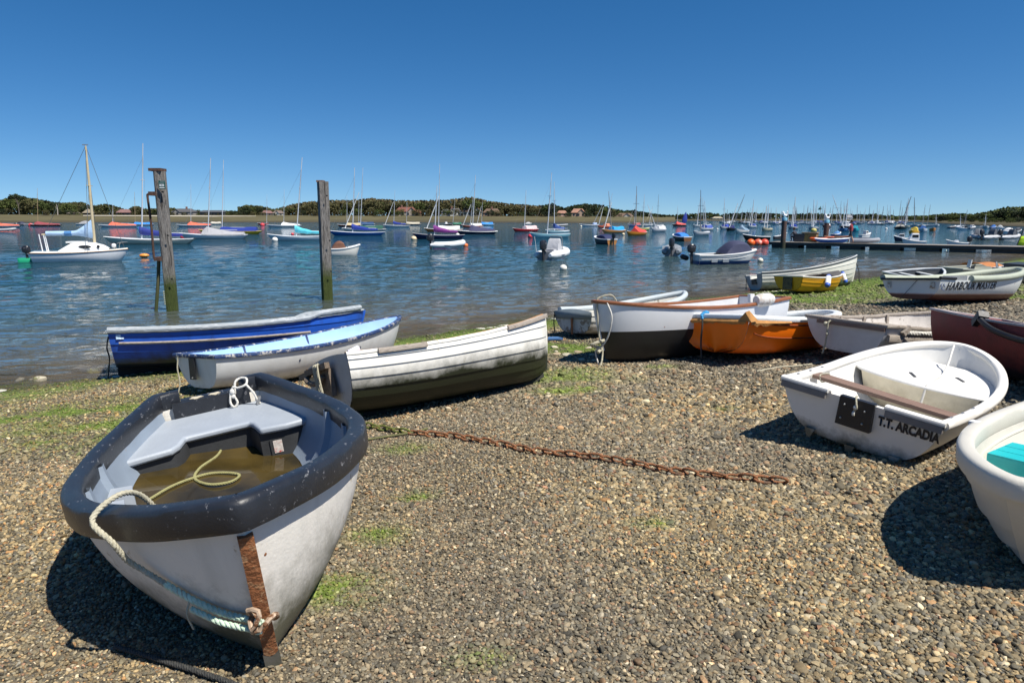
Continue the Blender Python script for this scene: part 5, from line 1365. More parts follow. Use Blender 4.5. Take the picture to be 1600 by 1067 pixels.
# ---- far beach group
def far_beach():
    mw = pm('offwhite_planks', (.62, .61, .54), .5, var=.08, grime=((.035, .045, .018), .0, .25, 4, .95), wear=((.4, .38, .32), .7, 6))
    h, b = beach_boat('clinker_boat', 'long white lapped plank boat with high bow at the water edge, behind the yellow dinghy', dict(L=3.965, B=1.5, Bt=1.053, Hs=.584, Hb=.982, p0=.58, rake=.25), 8.24, 23.101, 10.8, -10.6, 1.2)
    planks(h, mw, b, 7, .014); inside(h, mw, b, .03); transom(h, pm('grey_board', (.40, .42, .42), .6, var=.15), b, .04, notch=(.22, .14))
    rail(h, rprof(-.03, .03, -.03, .02), pm('dark_rail', (.05, .06, .06), .6, var=.3), b); rail(h, rprof(-.02, .022, .021, .04), pm('white_capping', (.7, .7, .68), .5), b, 'capping')
    mb = MB(); mb.box((-.02, -.15, .26), (-.008, .13, .43)); mb.build('motor_plate', m_black, b)
    keel_strip(h, pm('weed_keel2', (.03, .035, .015), .8), b, .06, .05); stem_strip(h, mw, b)
    rope([(0, .45, .5), (-.04, .45, .3), (-.06, .47, 0)], .012, m_rope_dark, b, 'stern_line'); rope([(3.9, -.02, .75), (3.98, -.03, .45), (3.97, -.03, .1), (4.1, -.05, -.05)], .014, m_rope_dark, b, 'bow_line')
    thwart(h, 1.3, .45, .2, m_weath, b); thwart(h, 2.3, .5, .2, m_weath, b)
    my = pm('yellow_paint', (.62, .30, .012), .45, var=.1, wear=((.25, .16, .05), .70, 7), grime=((.30, .27, .18), -.02, .08, 5, .8))
    h, b = beach_boat('clinker_dinghy', 'yellow dinghy with blue ended white fender over its side', dict(L=2.493, B=1.2, Bt=1.042, Hs=.486, Hb=.60, p0=.5, q0=1.45), 8.505, 21.03, 29.6, -2.9, -3.1, 'dinghy')
    stem_strip(h, my, b, .06, .02); planks(h, my, b, 6, .010); inside(h, m_weath, b, .025); transom(h, my, b, .035)
    mb = MB(); mb.box((-.02, -.17, .08), (-.006, .17, .46)); mb.build('motor_plate', pm('old_plate', (.14, .095, .05), .7, var=.4, wear=((.05, .04, .03), .55, 8)), b)
    rail(h, rprof(-.03, .03, -.02, .025, .4), pm('pale_rail', (.62, .60, .55), .6, var=.2), b, 'gunwale', True)
    mb = MB(); rows = [[(h.pt(t, 1, 1)[0], a * (h.beam(t) - .03), h.sheer(t) + .03 + .06 * (1 - a * a)) for a in np.linspace(-1, 1, 9)] for t in np.linspace(.6, .97, 10)]; mb.grid(rows); mb.build('bow_cover', pm('dark_canvas', (.07, .065, .06), .8, var=.3), b)
    def fender(pos, ax, lab, r=.085, l=.26):
        mb = MB(); mb.lathe([(.01, -l), (r * .7, -l + .01), (r, -l + .06), (r, l - .06), (r * .7, l - .01), (.01, l)], 14); f = mb.build('fender', pm('white_fender', (.74, .74, .72), .5), None); f.matrix_world = b.matrix_world @ Matrix.Translation(pos) @ Vector(ax).to_track_quat('Z', 'Y').to_matrix().to_4x4()
        for q in (1, -1):
            mb = MB(); mb.lathe([(.008, q * (l + .004)), (r * .72, q * (l - .004)), (r * 1.01, q * (l - .06)), (r * 1.01, q * (l - .085))], 14); mb.build('blue_end', pm('fender_blue', (.02, .09, .45), .5), f)
        tag(f, lab, 'fender')
    fender((.95, -.70, .36), (.55, .35, .5), 'white fender with blue ends hung on the side of the yellow dinghy')
    fender((2.30, -.30, .46), (.1, .5, .9), 'white fender hung by the bow of the yellow dinghy', .07, .20)
    # harbour master's tender
    m = bpy.data.materials.new('white_over_maroon'); m.use_nodes = True; nt = m.node_tree; L = nt.links.new; p = nt.nodes['Principled BSDF']; p.inputs['Roughness'].default_value = .45
    tc = _n(nt, 'ShaderNodeTexCoord'); sx = _n(nt, 'ShaderNodeSeparateXYZ'); L(tc.outputs['Object'], sx.inputs[0]); no = _n(nt, 'ShaderNodeTexNoise'); no.inputs['Scale'].default_value = 4; no.inputs['Detail'].default_value = 7; L(tc.outputs['Object'], no.inputs[0])
    ad = _n(nt, 'ShaderNodeMath', operation='MULTIPLY_ADD'); ad.inputs[1].default_value = .02; L(no.outputs['Fac'], ad.inputs[0]); L(sx.outputs[2], ad.inputs[2])
    rp = _n(nt, 'ShaderNodeValToRGB'); L(ad.outputs[0], rp.inputs[0]); e = rp.color_ramp.elements; e[0].position = .165; e[0].color = (.11, .035, .028, 1); e[1].position = .205; e[1].color = (.70, .72, .70, 1); q = e.new(.17); q.color = (.40, .17, .12, 1)
    L(rp.outputs[0], p.inputs['Base Color'])
    h, b = beach_boat('work_boat', 'white work boat lettered HARBOUR MASTER with grey green tube fender round its bow', dict(L=3.758, B=1.6, Bt=1.468, Hs=.506, Hb=.733, p0=.42, q0=1.5, p1=.75, e=2.3, g=1.5), 9.197, 15.726, 22.0, -4.4, -3.4)
    shell(h, 'hull', m, b, 40, 14); inside(h, pm('warm_white_inside', (.66, .63, .56), .5, var=.1), b, .03); transom(h, m, b, .04)
    mtub = pm('grey_green_tube', (.36, .39, .31), .6, var=.1)
    pth = sheer_path(h, .0, .999, 44); pth = pth[8:45] + pth[45:]
    mb = MB(); mb.tube([p + Vector((0, 0, .035)) for p in pth], .075, 12); mb.build('tube_fender', mtub, b)
    mb = MB(); mb.bar((-.03, .74, .51), (-.03, -.74, .51), .05, .05); mb.build('stern_rail', m_black, b)
    mb = MB(); a = Vector(h.pt(.0, 1, -1)); c = Vector(h.pt(.12, 1, -1)); mb.tube([a + Vector((-.02, 0, .03)), c + Vector((0, 0, .03))], .035, 8); mb.build('rail_end', m_black, b)
    for y in (.55, -.55):
        mb = MB(); mb.box((-.022, y - .05, .30), (-.006, y + .05, .44)); mb.build('rust_plate', pm('rust_stain', (.35, .22, .12), .8, var=.4, wear=((.6, .58, .5), .5, 20)), b)
    me = text_mesh('HARBOUR MASTER', .255, .0035, .72)
    w = max(v.co.x for v in me.vertices); side_text(h, me, m_letter, b, -1, .24, .268, .008, 0.022)
    # crest beside the lettering
    mb = MB(); yy = half_at(h, .05, .34)
    mb.tube(smoothpath([(.11, -yy - .012, .44), (.05, -yy - .012, .38), (.07, -yy - .012, .30), (.15, -yy - .014, .26)]), .010, 5); mb.tube(smoothpath([(.19, -yy - .016, .46), (.13, -yy - .014, .40), (.17, -yy - .015, .33)]), .010, 5); mb.build('crest', pm('slate_blue_mark', (.12, .15, .25), .5), b)
    mb = MB(); mb.box((1.5, -.3, .30), (1.9, .3, .60)); mb.build('engine_box', pm('pale_box', (.6, .6, .57), .5), b); thwart(h, 2.5, .45, .3, m_weath, b)
    mb = MB(); mb.tube([(2.6, -.25, .8), (2.65, -.2, .93), (2.72, -.2, .82)], .02, 6); mb.build('cleat', m_galv, b)
    mb = MB(); mb.tube([(-.02, -.2, .5), (-.03, .25, .0)], .006, 5); mb.build('stern_cord', m_rope_dark, b)
    # dark small boat, and two boats beyond
    md_ = pm('dark_grey_hull', (.035, .04, .045), .5, var=.2); mgr = pm('light_grey_rail', (.5, .52, .53), .5)
    h, b = beach_boat('small_boat', 'small dark grey boat with pale rail beyond the work boat at the water edge', dict(L=2.676, B=1.2, Bt=.85, Hs=.38, Hb=.50), 12.504, 22.4, 30, 8, -1)
    shell(h, 'hull', md_, b, 20, 8); inside(h, md_, b, .03, 16, 8); transom(h, md_, b); rail(h, rprof(-.04, .04, -.03, .03), mgr, b, 'gunwale', True, 20); thwart(h, 1.2, .3, .2, mgr, b); thwart(h, 2.0, .33, .2, mgr, b)
    mg = pm('olive_grey_hull', (.34, .36, .31), .5, var=.1, grime=((.05, .06, .03), 0, .15, 4, .8))
    h, b = beach_boat('small_boat', 'grey green boat with orange canvas inside, beyond the bow of the work boat', dict(L=2.75, B=1.3, Bt=.9, Hs=.44, Hb=.55), 15.232, 23.8, 21.5, 1.2, -1.6)
    shell(h, 'hull', mg, b, 20, 8); inside(h, mg, b, .03, 16, 8); transom(h, mg, b); rail(h, rprof(-.04, .04, -.03, .03), mg, b, 'gunwale', True, 20)
    mb = MB(); rows = [[(x, a * .5, .50 + .10 * (1 - a * a) + .03 * math.sin(x * 7)) for a in np.linspace(-1, 1, 7)] for x in np.linspace(1.1, 2.0, 10)]; mb.grid(rows); mb.build('canvas', pm('orange_brown_canvas', (.42, .16, .05), .8, var=.3), b)
    mb = MB(); mb.bar((.9, 0, .45), (.95, .0, .72), .12, .05); mb.build('seat_back', mgr, b)
    h, b = beach_boat('small_boat', 'pale boat with dark inside at the right edge, beyond the work boat', dict(L=2.8, B=1.3, Bt=.95, Hs=.50, Hb=.66), 15.932, 21.943, 21.3, 1.4, 1.6)
    shell(h, 'hull', mg, b, 20, 8); inside(h, md_, b, .03, 16, 8); transom(h, mg, b); rail(h, rprof(-.04, .04, -.03, .03), mgr, b, 'gunwale', True, 20); mb = MB(); mb.box((.5, -.5, .5), (1.2, .5, .62)); mb.build('locker', md_, b)
far_beach()
# ---------------------------------------------------------------- timber posts standing in the water
def old_post(name, label, foot, top_l, top_r, base_l, base_r, seed):
    x0, y0 = on_water(*foot)
    s = y0 * math.hypot(1, 0) / F_PX / math.cos(PITCH) * 1.0
    L_ = lambda px, py: Vector(at_depth(px, py, y0))
    a, b_, c, d = L_(*base_l), L_(*base_r), L_(*top_l), L_(*top_r)
    e = empty(name, label, 'post', 'timber posts in the shallows', loc=(x0, y0, WATER_Z))
    o = Vector((x0, y0, WATER_Z)); w = (b_ - a).length; n = 26; rows = []
    for i in range(-6, n + 1):
        f = i / n
        l = a.lerp(c, f) - o; r = b_.lerp(d, f) - o; ctr = (l + r) / 2; hw = w / 2 * (1.0 + .03 * mnoise.noise(Vector((f * 3, seed, 0))))
        row = []
        ang = 0.42
        for k in range(28):
            q = 2 * math.pi * k / 28; sq = (abs(math.cos(q)) ** 8 + abs(math.sin(q)) ** 8) ** (-1 / 8)
            rr = hw * .68 * sq * (1 + .035 * mnoise.noise(Vector((math.cos(q) * 2.2, math.sin(q) * 2.2 + seed, f * .7))) - (.05 if abs(math.sin(q * 4 + seed)) > .97 else 0))
            row.append((ctr.x + rr * math.cos(q + ang), ctr.y + rr * math.sin(q + ang), ctr.z))
        rows.append(row)
    mb = MB(); mb.grid(rows, closed=True); m = len(mb.v); mb.f.append(tuple(range(m - 28, m)))
    mat = pm('old_post_timber', (.215, .20, .185), .9, var=.5, vscale=4, stretch=(8, 8, .6), bump=1.0, bscale=9, bdist=.05, wear=((.07, .062, .055), .60, 2.5), grime=((.055, .075, .011), .65, 1.15, 2.5, 1.0))
    po = mb.build('timber', mat, e, angle=50)
    return e, o, a, b_, c, d, w, y0
m_drust = pm('dark_rust', (.075, .040, .030), .85, var=.4, vscale=12, bump=.6, bscale=50, wear=((.16, .075, .04), .6, 14))
def posts():
    dark = pm('bolt_hole', (.01, .01, .01), .9)
    e, o, a, b, c, d, w, y0 = old_post('mooring_post', 'leaning grey timber post with green sign and iron bracket', (272, 485), (236, 268), (262, 268), (257, 485), (282, 485), 1.0)
    P = lambda px, py, dy=0: Vector(at_depth(px, py, y0 + dy)) - o
    mb = MB(); q = P(247, 266); mb.box((q.x - .17, q.y - .17, q.z - .03), (q.x + .14, q.y + .15, q.z + .04)); mb.build('rusty_cap', m_drust, e)
    fr = -w * .56
    p0 = P(253, 289, fr); wd = .165; axis = (c - a).normalized(); rt = Vector((.94, -.25, 0)).cross(Vector((0, 0, 1))); 
    def plate(center, sx, sz, th, mat, name, par, off=0):
        nrm = Vector((-.05, -1, 0)).normalized(); sx_v = Vector((1, -.05, 0)).normalized(); up = axis
        mb = MB(); ctr = center + nrm * off
        vs = [];
        for dd in (0, th):
            for i, j in ((-1, -1), (1, -1), (1, 1), (-1, 1)): vs.append(ctr + sx_v * (i * sx / 2) + up * (j * sz / 2) + nrm * dd)
        mb.add(vs, [(3, 2, 1, 0), (4, 5, 6, 7), (0, 1, 5, 4), (1, 2, 6, 5), (2, 3, 7, 6), (3, 0, 4, 7)]); return mb.build(name, mat, par)
    s = plate(p0, .165, .205, .012, pm('sign_green', (.008, .085, .075), .45), 'sign', e)
    wm = pm('sign_white', (.72, .74, .74), .5)
    for dx, dz, sx, sz in ((-.032, -.012, .058, .042), (.034, -.012, .05, .042), (0, -.07, .13, .024), (0, .035, .12, .008), (.02, .085, .11, .006)):
        plate(p0 + Vector((dx, 0, dz)), sx, sz, .003, wm, 'sign_marking', s, .0125)
    for px, py in ((254, 300), (262, 368), (268, 436)):
        q = P(px, py, fr + .005); mb = MB(); mb.lathe([(.024, -.01), (.025, .010), (.015, .014)], 10, (q.x, q.y, q.z), 'y'); mb.build('bolt_hole', dark, e)
    mb = MB(); mb.tube(smoothpath([P(240, 303), P(235, 303), P(231, 304), P(230.5, 309), P(236, 350), P(240, 398), P(242, 403), P(250, 404)], 5), .030, 8); mb.build('bracket_bar', m_drust, e)
    for py in (303, 404):
        q = P(245 if py < 350 else 253, py, -.05); mb = MB(); mb.box((q.x - .12, q.y - .2, q.z - .05), (q.x + .05, q.y + .1, q.z + .05)); mb.build('bracket_clamp', m_drust, e)
    mb = MB(); mb.tube([P(248, 404), P(247, 440), P(243, 495)], .045, 8); mb.build('weedy_pole', pm('weedy_iron', (.10, .085, .045), .9, var=.4, grime=((.05, .065, .018), .4, 1.3, 5, .9)), e)
    mb = MB()
    for k in range(7): q = P(255.5 + k * .35, 456 + k * 3.2, fr * .7); mb.ball(q, .022, 6, 5)
    mb.build('chain_stub', pm('barnacled_chain', (.28, .29, .20), .9, var=.4), e)
    e, o, a, b, c, d, w, y0 = old_post('mooring_post', 'split topped grey timber post, the right one of the two', (512, 467), (492, 284), (516, 284), (500, 467), (523, 467), 5.0)
    P = lambda px, py, dy=0: Vector(at_depth(px, py, y0 + dy)) - o
    for px, py in ((510.5, 306), (515, 376), (517, 424)):
        q = P(px, py, -w * .55); mb = MB(); mb.lathe([(.024, -.01), (.025, .010), (.015, .014)], 10, (q.x, q.y, q.z), 'y'); mb.build('bolt_hole', dark, e)
    mb = MB(); q = P(503, 284); mb.box((q.x - .13, q.y - .15, q.z - .02), (q.x + .06, q.y + .12, q.z + .035)); mb.build('capping_scrap', m_brown, e)
posts()

# ---------------------------------------------------------------- rusty chain on the shingle
def chain():
    pix = [(560, 666), (600, 673), (645, 680), (700, 684), (750, 692), (800, 702), (850, 711), (900, 716), (950, 722), (1000, 731), (1050, 741), (1100, 747), (1150, 752), (1200, 756), (1245, 760)]
    P = [Vector((*on_ground(*p), 0)) for p in pix]; path = smoothpath(P, 10)
    e = empty('chain', 'heavy rusty chain lying across the shingle from the nearest dinghy', 'chain', loc=(path[0].x, path[0].y, beach_z(path[0].x, path[0].y)))
    o = e.location.copy(); acc = [0]
    for a, b in zip(path, path[1:]): acc.append(acc[-1] + (b - a).length)
    pitch = .098; n = int(acc[-1] / pitch); 
    mb = MB(); pts = []
    for k in range(20):
        q = 2 * math.pi * k / 20; pts.append(Vector((math.copysign(abs(math.cos(q)) ** .8, math.cos(q)) * .056 + (.0), .029 * math.sin(q), 0)))
    mb.tube(pts, .0105, 8, closed=True); me = mb.mesh('link')
    mr = pm('chain_rust', (.25, .10, .038), .85, var=.5, vscale=20, bump=.7, bscale=90, wear=((.13, .075, .045), .58, 18), coord='Object')
    mg = pm('weedy_chain', (.20, .13, .04), .85, var=.5, vscale=20, bump=.7, bscale=90, wear=((.10, .12, .02), .50, 18))
    me.materials.append(mr); me2 = me.copy(); me2.materials.clear(); me2.materials.append(mg)
    for m_ in (me, me2): m_.polygons.foreach_set('use_smooth', [True] * len(m_.polygons))
    rg = random.Random(2)
    for i in range(n):
        s = (i + .5) * pitch; j = max(k for k in range(len(acc)) if acc[k] <= s); f = (s - acc[j]) / max(1e-6, acc[min(j + 1, len(acc) - 1)] - acc[j]); j2 = min(j + 1, len(path) - 1)
        p = path[j].lerp(path[j2], f); d = (path[j2] - path[j - 1 if j else 0]).normalized()
        z = beach_z(p.x, p.y) + .022; ob = bpy.data.objects.new('link', me2 if i < 7 else me); COL.objects.link(ob); ob.parent = e
        roll = (math.radians(24) if i % 2 else math.radians(-52)) + rg.uniform(-.25, .25)
        ob.matrix_local = Matrix.Translation((p.x - o.x, p.y - o.y, z - o.z + (.006 if i % 2 else .012))) @ Matrix.Rotation(math.atan2(d.y, d.x) + rg.uniform(-.18, .18), 4, 'Z') @ Matrix.Rotation(rg.uniform(-.08, .08), 4, 'Y') @ Matrix.Rotation(roll, 4, 'X') @ Matrix.Scale(rg.uniform(.94, 1.06), 4)
chain()

def ground_line(pix, r, mat, label, strands=False, lift=.012):
    P = [Vector((*on_ground(*p), 0)) for p in pix]
    P = smoothpath(P, 8); P = [Vector((p.x, p.y, beach_z(p.x, p.y) + lift + r)) for p in P]
    mb = MB()
    if strands: rope_mesh(mb, P, r)
    else: mb.tube(P, r, 6)
    return tag(mb.build('rope', mat, None), label, 'rope')
ground_line([(975, 713), (1030, 708), (1075, 698), (1105, 684)], .0045, pm('dull_cord', (.30, .26, .19), .9, var=.3), 'thin dull cord lying on the shingle above the chain', True)
ground_line([(575, 690), (610, 684), (650, 678), (668, 673)], .010, pm('weed_line', (.12, .12, .04), .8, var=.3), 'weedy rope trailing beside the green end of the chain')
ground_line([(1182, 583), (1215, 577), (1250, 574), (1300, 566), (1370, 560)], .010, m_rope_pale, 'pale rope lying in the shade left of the name lettered dinghy')
ground_line([(180, 1018), (260, 1042), (330, 1066), (380, 1085)], .012, m_rope_dark, 'dark rope on the shingle below the nearest dinghy', True)
def shore_stones():
    rg = random.Random(9); base = []
    mats = [pm('chalky_stone', (.42, .38, .28), .9, var=.25, vscale=20), pm('weedy_stone', (.20, .20, .09), .9, var=.3, vscale=20), pm('buff_stone', (.33, .26, .17), .9, var=.25, vscale=20)]
    for k in range(3):
        bm = bmesh.new(); bmesh.ops.create_icosphere(bm, subdivisions=2, radius=1)
        for v in bm.verts: v.co *= 1 + .45 * mnoise.noise(v.co * 1.1 + Vector((k * 7, 0, 0)))
        me = bpy.data.meshes.new('stone'); bm.to_mesh(me); bm.free(); me.materials.append(mats[k]); base.append(me)
    spots = [(345 + rg.uniform(-45, 60), 600 + rg.uniform(-6, 14), .06) for _ in range(26)] + [(895 + rg.uniform(-30, 60), 552 + rg.uniform(-10, 14), .05) for _ in range(14)] + [(1010 + rg.uniform(0, 60), 560 + rg.uniform(-5, 5), .05) for _ in range(10)] + [(45 + rg.uniform(-15, 25), 594, .07) for _ in range(5)] + [(160 + rg.uniform(-30, 20), 580 + rg.uniform(-4, 3), .06) for _ in range(5)]
    for px, py, s in spots:
        x, y = on_ground(px, py); me = rg.choice(base) if py < 800 else base[2]; ob = bpy.data.objects.new('stone', me); COL.objects.link(ob); q = s * rg.uniform(.6, 1.25)
        ob.matrix_world = Matrix.Translation((x, y, beach_z(x, y) + q * .25)) @ Matrix.Rotation(rg.uniform(0, 6), 4, 'Z') @ Matrix.Diagonal((q * 1.3, q, q * .55, 1))
        if py > 800: tag(ob, 'larger stone lying loose on the foreground shingle', 'stone', 'larger stones on the foreground shingle')
        elif px < 260: tag(ob, 'pale stone at the water edge beyond the nearest dinghy', 'stone', 'pale stones at the water edge on the left')
        elif px < 500: tag(ob, 'knobbly weedy stone in the row under the blue covered boat', 'stone', 'stones under the blue covered boat')
        else: tag(ob, 'weathered stone beside the black bottomed boat', 'stone', 'stones beside the black bottomed boat')
shore_stones()

# ---------------------------------------------------------------- scum and foam left along the waterline
def foam():
    rg = np.random.default_rng(8); V = []; F = []; tx, ty = SHORE_N[1], -SHORE_N[0]
    for i in range(900):
        s = rg.uniform(-13, 16); d = 0.10 + 0.22 * fbm(s, 0, .5, 4.4) + rg.normal(0, .035)
        if fbm(s, 3, .9, 2.0) < .02: continue
        x = SHORE_P[0] - tx * s + SHORE_N[0] * d; y = SHORE_P[1] - ty * s + SHORE_N[1] * d; z = max(beach_z(x, y), WATER_Z + .01) + .008; r = rg.uniform(.012, .05); n = len(V); k = 7
        V += [(x + r * 1.6 * math.cos(q) * rg.uniform(.6, 1.2), y + r * math.sin(q) * rg.uniform(.6, 1.2), z) for q in np.linspace(0, 6.28, k + 1)[:-1]] + [(x, y, z + r * .35)]
        F += [(n + j, n + (j + 1) % k, n + k) for j in range(k)]
    me = bpy.data.meshes.new('foam'); me.from_pydata(V, [], F)
    tag(link_mesh('foam', me, pm('shore_foam', (.50, .49, .40), .7, var=.3, vscale=8, coord='Object'), None, True, 80), 'thin line of pale foam along the edge of the water', 'foam', kind='stuff')
foam()
# ---------------------------------------------------------------- craft afloat
def cmat(c, rough=.4): return pm('paint_%03d_%03d_%03d' % tuple(int(v * 999) for v in c), c, rough, var=.08, vscale=1.5, bump=0)
def fabric(c): return pm('canvas_%03d_%03d_%03d' % tuple(int(v * 999) for v in c), c, .8, var=.15, vscale=2.0, bump=.5, bscale=6, bdist=.04)
WHITE = (.72, .73, .74); CREAM = (.66, .62, .50); ALU = (.55, .57, .60); TAN = (.46, .32, .16); BLK = (.02, .02, .022)
NAVY = (.012, .02, .08); BLUE = (.012, .035, .27); SKYB = (.03, .26, .75); RED = (.42, .03, .03); ORG = (.62, .13, .03); CORAL = (.72, .14, .08); TURQ = (.10, .55, .66); GREY = (.36, .36, .38); YEL = (.72, .46, .02); GRN = (.02, .10, .07); PALEB = (.25, .48, .62)
def moored_hull(h, e, hullm, deckm, anti=None, draft=.30, nt=14, nu=6):
    o = shell(h, 'hull', hullm, e, nt, nu, dz=-draft)
    mb = MB(); rows = []
    for i in range(nt + 1):
        t = i / nt * .997; y = h.beam(t); x = h.pt(t, 1, 1)[0]; rows.append([(x, a * y, h.sheer(t) - draft - .01 + .05 * (1 - a * a)) for a in (-1, -.5, 0, .5, 1)])
    mb.grid(rows); mb.build('deck', deckm, e); transom_board(h, hullm, e, draft)
def transom_board(h, m, e, draft):
    r = section(h, 0, 6); mb = MB(); mb.add([(p.x - .01, p.y, p.z - draft) for p in r], [tuple(range(len(r)))]); mb.build('transom', m, e)
KEELS = 'keelboats on the moorings'
def keelboat(x0, x1, wy, hull, bow, mast, cover, label, furl=None, deck=WHITE, mcol=ALU, Lw=6.3, band=None, group=KEELS):
    cx = (x0 + x1) / 2; X, Y = on_water(cx, wy); S = (x1 - x0) / F_PX * math.hypot(Y, 0) ; sg = 1 if bow == 'R' else -1
    if S < Lw * .97: Lb = Lw; ang = min(1.15, math.acos(S / Lw))
    else: Lb = S; ang = .06
    rg = random.Random(int(x0 * 7 + wy)); ang *= -1 if sg < 0 or rg.random() < .5 else 1
    yaw = ang if sg > 0 else math.pi - ang
    h = Hull(L=Lb, B=Lb * .29, Bt=Lb * .10, Hs=.70, Hb=.90, tm=.48, e=1.9, g=1.15, rake=Lb * .12, trake=Lb * .10, p0=.62, dip=.09)
    e = empty('keelboat', label, 'sailing boat', group, Matrix.Translation((X, Y, WATER_Z)) @ Matrix.Rotation(yaw, 4, 'Z') @ Matrix.Translation((-Lb / 2, 0, 0)))
    moored_hull(h, e, cmat(hull), cmat(deck, .5), draft=.22)
    inv = e.matrix_world.inverted()
    P = lambda px, py: inv @ Vector(at_depth(px, py, Y))
    dz = .50; rm = .062 if Lw < 7.4 else .105
    if mast:
        bx, tx, ty = mast; b = P(bx, wy - 6); b = Vector((max(Lb * .2, min(Lb * .85, b.x)), 0, dz)); bw = e.matrix_world @ b; t = inv @ Vector(at_depth(tx, ty, bw.y))
        mb = MB(); mb.tube([b, b.lerp(t, .55), t], [rm, rm * .9, rm * .55], 7); mo = mb.build('mast', cmat(mcol), e)
        sp = b.lerp(t, .62); mb = MB(); mb.bar(sp + Vector((0, -.45, 0)), sp + Vector((0, .45, 0)), .04, .04); mb.build('spreader', cmat(mcol), mo)
        for q, yy in ((.30, .55), (.30, -.55)):
            mb = MB(); mb.tube([t.lerp(b, .08), Vector((b.x - .2, yy * Lb * .14, dz))], .007, 4); mb.build('shroud', pm('wire', (.30, .31, .32), .4, metal=.6), mo)
        if not furl:
            mb = MB(); mb.tube([t.lerp(b, .15), Vector((Lb * .97, 0, .58))], .008, 4); mb.build('forestay', pm('wire', (.3, .31, .32), .4), mo)
        mb = MB(); mb.tube([b + Vector((0, 0, .55)), Vector((max(.35, b.x - Lb * .42), 0, dz + .50))], .04, 6); mb.build('boom', cmat(mcol), e)
    if furl:
        fx, fy, gx, gy = furl; a = P(fx, fy); a = Vector((Lb * .93, 0, .58)); c = inv @ Vector(at_depth(gx, gy, (e.matrix_world @ a).y)); mb = MB(); mb.tube([a, a.lerp(c, .5), c], [.075, .085, .045], 7); mb.build('furled_sail', fabric((.74, .74, .72)), e)
    if cover:
        kind, c = cover; mx = (b.x if mast else Lb * .55); m = fabric(c); mb = MB(); rows = []
        if kind == 'tent':
            for i in range(12):
                f = i / 11; x = Lb * .06 + (mx - Lb * .06) * f * 1.12; t = x / Lb; y = h.beam(t) * .80; z = h.sheer(t) - .20; pk = .30 + .75 * f ** 1.6 if f < .92 else .55
                rows.append([(x, -y, z + .02), (x, -y * .75, z + .05 + pk * .22), (x, -y * .25, z + pk * .85), (x, 0, z + pk), (x, y * .25, z + pk * .85), (x, y * .75, z + .05 + pk * .22), (x, y, z + .02)])
        elif kind == 'box':
            for i in range(12):
                f = i / 11; x = Lb * .08 + (mx - Lb * .08) * f; t = x / Lb; y = h.beam(t) * .72; z = h.sheer(t) - .20; pk = .58 + .05 * math.sin(f * 9)
                rows.append([(x, -y, z + .02), (x, -y * .8, z + pk * .75), (x, 0, z + pk), (x, y * .8, z + pk * .75), (x, y, z + .02)])
        else:
            for i in range(14):
                f = i / 13; x = mx + .1 - Lb * .46 * f; z = .78 + .42 * (1 - f) ** 2; r = .10 + .22 * (1 - f) ** 1.5 + .02 * math.sin(f * 17)
                rows.append([(x, r * .7 * math.cos(q), z + r * 1.25 * math.sin(q) + .05) for q in np.linspace(0, 6.283, 10)[:-1]])
        mb.grid(rows, closed=(kind == 'boom'))
        n = len(rows[0]); tot = len(mb.v); mb.f.append(tuple(range(n))); mb.f.append(tuple(range(tot - n, tot))); mb.build('sail_cover' if kind == 'boom' else 'cover', m, e)
    if band:
        pts = [Vector((p.x, p.y, p.z - .22 - .06)) for p in sheer_path(h, 0, .995, 14, .012)]; mb = MB(); mb.tube(pts, .03, 5); mb.build('rubbing_band', cmat(band), e)
    return e
def buoy(px, py, rpx, col, label, sq=(1, 1, .85), group='mooring buoys'):
    x, y = on_water(px, py); r = rpx * y / F_PX; mb = MB(); mb.ball((0, 0, r * .35), r, 14, 8, sq)
    e = empty('buoy', label, 'buoy', group, loc=(x, y, WATER_Z)); mb.build('float', pm('buoy_%d' % int(sum(c * 100 * (i + 1) for i, c in enumerate(col))), col, .5, var=.12, grime=((.06, .06, .035), -.12, .05, 6, .8)), e)
    mb = MB(); mb.tube([(r * .12 * math.cos(q), 0, r * .35 + r * sq[2] + r * .12 * math.sin(q)) for q in np.linspace(0, 6.28, 9)[:-1]], r * .05, 5, closed=True); mb.build('ring', m_galv, e)
K = keelboat
K(-40, 31, 355.5, WHITE, 'L', (-10, -8, 290), ('tent', CORAL), 'white sailing boat with coral cover cut by the left edge')
K(45, 95, 353.5, (.20, .015, .02), 'L', (59, 58, 294), ('tent', (.25, .05, .06)), 'dark red sailing boat with tan mast before the far left wood', mcol=TAN)
K(155, 214, 355, WHITE, 'L', (176, 176, 318), ('tent', CORAL), 'white sailing boat with coral cover behind the yacht boom')
K(199, 240, 352.5, WHITE, 'L', (211, 210, 300), ('box', SKYB), 'white sailing boat with bright blue cover left of the leaning post', mcol=TAN)
K(165, 302, 381, CREAM, 'L', (222, 223, 224), ('boom', (.02, .035, .22)), 'long cream sailing boat with dark blue sail cover passing behind the leaning post')
K(276, 331, 354.5, WHITE, 'L', (298, 298, 288), ('tent', CORAL), 'white sailing boat with coral cover right of the leaning post')
K(317, 347, 351, CREAM, 'L', None, ('box', (.58, .54, .45)), 'small cream sailing boat without mast beside the far shore')
K(281, 387, 373, WHITE, 'L', (325, 329, 247), ('tent', (.33, .33, .35)), 'white sailing boat with grey tent cover before the yellow boat')
K(312, 408, 366, YEL, 'L', (347, 349, 250), ('box', BLUE), 'yellow sailing boat under a dark blue cover', deck=(.66, .5, .2))
K(417, 471, 355, WHITE, 'L', (443, 444, 296), ('tent', WHITE), 'white sailing boat with white cover left of the right timber post')
K(402, 420, 351, (.5, .05, .05), 'L', (417, 417, 304), None, 'little red sailing boat with bare mast before the bungalows', Lw=4)
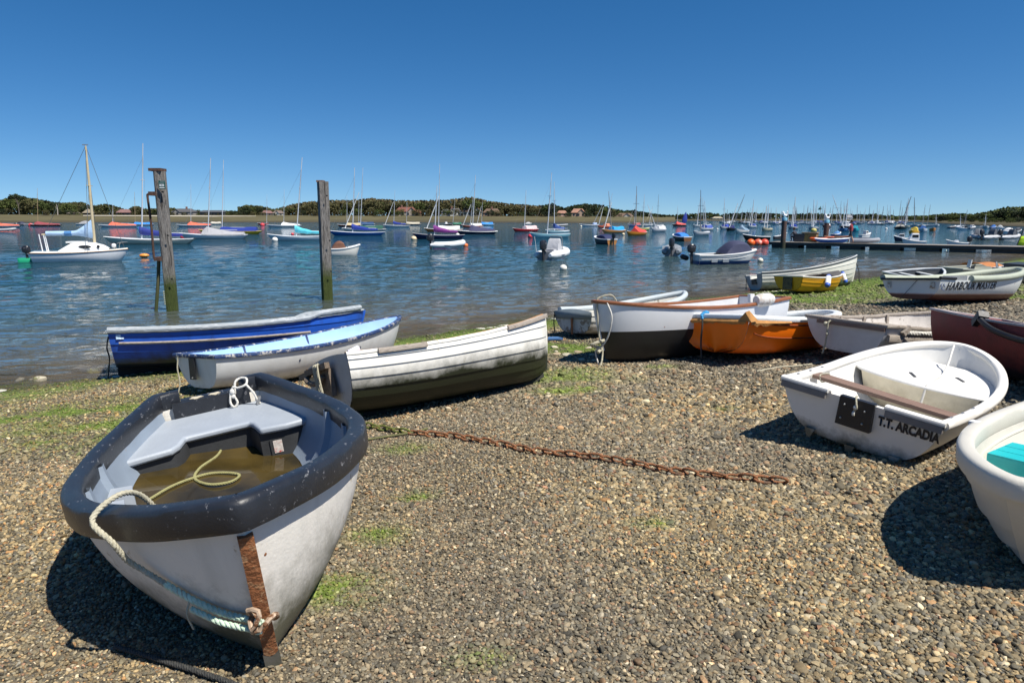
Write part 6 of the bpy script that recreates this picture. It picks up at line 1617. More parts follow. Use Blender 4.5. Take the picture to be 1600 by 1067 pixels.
K(419, 505, 375.5, (.60, .68, .72), 'L', (463, 472, 246), ('boom', TURQ), 'pale sailing boat with turquoise sail cover left of the right timber post')
K(527, 566, 354.5, (.22, .04, .03), 'L', (542, 542, 306), ('box', (.62, .50, .28)), 'dark red sailing boat with cream cover right of the right timber post')
K(555, 586, 352, PALEB, 'L', (560, 561, 306), ('box', (.02, .07, .20)), 'small pale blue sailing boat with dark blue cover')
K(535, 603, 362, (.62, .62, .58), 'L', (563, 567, 262), ('box', GRN), 'pale sailing boat with dark green cover and furled white jib', furl=(537, 357, 561, 301))
K(515, 601, 368, (.02, .14, .42), 'L', (551, 554, 262), ('boom', BLUE), 'blue hulled sailing boat with blue sail cover right of the right timber post', deck=(.7, .74, .78))
K(599, 641, 355, WHITE, 'L', (615, 617, 297), ('boom', BLUE), 'white sailing boat with furled jib and blue sail cover below the red roofed house', furl=(600, 351, 615, 315))
K(627, 658, 352, (.20, .18, .17), 'L', (635, 636, 315), ('box', (.56, .50, .38)), 'dark sailing boat with beige cover below the red roofed house')
K(663, 723, 362.5, (.60, .17, .05), 'L', (685, 687, 256), ('box', (.70, .70, .68)), 'orange sailing boat with white cover and furled jib', furl=(664, 358, 686, 306))
K(645, 726, 373.5, NAVY, 'L', (679, 683, 290), ('boom', (.18, .03, .20)), 'navy sailing boat with purple and navy sail cover', deck=(.3, .3, .32))
K(709, 777, 366, (.015, .018, .06), 'L', (738, 743, 274), ('tent', (.035, .035, .09)), 'navy sailing boat with dark tent cover and white deck edge', band=WHITE)
K(695, 722, 353, BLK, 'L', (707, 711, 312), ('box', (.015, .13, .08)), 'black sailing boat with green cover before the white house')
K(722, 754, 355.5, (.45, .10, .06), 'L', (734, 739, 308), ('box', (.7, .7, .68)), 'red sailing boat with white cover and furled jib before the cream house', furl=(723, 351, 736, 319))
K(744, 772, 352.5, PALEB, 'L', (752, 754, 315), ('box', SKYB), 'pale sailing boat with bright blue cover before the brown roofed house', furl=(745, 348, 752, 322))
K(801, 841, 362, (.40, .02, .03), 'L', (818, 822, 297), ('box', (.66, .50, .50)), 'red sailing boat with pinkish cover before the far wood')
K(827, 891, 371.5, (.26, .52, .60), 'L', (853, 862, 270), None, 'turquoise blue sailing boat beyond the white inflatable', deck=(.45, .55, .6))
K(851, 890, 365.5, (.30, .50, .58), 'L', (859, 866, 284), ('boom', (.03, .07, .25)), 'pale blue sailing boat with dark blue sail cover beyond the white inflatable')
K(905, 935, 353.5, WHITE, 'L', (928, 944, 315), ('box', (.3, .4, .6)), 'white sailing boat close under the dark wood')
K(932, 955, 356, CORAL, 'L', (951, 957, 302), ('box', (.6, .2, .1)), 'coral sailing boat with furled jib under the dark wood', furl=(933, 352, 943, 323))
K(938, 979, 364, (.52, .24, .08), 'L', (951, 951, 299), ('box', (.02, .30, .62)), 'varnished sailing boat with bright blue and white cover', furl=(939, 358, 956, 316), mcol=(.3, .26, .24))
K(975, 1014, 368, (.52, .20, .02), 'L', (989, 995, 291), ('tent', (.55, .05, .04)), 'orange sailing boat with red tent cover', mcol=(.25, .24, .24))
K(992, 1017, 360, (.6, .6, .2), 'L', (1004, 1007, 304), None, 'pale yellow sailing boat right of the orange boat', deck=(.6, .6, .35))
K(1014, 1044, 362, (.55, .57, .6), 'L', (1013, 1012, 320), ('box', (.6, .6, .6)), 'grey white sailing boat right of the pale yellow boat')
K(1004, 1022, 353, WHITE, 'L', (1019, 1020, 322), None, 'white yacht in the far pair left of the red dinghy fleet', Lw=7)
K(1018, 1039, 353.5, WHITE, 'L', (1024, 1029, 304), None, 'white yacht with dark tall mast in the far pair', Lw=7, mcol=(.2, .2, .2))
K(979, 1003, 354, (.10, .16, .35), 'L', (991, 993, 325), ('box', (.35, .08, .08)), 'blue sailing boat with red cover below the boathouse')
K(1048, 1074, 353.5, (.06, .03, .03), 'L', (1056, 1059, 322), ('tent', (.55, .07, .06)), 'dark sailing boat with red cover right of the boathouse')
K(1077, 1114, 367.5, (.56, .58, .6), 'L', (1090, 1095, 297), None, 'pale grey sailing boat with tall dark mast beyond the motor boat', mcol=(.14, .14, .15))
K(1088, 1118, 360, WHITE, 'L', (1093, 1098, 309), ('box', (.05, .09, .35)), 'white sailing boat with blue box cover beyond the motor boat')
K(1079, 1100, 354.5, WHITE, 'L', (1089, 1093, 318), None, 'white yacht far off beyond the blue covered launch', Lw=7.5)
K(1094, 1114, 353, WHITE, 'L', (1099, 1101, 314), None, 'white yacht with thin mast far off right of the blue covered launch', Lw=7.5)
K(1121, 1143, 358, (.5, .52, .55), 'L', (1128, 1132, 310), ('box', (.03, .06, .35)), 'small sailing boat with dark blue cover left of the orange floats')
K(1132, 1152, 360.5, (.02, .02, .03), 'L', (1157, 1164, 304), ('box', (.04, .05, .2)), 'black sailing boat with furled jib left of the orange floats', furl=(1134, 355, 1153, 318), mcol=(.2, .2, .2))
K(1143, 1176, 364.5, (.68, .68, .66), 'L', None, ('tent', (.16, .24, .32)), 'white sailing boat with blue grey cover above the orange floats')
K(1163, 1186, 356, WHITE, 'L', (1173, 1178, 312), ('box', (.04, .08, .3)), 'white yacht with blue cover and furled jib beyond the orange floats', furl=(1166, 350, 1176, 325), Lw=7.5)
K(1185, 1212, 361, (.58, .52, .36), 'L', (1198, 1201, 320), None, 'cream sailing boat with furled jib left of the first pontoon pile', furl=(1187, 356, 1198, 322), deck=(.6, .55, .4))
K(1227, 1251, 358, (.6, .61, .63), 'L', (1236, 1243, 308), ('box', (.03, .06, .35)), 'white yacht with blue cover and furled jib right of the first pontoon pile', furl=(1229, 352, 1240, 322), Lw=7.5)
K(1258, 1284, 358.5, (.6, .62, .64), 'L', (1266, 1272, 312), None, 'white yacht with furled jib between the pontoon piles', furl=(1259, 354, 1268, 330), Lw=7.5)
K(1280, 1303, 355, (.25, .05, .05), 'L', (1281, 1287, 320), ('box', (.6, .6, .6)), 'dark red yacht with white cover beside the second pontoon pile', Lw=7)
K(1303, 1342, 357, (.03, .035, .06), 'L', (1313, 1325, 311), ('box', (.65, .65, .65)), 'big navy and white yacht beyond the walking person', furl=(1310, 350, 1321, 322), Lw=10)
K(1306, 1331, 361.5, (.10, .25, .50), 'L', (1299, 1301, 305), None, 'blue hulled yacht beyond the kayak on the pontoon', Lw=7)
K(1328, 1344, 361.5, (.03, .42, .50), 'L', None, ('box', (.03, .42, .50)), 'turquoise boat hull beyond the walking person', Lw=5)
K(1392, 1421, 358, (.05, .05, .055), 'L', (1416, 1424, 307), ('box', (.62, .56, .45)), 'black and cream yacht with two dark masts beyond the white cabin boat', mcol=(.12, .12, .12), Lw=9)
K(1404, 1424, 356, CREAM, 'L', (1415, 1420, 310), None, 'cream yacht just behind the black and cream yacht', Lw=8)
K(1421, 1436, 354, WHITE, 'L', (1426, 1429, 309), None, 'white yacht with tall dark mast right of the black and cream yacht', Lw=9, mcol=(.15, .15, .15))
K(1413, 1443, 366, (.72, .38, .03), 'L', None, ('box', (.72, .50, .06)), 'yellow boat under a yellow cover beyond the white cabin boat', Lw=5)
K(1432, 1452, 362, (.6, .65, .7), 'L', None, ('box', (.05, .15, .4)), 'white boat with blue cover right of the yellow boat', Lw=5)
K(1450, 1464, 361, (.55, .22, .06), 'L', None, None, 'small orange boat right of the yellow boat', Lw=4)
K(1458, 1467, 354, WHITE, 'L', (1462, 1463, 334), None, 'small white yacht alone before the right hand wood', Lw=6)
for i, (bx, tx, ty, dk) in enumerate(((1441, 1446, 320, 1), (1449, 1454, 320, 1), (1505, 1512, 328, 1), (1500, 1501, 336, 0), (1538, 1541, 334, 0))):
    K(bx - 8, bx + 9, 354 + (i > 1) * 3, WHITE if i != 2 else (.05, .05, .06), 'R' if i % 2 else 'L', (bx, tx, ty), None, ('small %s yacht before the right hand wood, %s' % ('dark' if i == 2 else 'white', ('with the left of two raked dark masts', 'with the right of two raked dark masts', 'with a long raked dark mast', 'with a short upright mast', 'nearest the low bushes')[i])), Lw=6, mcol=(.2, .2, .2) if dk else ALU)
def far_fleet():
    rg = random.Random(33); spots = []
    for i in range(64):
        px = 1128 + 292 * i / 63 + rg.uniform(-3, 3); wy = rg.choice([347.6, 348.2, 349, 350, 351]); ty = rg.uniform(313, 334) if px > 1230 else rg.uniform(320, 336)
        w = rg.uniform(7, 13); hc, hn = rg.choice([(WHITE, 'white'), (WHITE, 'white'), (WHITE, 'white'), (CREAM, 'cream'), ((.05, .07, .15), 'navy'), ((.6, .62, .65), 'pale grey')]); K(px - w / 2, px + w / 2, wy, hc, rg.choice('LR'), (px, px + rg.uniform(0, 4), ty), ('box', rg.choice([(.05, .08, .25), (.6, .6, .6), (.04, .04, .05)])) if rg.random() < .5 else None,
                                'small %s yacht in the distant fleet %s' % (hn, 'left of the orange floats' if px < 1165 else 'just left of the first pontoon pile' if px < 1222 else 'between the two pontoon piles' if px < 1290 else 'beyond the kayaks and the walking person' if px < 1350 else 'left of the black and cream yacht'), Lw=rg.uniform(8, 11), mcol=rg.choice([ALU, ALU, (.3, .31, .33), (.16, .16, .17)]), group='distant fleet beyond the pontoon')
far_fleet()

# ---- white cabin yacht on the left
def cabin_yacht():
    X, Y = on_water(130, 408); Lb = 4.75; yaw = math.radians(14)
    h = Hull(L=Lb, B=1.9, Bt=1.5, Hs=.80, Hb=.95, tm=.42, e=2.1, g=1.3, rake=.55, trake=.1, p0=.6, dip=.03)
    e = empty('cabin_yacht', 'white cabin yacht with pale blue sail cover and outboard at its stern', 'yacht', None, Matrix.Translation((X, Y, WATER_Z)) @ Matrix.Rotation(yaw, 4, 'Z') @ Matrix.Translation((-Lb / 2, 0, 0)))
    D = .28; mw = cmat((.76, .76, .74)); shell(h, 'hull', pm('yacht_white', (.76, .77, .79), .3, var=.05, grime=((.04, .05, .06), -.12, .02, 3, .9)), e, 24, 10, dz=-D); transom_board(h, mw, e, D)
    rows = []
    for i in range(20):
        t = i / 19 * .995; y = h.beam(t); z = h.sheer(t) - D; x = h.pt(t, 1, 1)[0]; rows.append([(x, a * y, z + .06 * (1 - a * a)) for a in (-1, -.6, 0, .6, 1)])
    mb = MB(); mb.grid(rows); mb.build('deck', cmat((.72, .68, .60), .5), e)
    pts = [p + Vector((0, 0, -D - .02)) for p in sheer_path(h, 0, .998, 22, .012)]; mb = MB(); mb.tube(pts, .028, 6); mb.build('toe_rail', pm('brown_trim', (.20, .09, .04), .5), e)
    # coaming and cabin
    rows = []
    for x, w, z in ((1.35, .68, .62), (1.75, .72, .86), (2.0, .72, 1.0), (2.6, .70, 1.03), (3.1, .60, .98), (3.45, .48, .88), (3.8, .30, .68)):
        rows.append([(x, -w, .55), (x, -w * .94, z - .12), (x, -w * .75, z), (x, 0, z + .05), (x, w * .75, z), (x, w * .94, z - .12), (x, w, .55)])
    mb = MB(); mb.grid(rows); mb.f += [tuple(range(7))]; mb.build('cabin', mw, e, angle=30)
    mb = MB(); mb.box((1.70, -.02, .62), (1.74, .42, 1.04)); mb.build('hatch_board', pm('companion_wood', (.24, .10, .04), .5), e)
    mb = MB(); mb.box((1.72, -.38, 1.03), (2.7, .38, 1.12)); mb.build('sliding_hatch', mw, e)
    for x, w in ((2.75, .32), (3.38, .09)):
        for sd in (-1, 1):
            mb = MB(); y = sd * (.685 if x < 3 else .545); mb.ball((x, y, .83), 1, 12, 8, (w, .035, .085)); mb.build('cabin_window', pm('dark_glass', (.015, .017, .02), .1), e)
    inv = e.matrix_world.inverted(); b = Vector((3.05, 0, .95)); t = inv @ Vector(at_depth(133.5, 228, (e.matrix_world @ b).y))
    mc = pm('pale_spar', (.56, .47, .30), .5); mb = MB(); mb.tube([b, b.lerp(t, .6), t], [.075, .070, .045], 9); m = mb.build('mast', mc, e)
    s = b.lerp(t, .60); mb = MB(); mb.bar(s + Vector((0, -.48, 0)), s + Vector((0, .48, 0)), .035, .035); mb.build('spreader', mc, m); mb = MB(); mb.bar(t + Vector((-.16, 0, .05)), t + Vector((.12, 0, .05)), .05, .05); mb.build('masthead', m_galv, m)
    wire = pm('rigging_wire', (.10, .11, .12), .5)
    for p in ((4.55, 0, .75), (.1, 0, .6), (2.95, -.85, .6), (2.95, .85, .6)):
        mb = MB(); mb.tube([t, Vector(p)], .012, 5); mb.build('stay', wire, m)
    for y in (-.85, .85): mb = MB(); mb.tube([s, Vector((2.8, y, .6))], .010, 5); mb.build('shroud', wire, m)
    mcv = fabric((.38, .54, .74)); rows = []
    for i in range(16):
        f = i / 15; x = 3.02 - 2.35 * f; r = .10 + .42 * max(0, 1 - f / .38) ** 1.3; z = 1.52 + r * .55 - .02 * f; rows.append([(x, .09 * math.cos(q) * (1 + .15 * math.sin(9 * f)), z + (r + .03) * math.sin(q)) for q in np.linspace(0, 6.283, 12)[:-1]])
    mb = MB(); mb.grid(rows, closed=True); mb.f += [tuple(range(11)), tuple(range(165, 176))]; c = mb.build('sail_cover', mcv, e)
    mb = MB(); mb.tube([(1.95, 0, 1.56), (1.60, 0, 1.55)], .135, 11); mb.build('cover_band', fabric((.06, .19, .42)), c)
    mb = MB(); mb.tube([(3.0, 0, 1.5), (.45, 0, 1.5)], .04, 7); mb.build('boom', mc, e)
    for x in (.30, .52, .60):
        mb = MB(); mb.tube([(x + .1, 0, .55), (x, 0, 1.52)], .028, 6); mb.build('boom_crutch', cmat(WHITE), e)
    # pulpit, anchor ball, outboard
    mb = MB(); mb.tube(smoothpath([(4.2, -.30, .70), (4.3, -.26, 1.0), (4.75, 0, 1.05), (4.3, .26, 1.0), (4.2, .30, .70)]), .018, 6); mb.build('pulpit', m_galv, e)
    mb = MB(); mb.ball((4.05, -.1, .86), .13, 10, 7); mb.build('deck_buoy', cmat(WHITE), e)
    ob = empty('outboard_motor', 'black outboard motor on the stern of the white cabin yacht', 'outboard', None, e.matrix_world @ Matrix.Translation((-.35, .1, .35))); outboard(ob, .9)
    mb = MB(); rows = []
    for i in range(8):
        q = i / 7; rows.append([(x, y, z) for x, y, z in ((-.35 + .7 * q, -.22, .22), (-.33 + .66 * q, -.20, -.06), (-.33 + .66 * q, .20, -.06), (-.35 + .7 * q, .22, .22))])
    mb.grid(rows); mb.f += [(0, 1, 2, 3), (28, 29, 30, 31)]; g = mb.build('tender', cmat((.01, .26, .13)), None); g.modifiers.new('t', 'SOLIDIFY').thickness = .02; g.matrix_world = e.matrix_world @ Matrix.Translation((-.42, -.1, 0)); tag(g, 'green tub floating under the outboard of the cabin yacht', 'tub')
def outboard(par, s=1.0, col=BLK):
    """motor hanging at the origin of par, cowl up, leg down"""
    mb = MB(); rows = []
    for z, l, w in ((.16, .14, .10), (.20, .22, .135), (.42, .25, .15), (.54, .21, .14), (.60, .12, .09)):
        rows.append([(-.08 + l * math.cos(q) * (1.15 if math.cos(q) < 0 else .9), w * math.sin(q), z) for q in np.linspace(0, 6.283, 13)[:-1]])
    mb.grid(rows, closed=True); mb.f += [tuple(range(12)), tuple(range(48, 60))]; c = mb.build('cowl', pm('outboard_black', (.018, .018, .022), .3, var=.2), par)
    mb = MB(); mb.bar((-.10, 0, .20), (-.08, 0, -.45), .07, .13); mb.build('leg', pm('outboard_leg', (.03, .03, .034), .45), par)
    mb = MB(); mb.bar((.10, 0, .05), (-.06, 0, .12), .20, .06); mb.build('clamp', m_galv, par)
    mb = MB(); rows = [[(-.26, y, .33 + z), (-.29, y, .40 + z)] for y, z in ((-.09, 0), (.09, 0))]; mb.box((-.20, -.143, .44), (.0, -.139, .46)); mb.build('cowl_stripe', cmat((.25, .25, .26)), c)
    for ch in par.children: ch.scale = (s, s, s)
cabin_yacht()

# ---- inflatable boats
def rib(cx, wy, span, yaw, tube, label, console=None, motor=True, Lb=3.6, B=1.75, group='inflatable boats', name='inflatable_boat'):
    X, Y = on_water(cx, wy); k_ = span * Y / F_PX / (Lb * abs(math.cos(yaw)) + B * abs(math.sin(yaw))); k_ = max(.6, min(1.25, k_)); Lb *= k_; B *= k_
    e = empty(name, label, 'inflatable', group, Matrix.Translation((X, Y, WATER_Z)) @ Matrix.Rotation(yaw, 4, 'Z') @ Matrix.Translation((-Lb / 2, 0, 0)))
    r = .235; path = [(-.25, -B / 2 + r, .30), (Lb * .3, -B / 2 + r, .30), (Lb * .62, -B / 2 + r + .02, .33), (Lb * .85, -B / 4, .42), (Lb - r, 0, .48), (Lb * .85, B / 4, .42), (Lb * .62, B / 2 - r - .02, .33), (Lb * .3, B / 2 - r, .30), (-.25, B / 2 - r, .30)]
    P = smoothpath(path, 6); rs = [r * min(1, .45 + .2 * i, .45 + .2 * (len(P) - 1 - i)) for i in range(len(P))]
    mb = MB(); mb.tube(P, rs, 14); t = mb.build('tube', pm('tube_%d' % int(tube[0] * 100), tube, .45, var=.07, grime=((.05, .05, .05), -.15, .04, 4, .8)), e)
    mb = MB(); mb.tube([Vector(p) + (Vector((p[0] - Lb * .4, p[1], 0)).normalized() * r * 1.0) * Vector((0.35, 1, 0)) + Vector((0, 0, -.02)) for p in P[4:-4]], .025, 6); mb.build('rubbing_band', cmat((.06, .06, .07)), t)
    mb = MB(); mb.box((.05, -B / 2 + r, .10), (Lb * .75, B / 2 - r, .17)); mb.build('floor', cmat((.35, .34, .34)), e)
    mb = MB(); mb.box((.02, -B / 2 + r, .0), (.08, B / 2 - r, .48)); mb.build('transom', cmat((.28, .28, .29)), e)
    if console:
        mb = MB(); rows = []
        for z, x0, x1, w in ((.17, 1.05, 1.65, .36), (.75, 1.10, 1.62, .36), (1.15, 1.28, 1.55, .33), (1.22, 1.34, 1.48, .28)):
            rows.append([(x0, -w, z), (x1, -w, z), (x1, w, z), (x0, w, z)])
        mb.grid(rows, closed=True); mb.f.append((12, 13, 14, 15)); mb.build('console', fabric(console), e, angle=30)
        mb = MB(); mb.box((.55, -.33, .17), (.95, .33, .62)); mb.build('seat', fabric(tuple(c * .9 for c in console)), e)
        mb = MB(); mb.tube(smoothpath([(1.62, -.40, .2), (1.62, -.40, 1.1), (1.5, -.3, 1.34), (1.5, .3, 1.34), (1.62, .40, 1.1), (1.62, .40, .2)]), .022, 6); mb.build('grab_rail', m_galv, e)
        mb = MB(); mb.tube([(.2, .62, .5), (.15, .66, 1.0), (.1, .7, 1.35)], .016, 6); mb.build('light_pole', cmat(WHITE), e)
    if motor:
        o = empty('outboard_motor', 'black outboard on ' + label[:].replace(' with black outboard', '')[:70], 'outboard', None, e.matrix_world @ Matrix.Translation((-.05, 0, .42))); outboard(o, 1.25)
        w_ = o['label'].split(); o['label'] = ' '.join(w_[:15])
    return e
rib(866, 405, 66, math.radians(62), (.68, .69, .70), 'white inflatable with grey console cover beside the white buoy', (.46, .46, .48), B=2.0, Lb=3.9)
rib(1050, 399, 44, math.radians(75), (.20, .22, .24), 'grey inflatable with twin white lockers left of the motor boat', None, B=1.75, Lb=3.4)
_r = bpy.data.objects['inflatable_boat.001']
for _y in (-.38, .38):
    mb = MB(); mb.box((.12, _y - .2, .2), (.6, _y + .2, .62)); mb.build('locker', cmat((.62, .63, .63)), _r)
rib(702, 388.5, 56, math.radians(14), (.66, .68, .69), 'white inflatable with orange buoy at its bow', None, Lb=3.0, B=1.5)
rib(876, 353.5, 25, math.radians(10), (.30, .31, .33), 'small grey inflatable close to the far shore', None, False, 5.0, 2)
rib(5, 362, 60, math.radians(6), (.35, .36, .38), 'grey inflatable cut by the left edge', None, False, 3.6, 1.7)

# ---- motor boats
def launch(cx, wy, Lb, yaw, hull, label, hood=None, B=None, low=None, wood=None, cabin=None, motor=None, group='motor boats', seat=True, deckf=.32, fb=.55, span=None):
    X, Y = on_water(cx, wy); B = B or Lb * .40
    if span:
        k_ = span * Y / F_PX / (Lb * abs(math.cos(yaw)) + B * abs(math.sin(yaw))); Lb *= k_; B *= k_; fb *= min(1.0, .45 + .55 * k_)
        if cabin: cabin = (cabin[0], cabin[1], cabin[2], cabin[3] * min(1.0, .3 + .7 * k_))
        if hood: hood = (hood[0], hood[1], hood[2], hood[3] * min(1.0, .3 + .7 * k_), hood[4])
    h = Hull(L=Lb, B=B, Bt=B * .86, Hs=fb + .2, Hb=fb + .45, tm=.4, e=2.3, g=1.4, rake=Lb * .14, trake=.05, p0=.55, dip=.02); D = .22
    e = empty('motor_boat', label, 'motor boat', group, Matrix.Translation((X, Y, WATER_Z)) @ Matrix.Rotation(yaw, 4, 'Z') @ Matrix.Translation((-Lb / 2, 0, 0)))
    if low:
        m = bpy.data.materials.new('two_tone'); m.use_nodes = True; nt = m.node_tree; p = nt.nodes['Principled BSDF']; tc = _n(nt, 'ShaderNodeTexCoord'); sx = _n(nt, 'ShaderNodeSeparateXYZ'); gt = _n(nt, 'ShaderNodeMath', operation='GREATER_THAN'); gt.inputs[1].default_value = .17; mx = _n(nt, 'ShaderNodeMix', data_type='RGBA')
        nt.links.new(tc.outputs['Object'], sx.inputs[0]); nt.links.new(sx.outputs[2], gt.inputs[0]); nt.links.new(gt.outputs[0], mx.inputs[0]); mx.inputs[6].default_value = (*low, 1); mx.inputs[7].default_value = (*hull, 1); nt.links.new(mx.outputs[2], p.inputs['Base Color']); p.inputs['Roughness'].default_value = .35
    else: m = cmat(hull)
    shell(h, 'hull', m, e, 18, 8, dz=-D); shell(h, 'interior', cmat((.45, .44, .42), .6), e, 14, 6, -.04, .012, .97, dz=-D); transom_board(h, cmat(wood) if wood else m, e, D)
    mb = MB(); mb.sweep([p + Vector((0, 0, -D)) for p in sheer_path(h, 0, .998, 16)], rprof(-.05, .04, -.05, .03), True); mb.build('gunwale', cmat((.70, .70, .69)), e)
    rows = []
    for i in range(7):
        t = 1 - deckf + (deckf - .005) * i / 6; y = h.beam(t); x = h.pt(t, 1, 1)[0]; rows.append([(x, a * y, h.sheer(t) - D + .06 * (1 - a * a)) for a in (-1, -.5, 0, .5, 1)])
    mb = MB(); mb.grid(rows); mb.build('foredeck', cmat((.70, .70, .69)), e)
    if seat: mb = MB(); mb.box((Lb * .12, -B * .36, .12), (Lb * .22, B * .36, fb - .08)); mb.build('seat', cmat((.55, .53, .5)), e)
    if hood:
        c, f0, f1, ht, fl = hood; rows = []
        for i in range(9):
            f = i / 8; t = f0 + (f1 - f0) * f; x = Lb * t; y = h.beam(t) * .93; z = h.sheer(t) - D; k = math.sin(math.pi * min(1, f / fl * .5)) if f < fl else math.cos(math.pi / 2 * (f - fl) / (1 - fl)) ** .7
            k = max(0.0, k) ** .75
            rows.append([(x, -y, z + .03), (x, -y * .88, z + ht * k * .72 + .04), (x, -y * .45, z + ht * k * .96 + .05), (x, 0, z + ht * k + .05), (x, y * .45, z + ht * k * .96 + .05), (x, y * .88, z + ht * k * .72 + .04), (x, y, z + .03)])
        mb = MB(); mb.grid(rows); mb.build('hood', fabric(c), e)
    if cabin:
        c, f0, f1, ht = cabin; w = B * .36; z0 = fb - .05; mb = MB(); rows = []
        for z, a, b, ww in ((z0, f0, f1, w), (z0 + ht * .5, f0, f1 - .03, w), (z0 + ht * .95, f0 + .02, f1 - .10, w * .9), (z0 + ht, f0 + .04, f1 - .12, w * .8)):
            rows.append([(Lb * a, -ww, z), (Lb * b, -ww, z), (Lb * b, ww, z), (Lb * a, ww, z)])
        mb.grid(rows, closed=True); mb.f.append((12, 13, 14, 15)); cb = mb.build('cabin', cmat(c), e, angle=30)
        for sd in (-1, 1):
            mb = MB(); mb.box((Lb * (f0 + .05), sd * w * .99 - .015, z0 + ht * .52), (Lb * (f1 - .12), sd * w * .99 + .015, z0 + ht * .82)); mb.build('cabin_window', pm('dark_glass', (.015, .017, .02), .1), cb)
    if motor:
        o = empty('outboard_motor', motor, 'outboard', None, e.matrix_world @ Matrix.Translation((-.08, 0, fb - .06))); outboard(o, 1.0)
    return h, e
h_, e_ = launch(1133, 411.5, 3.55, math.radians(10), (.70, .71, .70), 'blue and white lapped motor boat with navy spray hood', hood=((.035, .04, .085), .42, .88, .62, .45), low=(.01, .06, .20), B=1.55, motor='grey and black outboard on the blue and white motor boat', fb=.50)
for z in (.27, .37):
    for sd in (-1, 1):
        pts = []
        for i in range(14):
            t = .02 + .95 * i / 13; zz = (z + .22) * h_.sheer(t) / h_.sheer(0.3); pts.append((h_.pt(t, .7, sd)[0], sd * (half_at(h_, t, zz) + .008), zz - .22))
        mb = MB(); mb.tube(pts, .012, 5); mb.build('plank_edge', cmat((.35, .36, .37)), e_)
for x in (.62, 1.25):
    mb = MB(); z = .30; y = half_at(h_, (x + .15) / h_.L, z + .1 + .22); mb.box((x, -y - .012, .11), (x + .34, -y + .0, .27)); mb.build('grey_patch', cmat((.22, .25, .28)), e_)
mb = MB(); mb.lathe([(.02, -.24), (.10, -.22), (.14, -.12), (.14, .12), (.10, .22), (.02, .24)], 12, axis='x'); f_ = mb.build('fender', cmat(BLK), None); f_.matrix_world = e_.matrix_world @ Matrix.Translation((-.42, .35, .33)) @ Matrix.Rotation(.35, 4, 'Y'); tag(f_, 'fat black fender behind the stern of the blue and white motor boat', 'fender')
launch(943, 381.5, 3.4, math.radians(118), (.05, .05, .055), 'dark launch with navy cover and varnished stern', hood=(NAVY, .10, .72, .45, .35), wood=(.42, .19, .06), motor='small outboard on the varnished stern below the navy cover', B=1.6, span=40)
launch(1063, 376.5, 3.6, math.radians(115), (.06, .045, .035), 'dark wooden launch with bright blue cover left of the orange floats', hood=((.02, .17, .55), .15, .78, .5, .4), wood=(.20, .09, .04), B=1.8, span=31)
launch(540, 398.5, 2.9, math.radians(20), (.70, .68, .62), 'white motor boat with brown folding hood right of the right timber post', hood=((.14, .06, .035), .04, .50, .60, .55), B=1.5, deckf=.42, span=50)
launch(33, 352.5, 6.0, math.radians(160), (.10, .10, .12), 'motor boat with dark cover at the far left by the red sailing boat', hood=((.03, .035, .07), .2, .75, .9, .4), group='motor boats near the far shore', span=22)
launch(133, 351.5, 7.5, math.radians(20), (.55, .55, .56), 'motor boat with grey cover seen behind the yacht mast', hood=((.33, .33, .34), .15, .85, 1.1, .5), group='motor boats near the far shore', span=25)
launch(697, 352, 5.0, math.radians(120), WHITE, 'small white cuddy boat before the white house', cabin=(WHITE, .4, .8, 1.1), group='motor boats near the far shore', span=10)
launch(825, 351.3, 5.5, math.radians(20), (.4, .4, .4), 'grey covered boat close to the far shore behind the red sailing boat', hood=((.5, .5, .5), .2, .8, .7, .5), group='motor boats near the far shore', span=14)
launch(1408, 377, 4.2, math.radians(155), (.02, .025, .06), 'navy cuddy boat with white cabin beyond the pontoon', cabin=((.55, .56, .57), .3, .75, .9), span=23)
launch(1427, 384, 4.6, math.radians(165), WHITE, 'white boat with tall boxy cabin against the pontoon', cabin=(WHITE, .30, .72, 1.25), fb=.6, span=35)
launch(1494, 384.5, 4.3, math.radians(172), WHITE, 'low white speedboat against the pontoon', cabin=(WHITE, .45, .62, .45), fb=.45, motor='black outboard on the low white speedboat', span=32)
for i, (cx, wy, yaw, c, hd) in enumerate(((1488, 356.5, 20, (.05, .055, .08), None), (1503, 359, 160, WHITE, None), (1519, 358, 20, (.2, .22, .26), None), (1552, 357.5, 15, (.02, .1, .3), (.02, .13, .42)), (1563, 358, 160, WHITE, (.6, .6, .58)), (1577, 366.5, 170, (.6, .62, .65), (.70, .70, .70)), (1590, 364, 20, (.05, .05, .06), (.06, .065, .08)))):
    launch(cx, wy, 5.0, math.radians(yaw), c, ('dark open motor boat before the right hand wood', 'white cabin boat before the right hand wood', 'grey cabin boat before the right hand wood', 'motor boat under a blue cover by the right shore', 'motor boat under a white cover by the right shore', 'motor boat with domed white cover above the right end of the pontoon', 'motor boat with black hood at the right edge')[i], hood=(hd, .15, .85, .9, .5) if hd else None, cabin=(WHITE, .3, .7, 1.0) if i in (1, 2) else None, group='motor boats by the right shore', span=(16, 14, 15, 12, 11, 24, 16)[i])
for i, (cx, wy, yaw) in enumerate(((1528, 374, 70), (1548, 375, 15), (1578, 375, 10))):
    rib(cx, wy, (28, 30, 32)[i], math.radians(yaw), ((.30, .31, .33), (.5, .51, .52), (.45, .46, .48))[i], ('dark grey inflatable with gear piled in it beyond the pontoon', 'pale grey inflatable beyond the pontoon, middle of three', 'pale grey inflatable beyond the right end of the pontoon')[i], (.10, .11, .13), True, 3.8, 1.8)

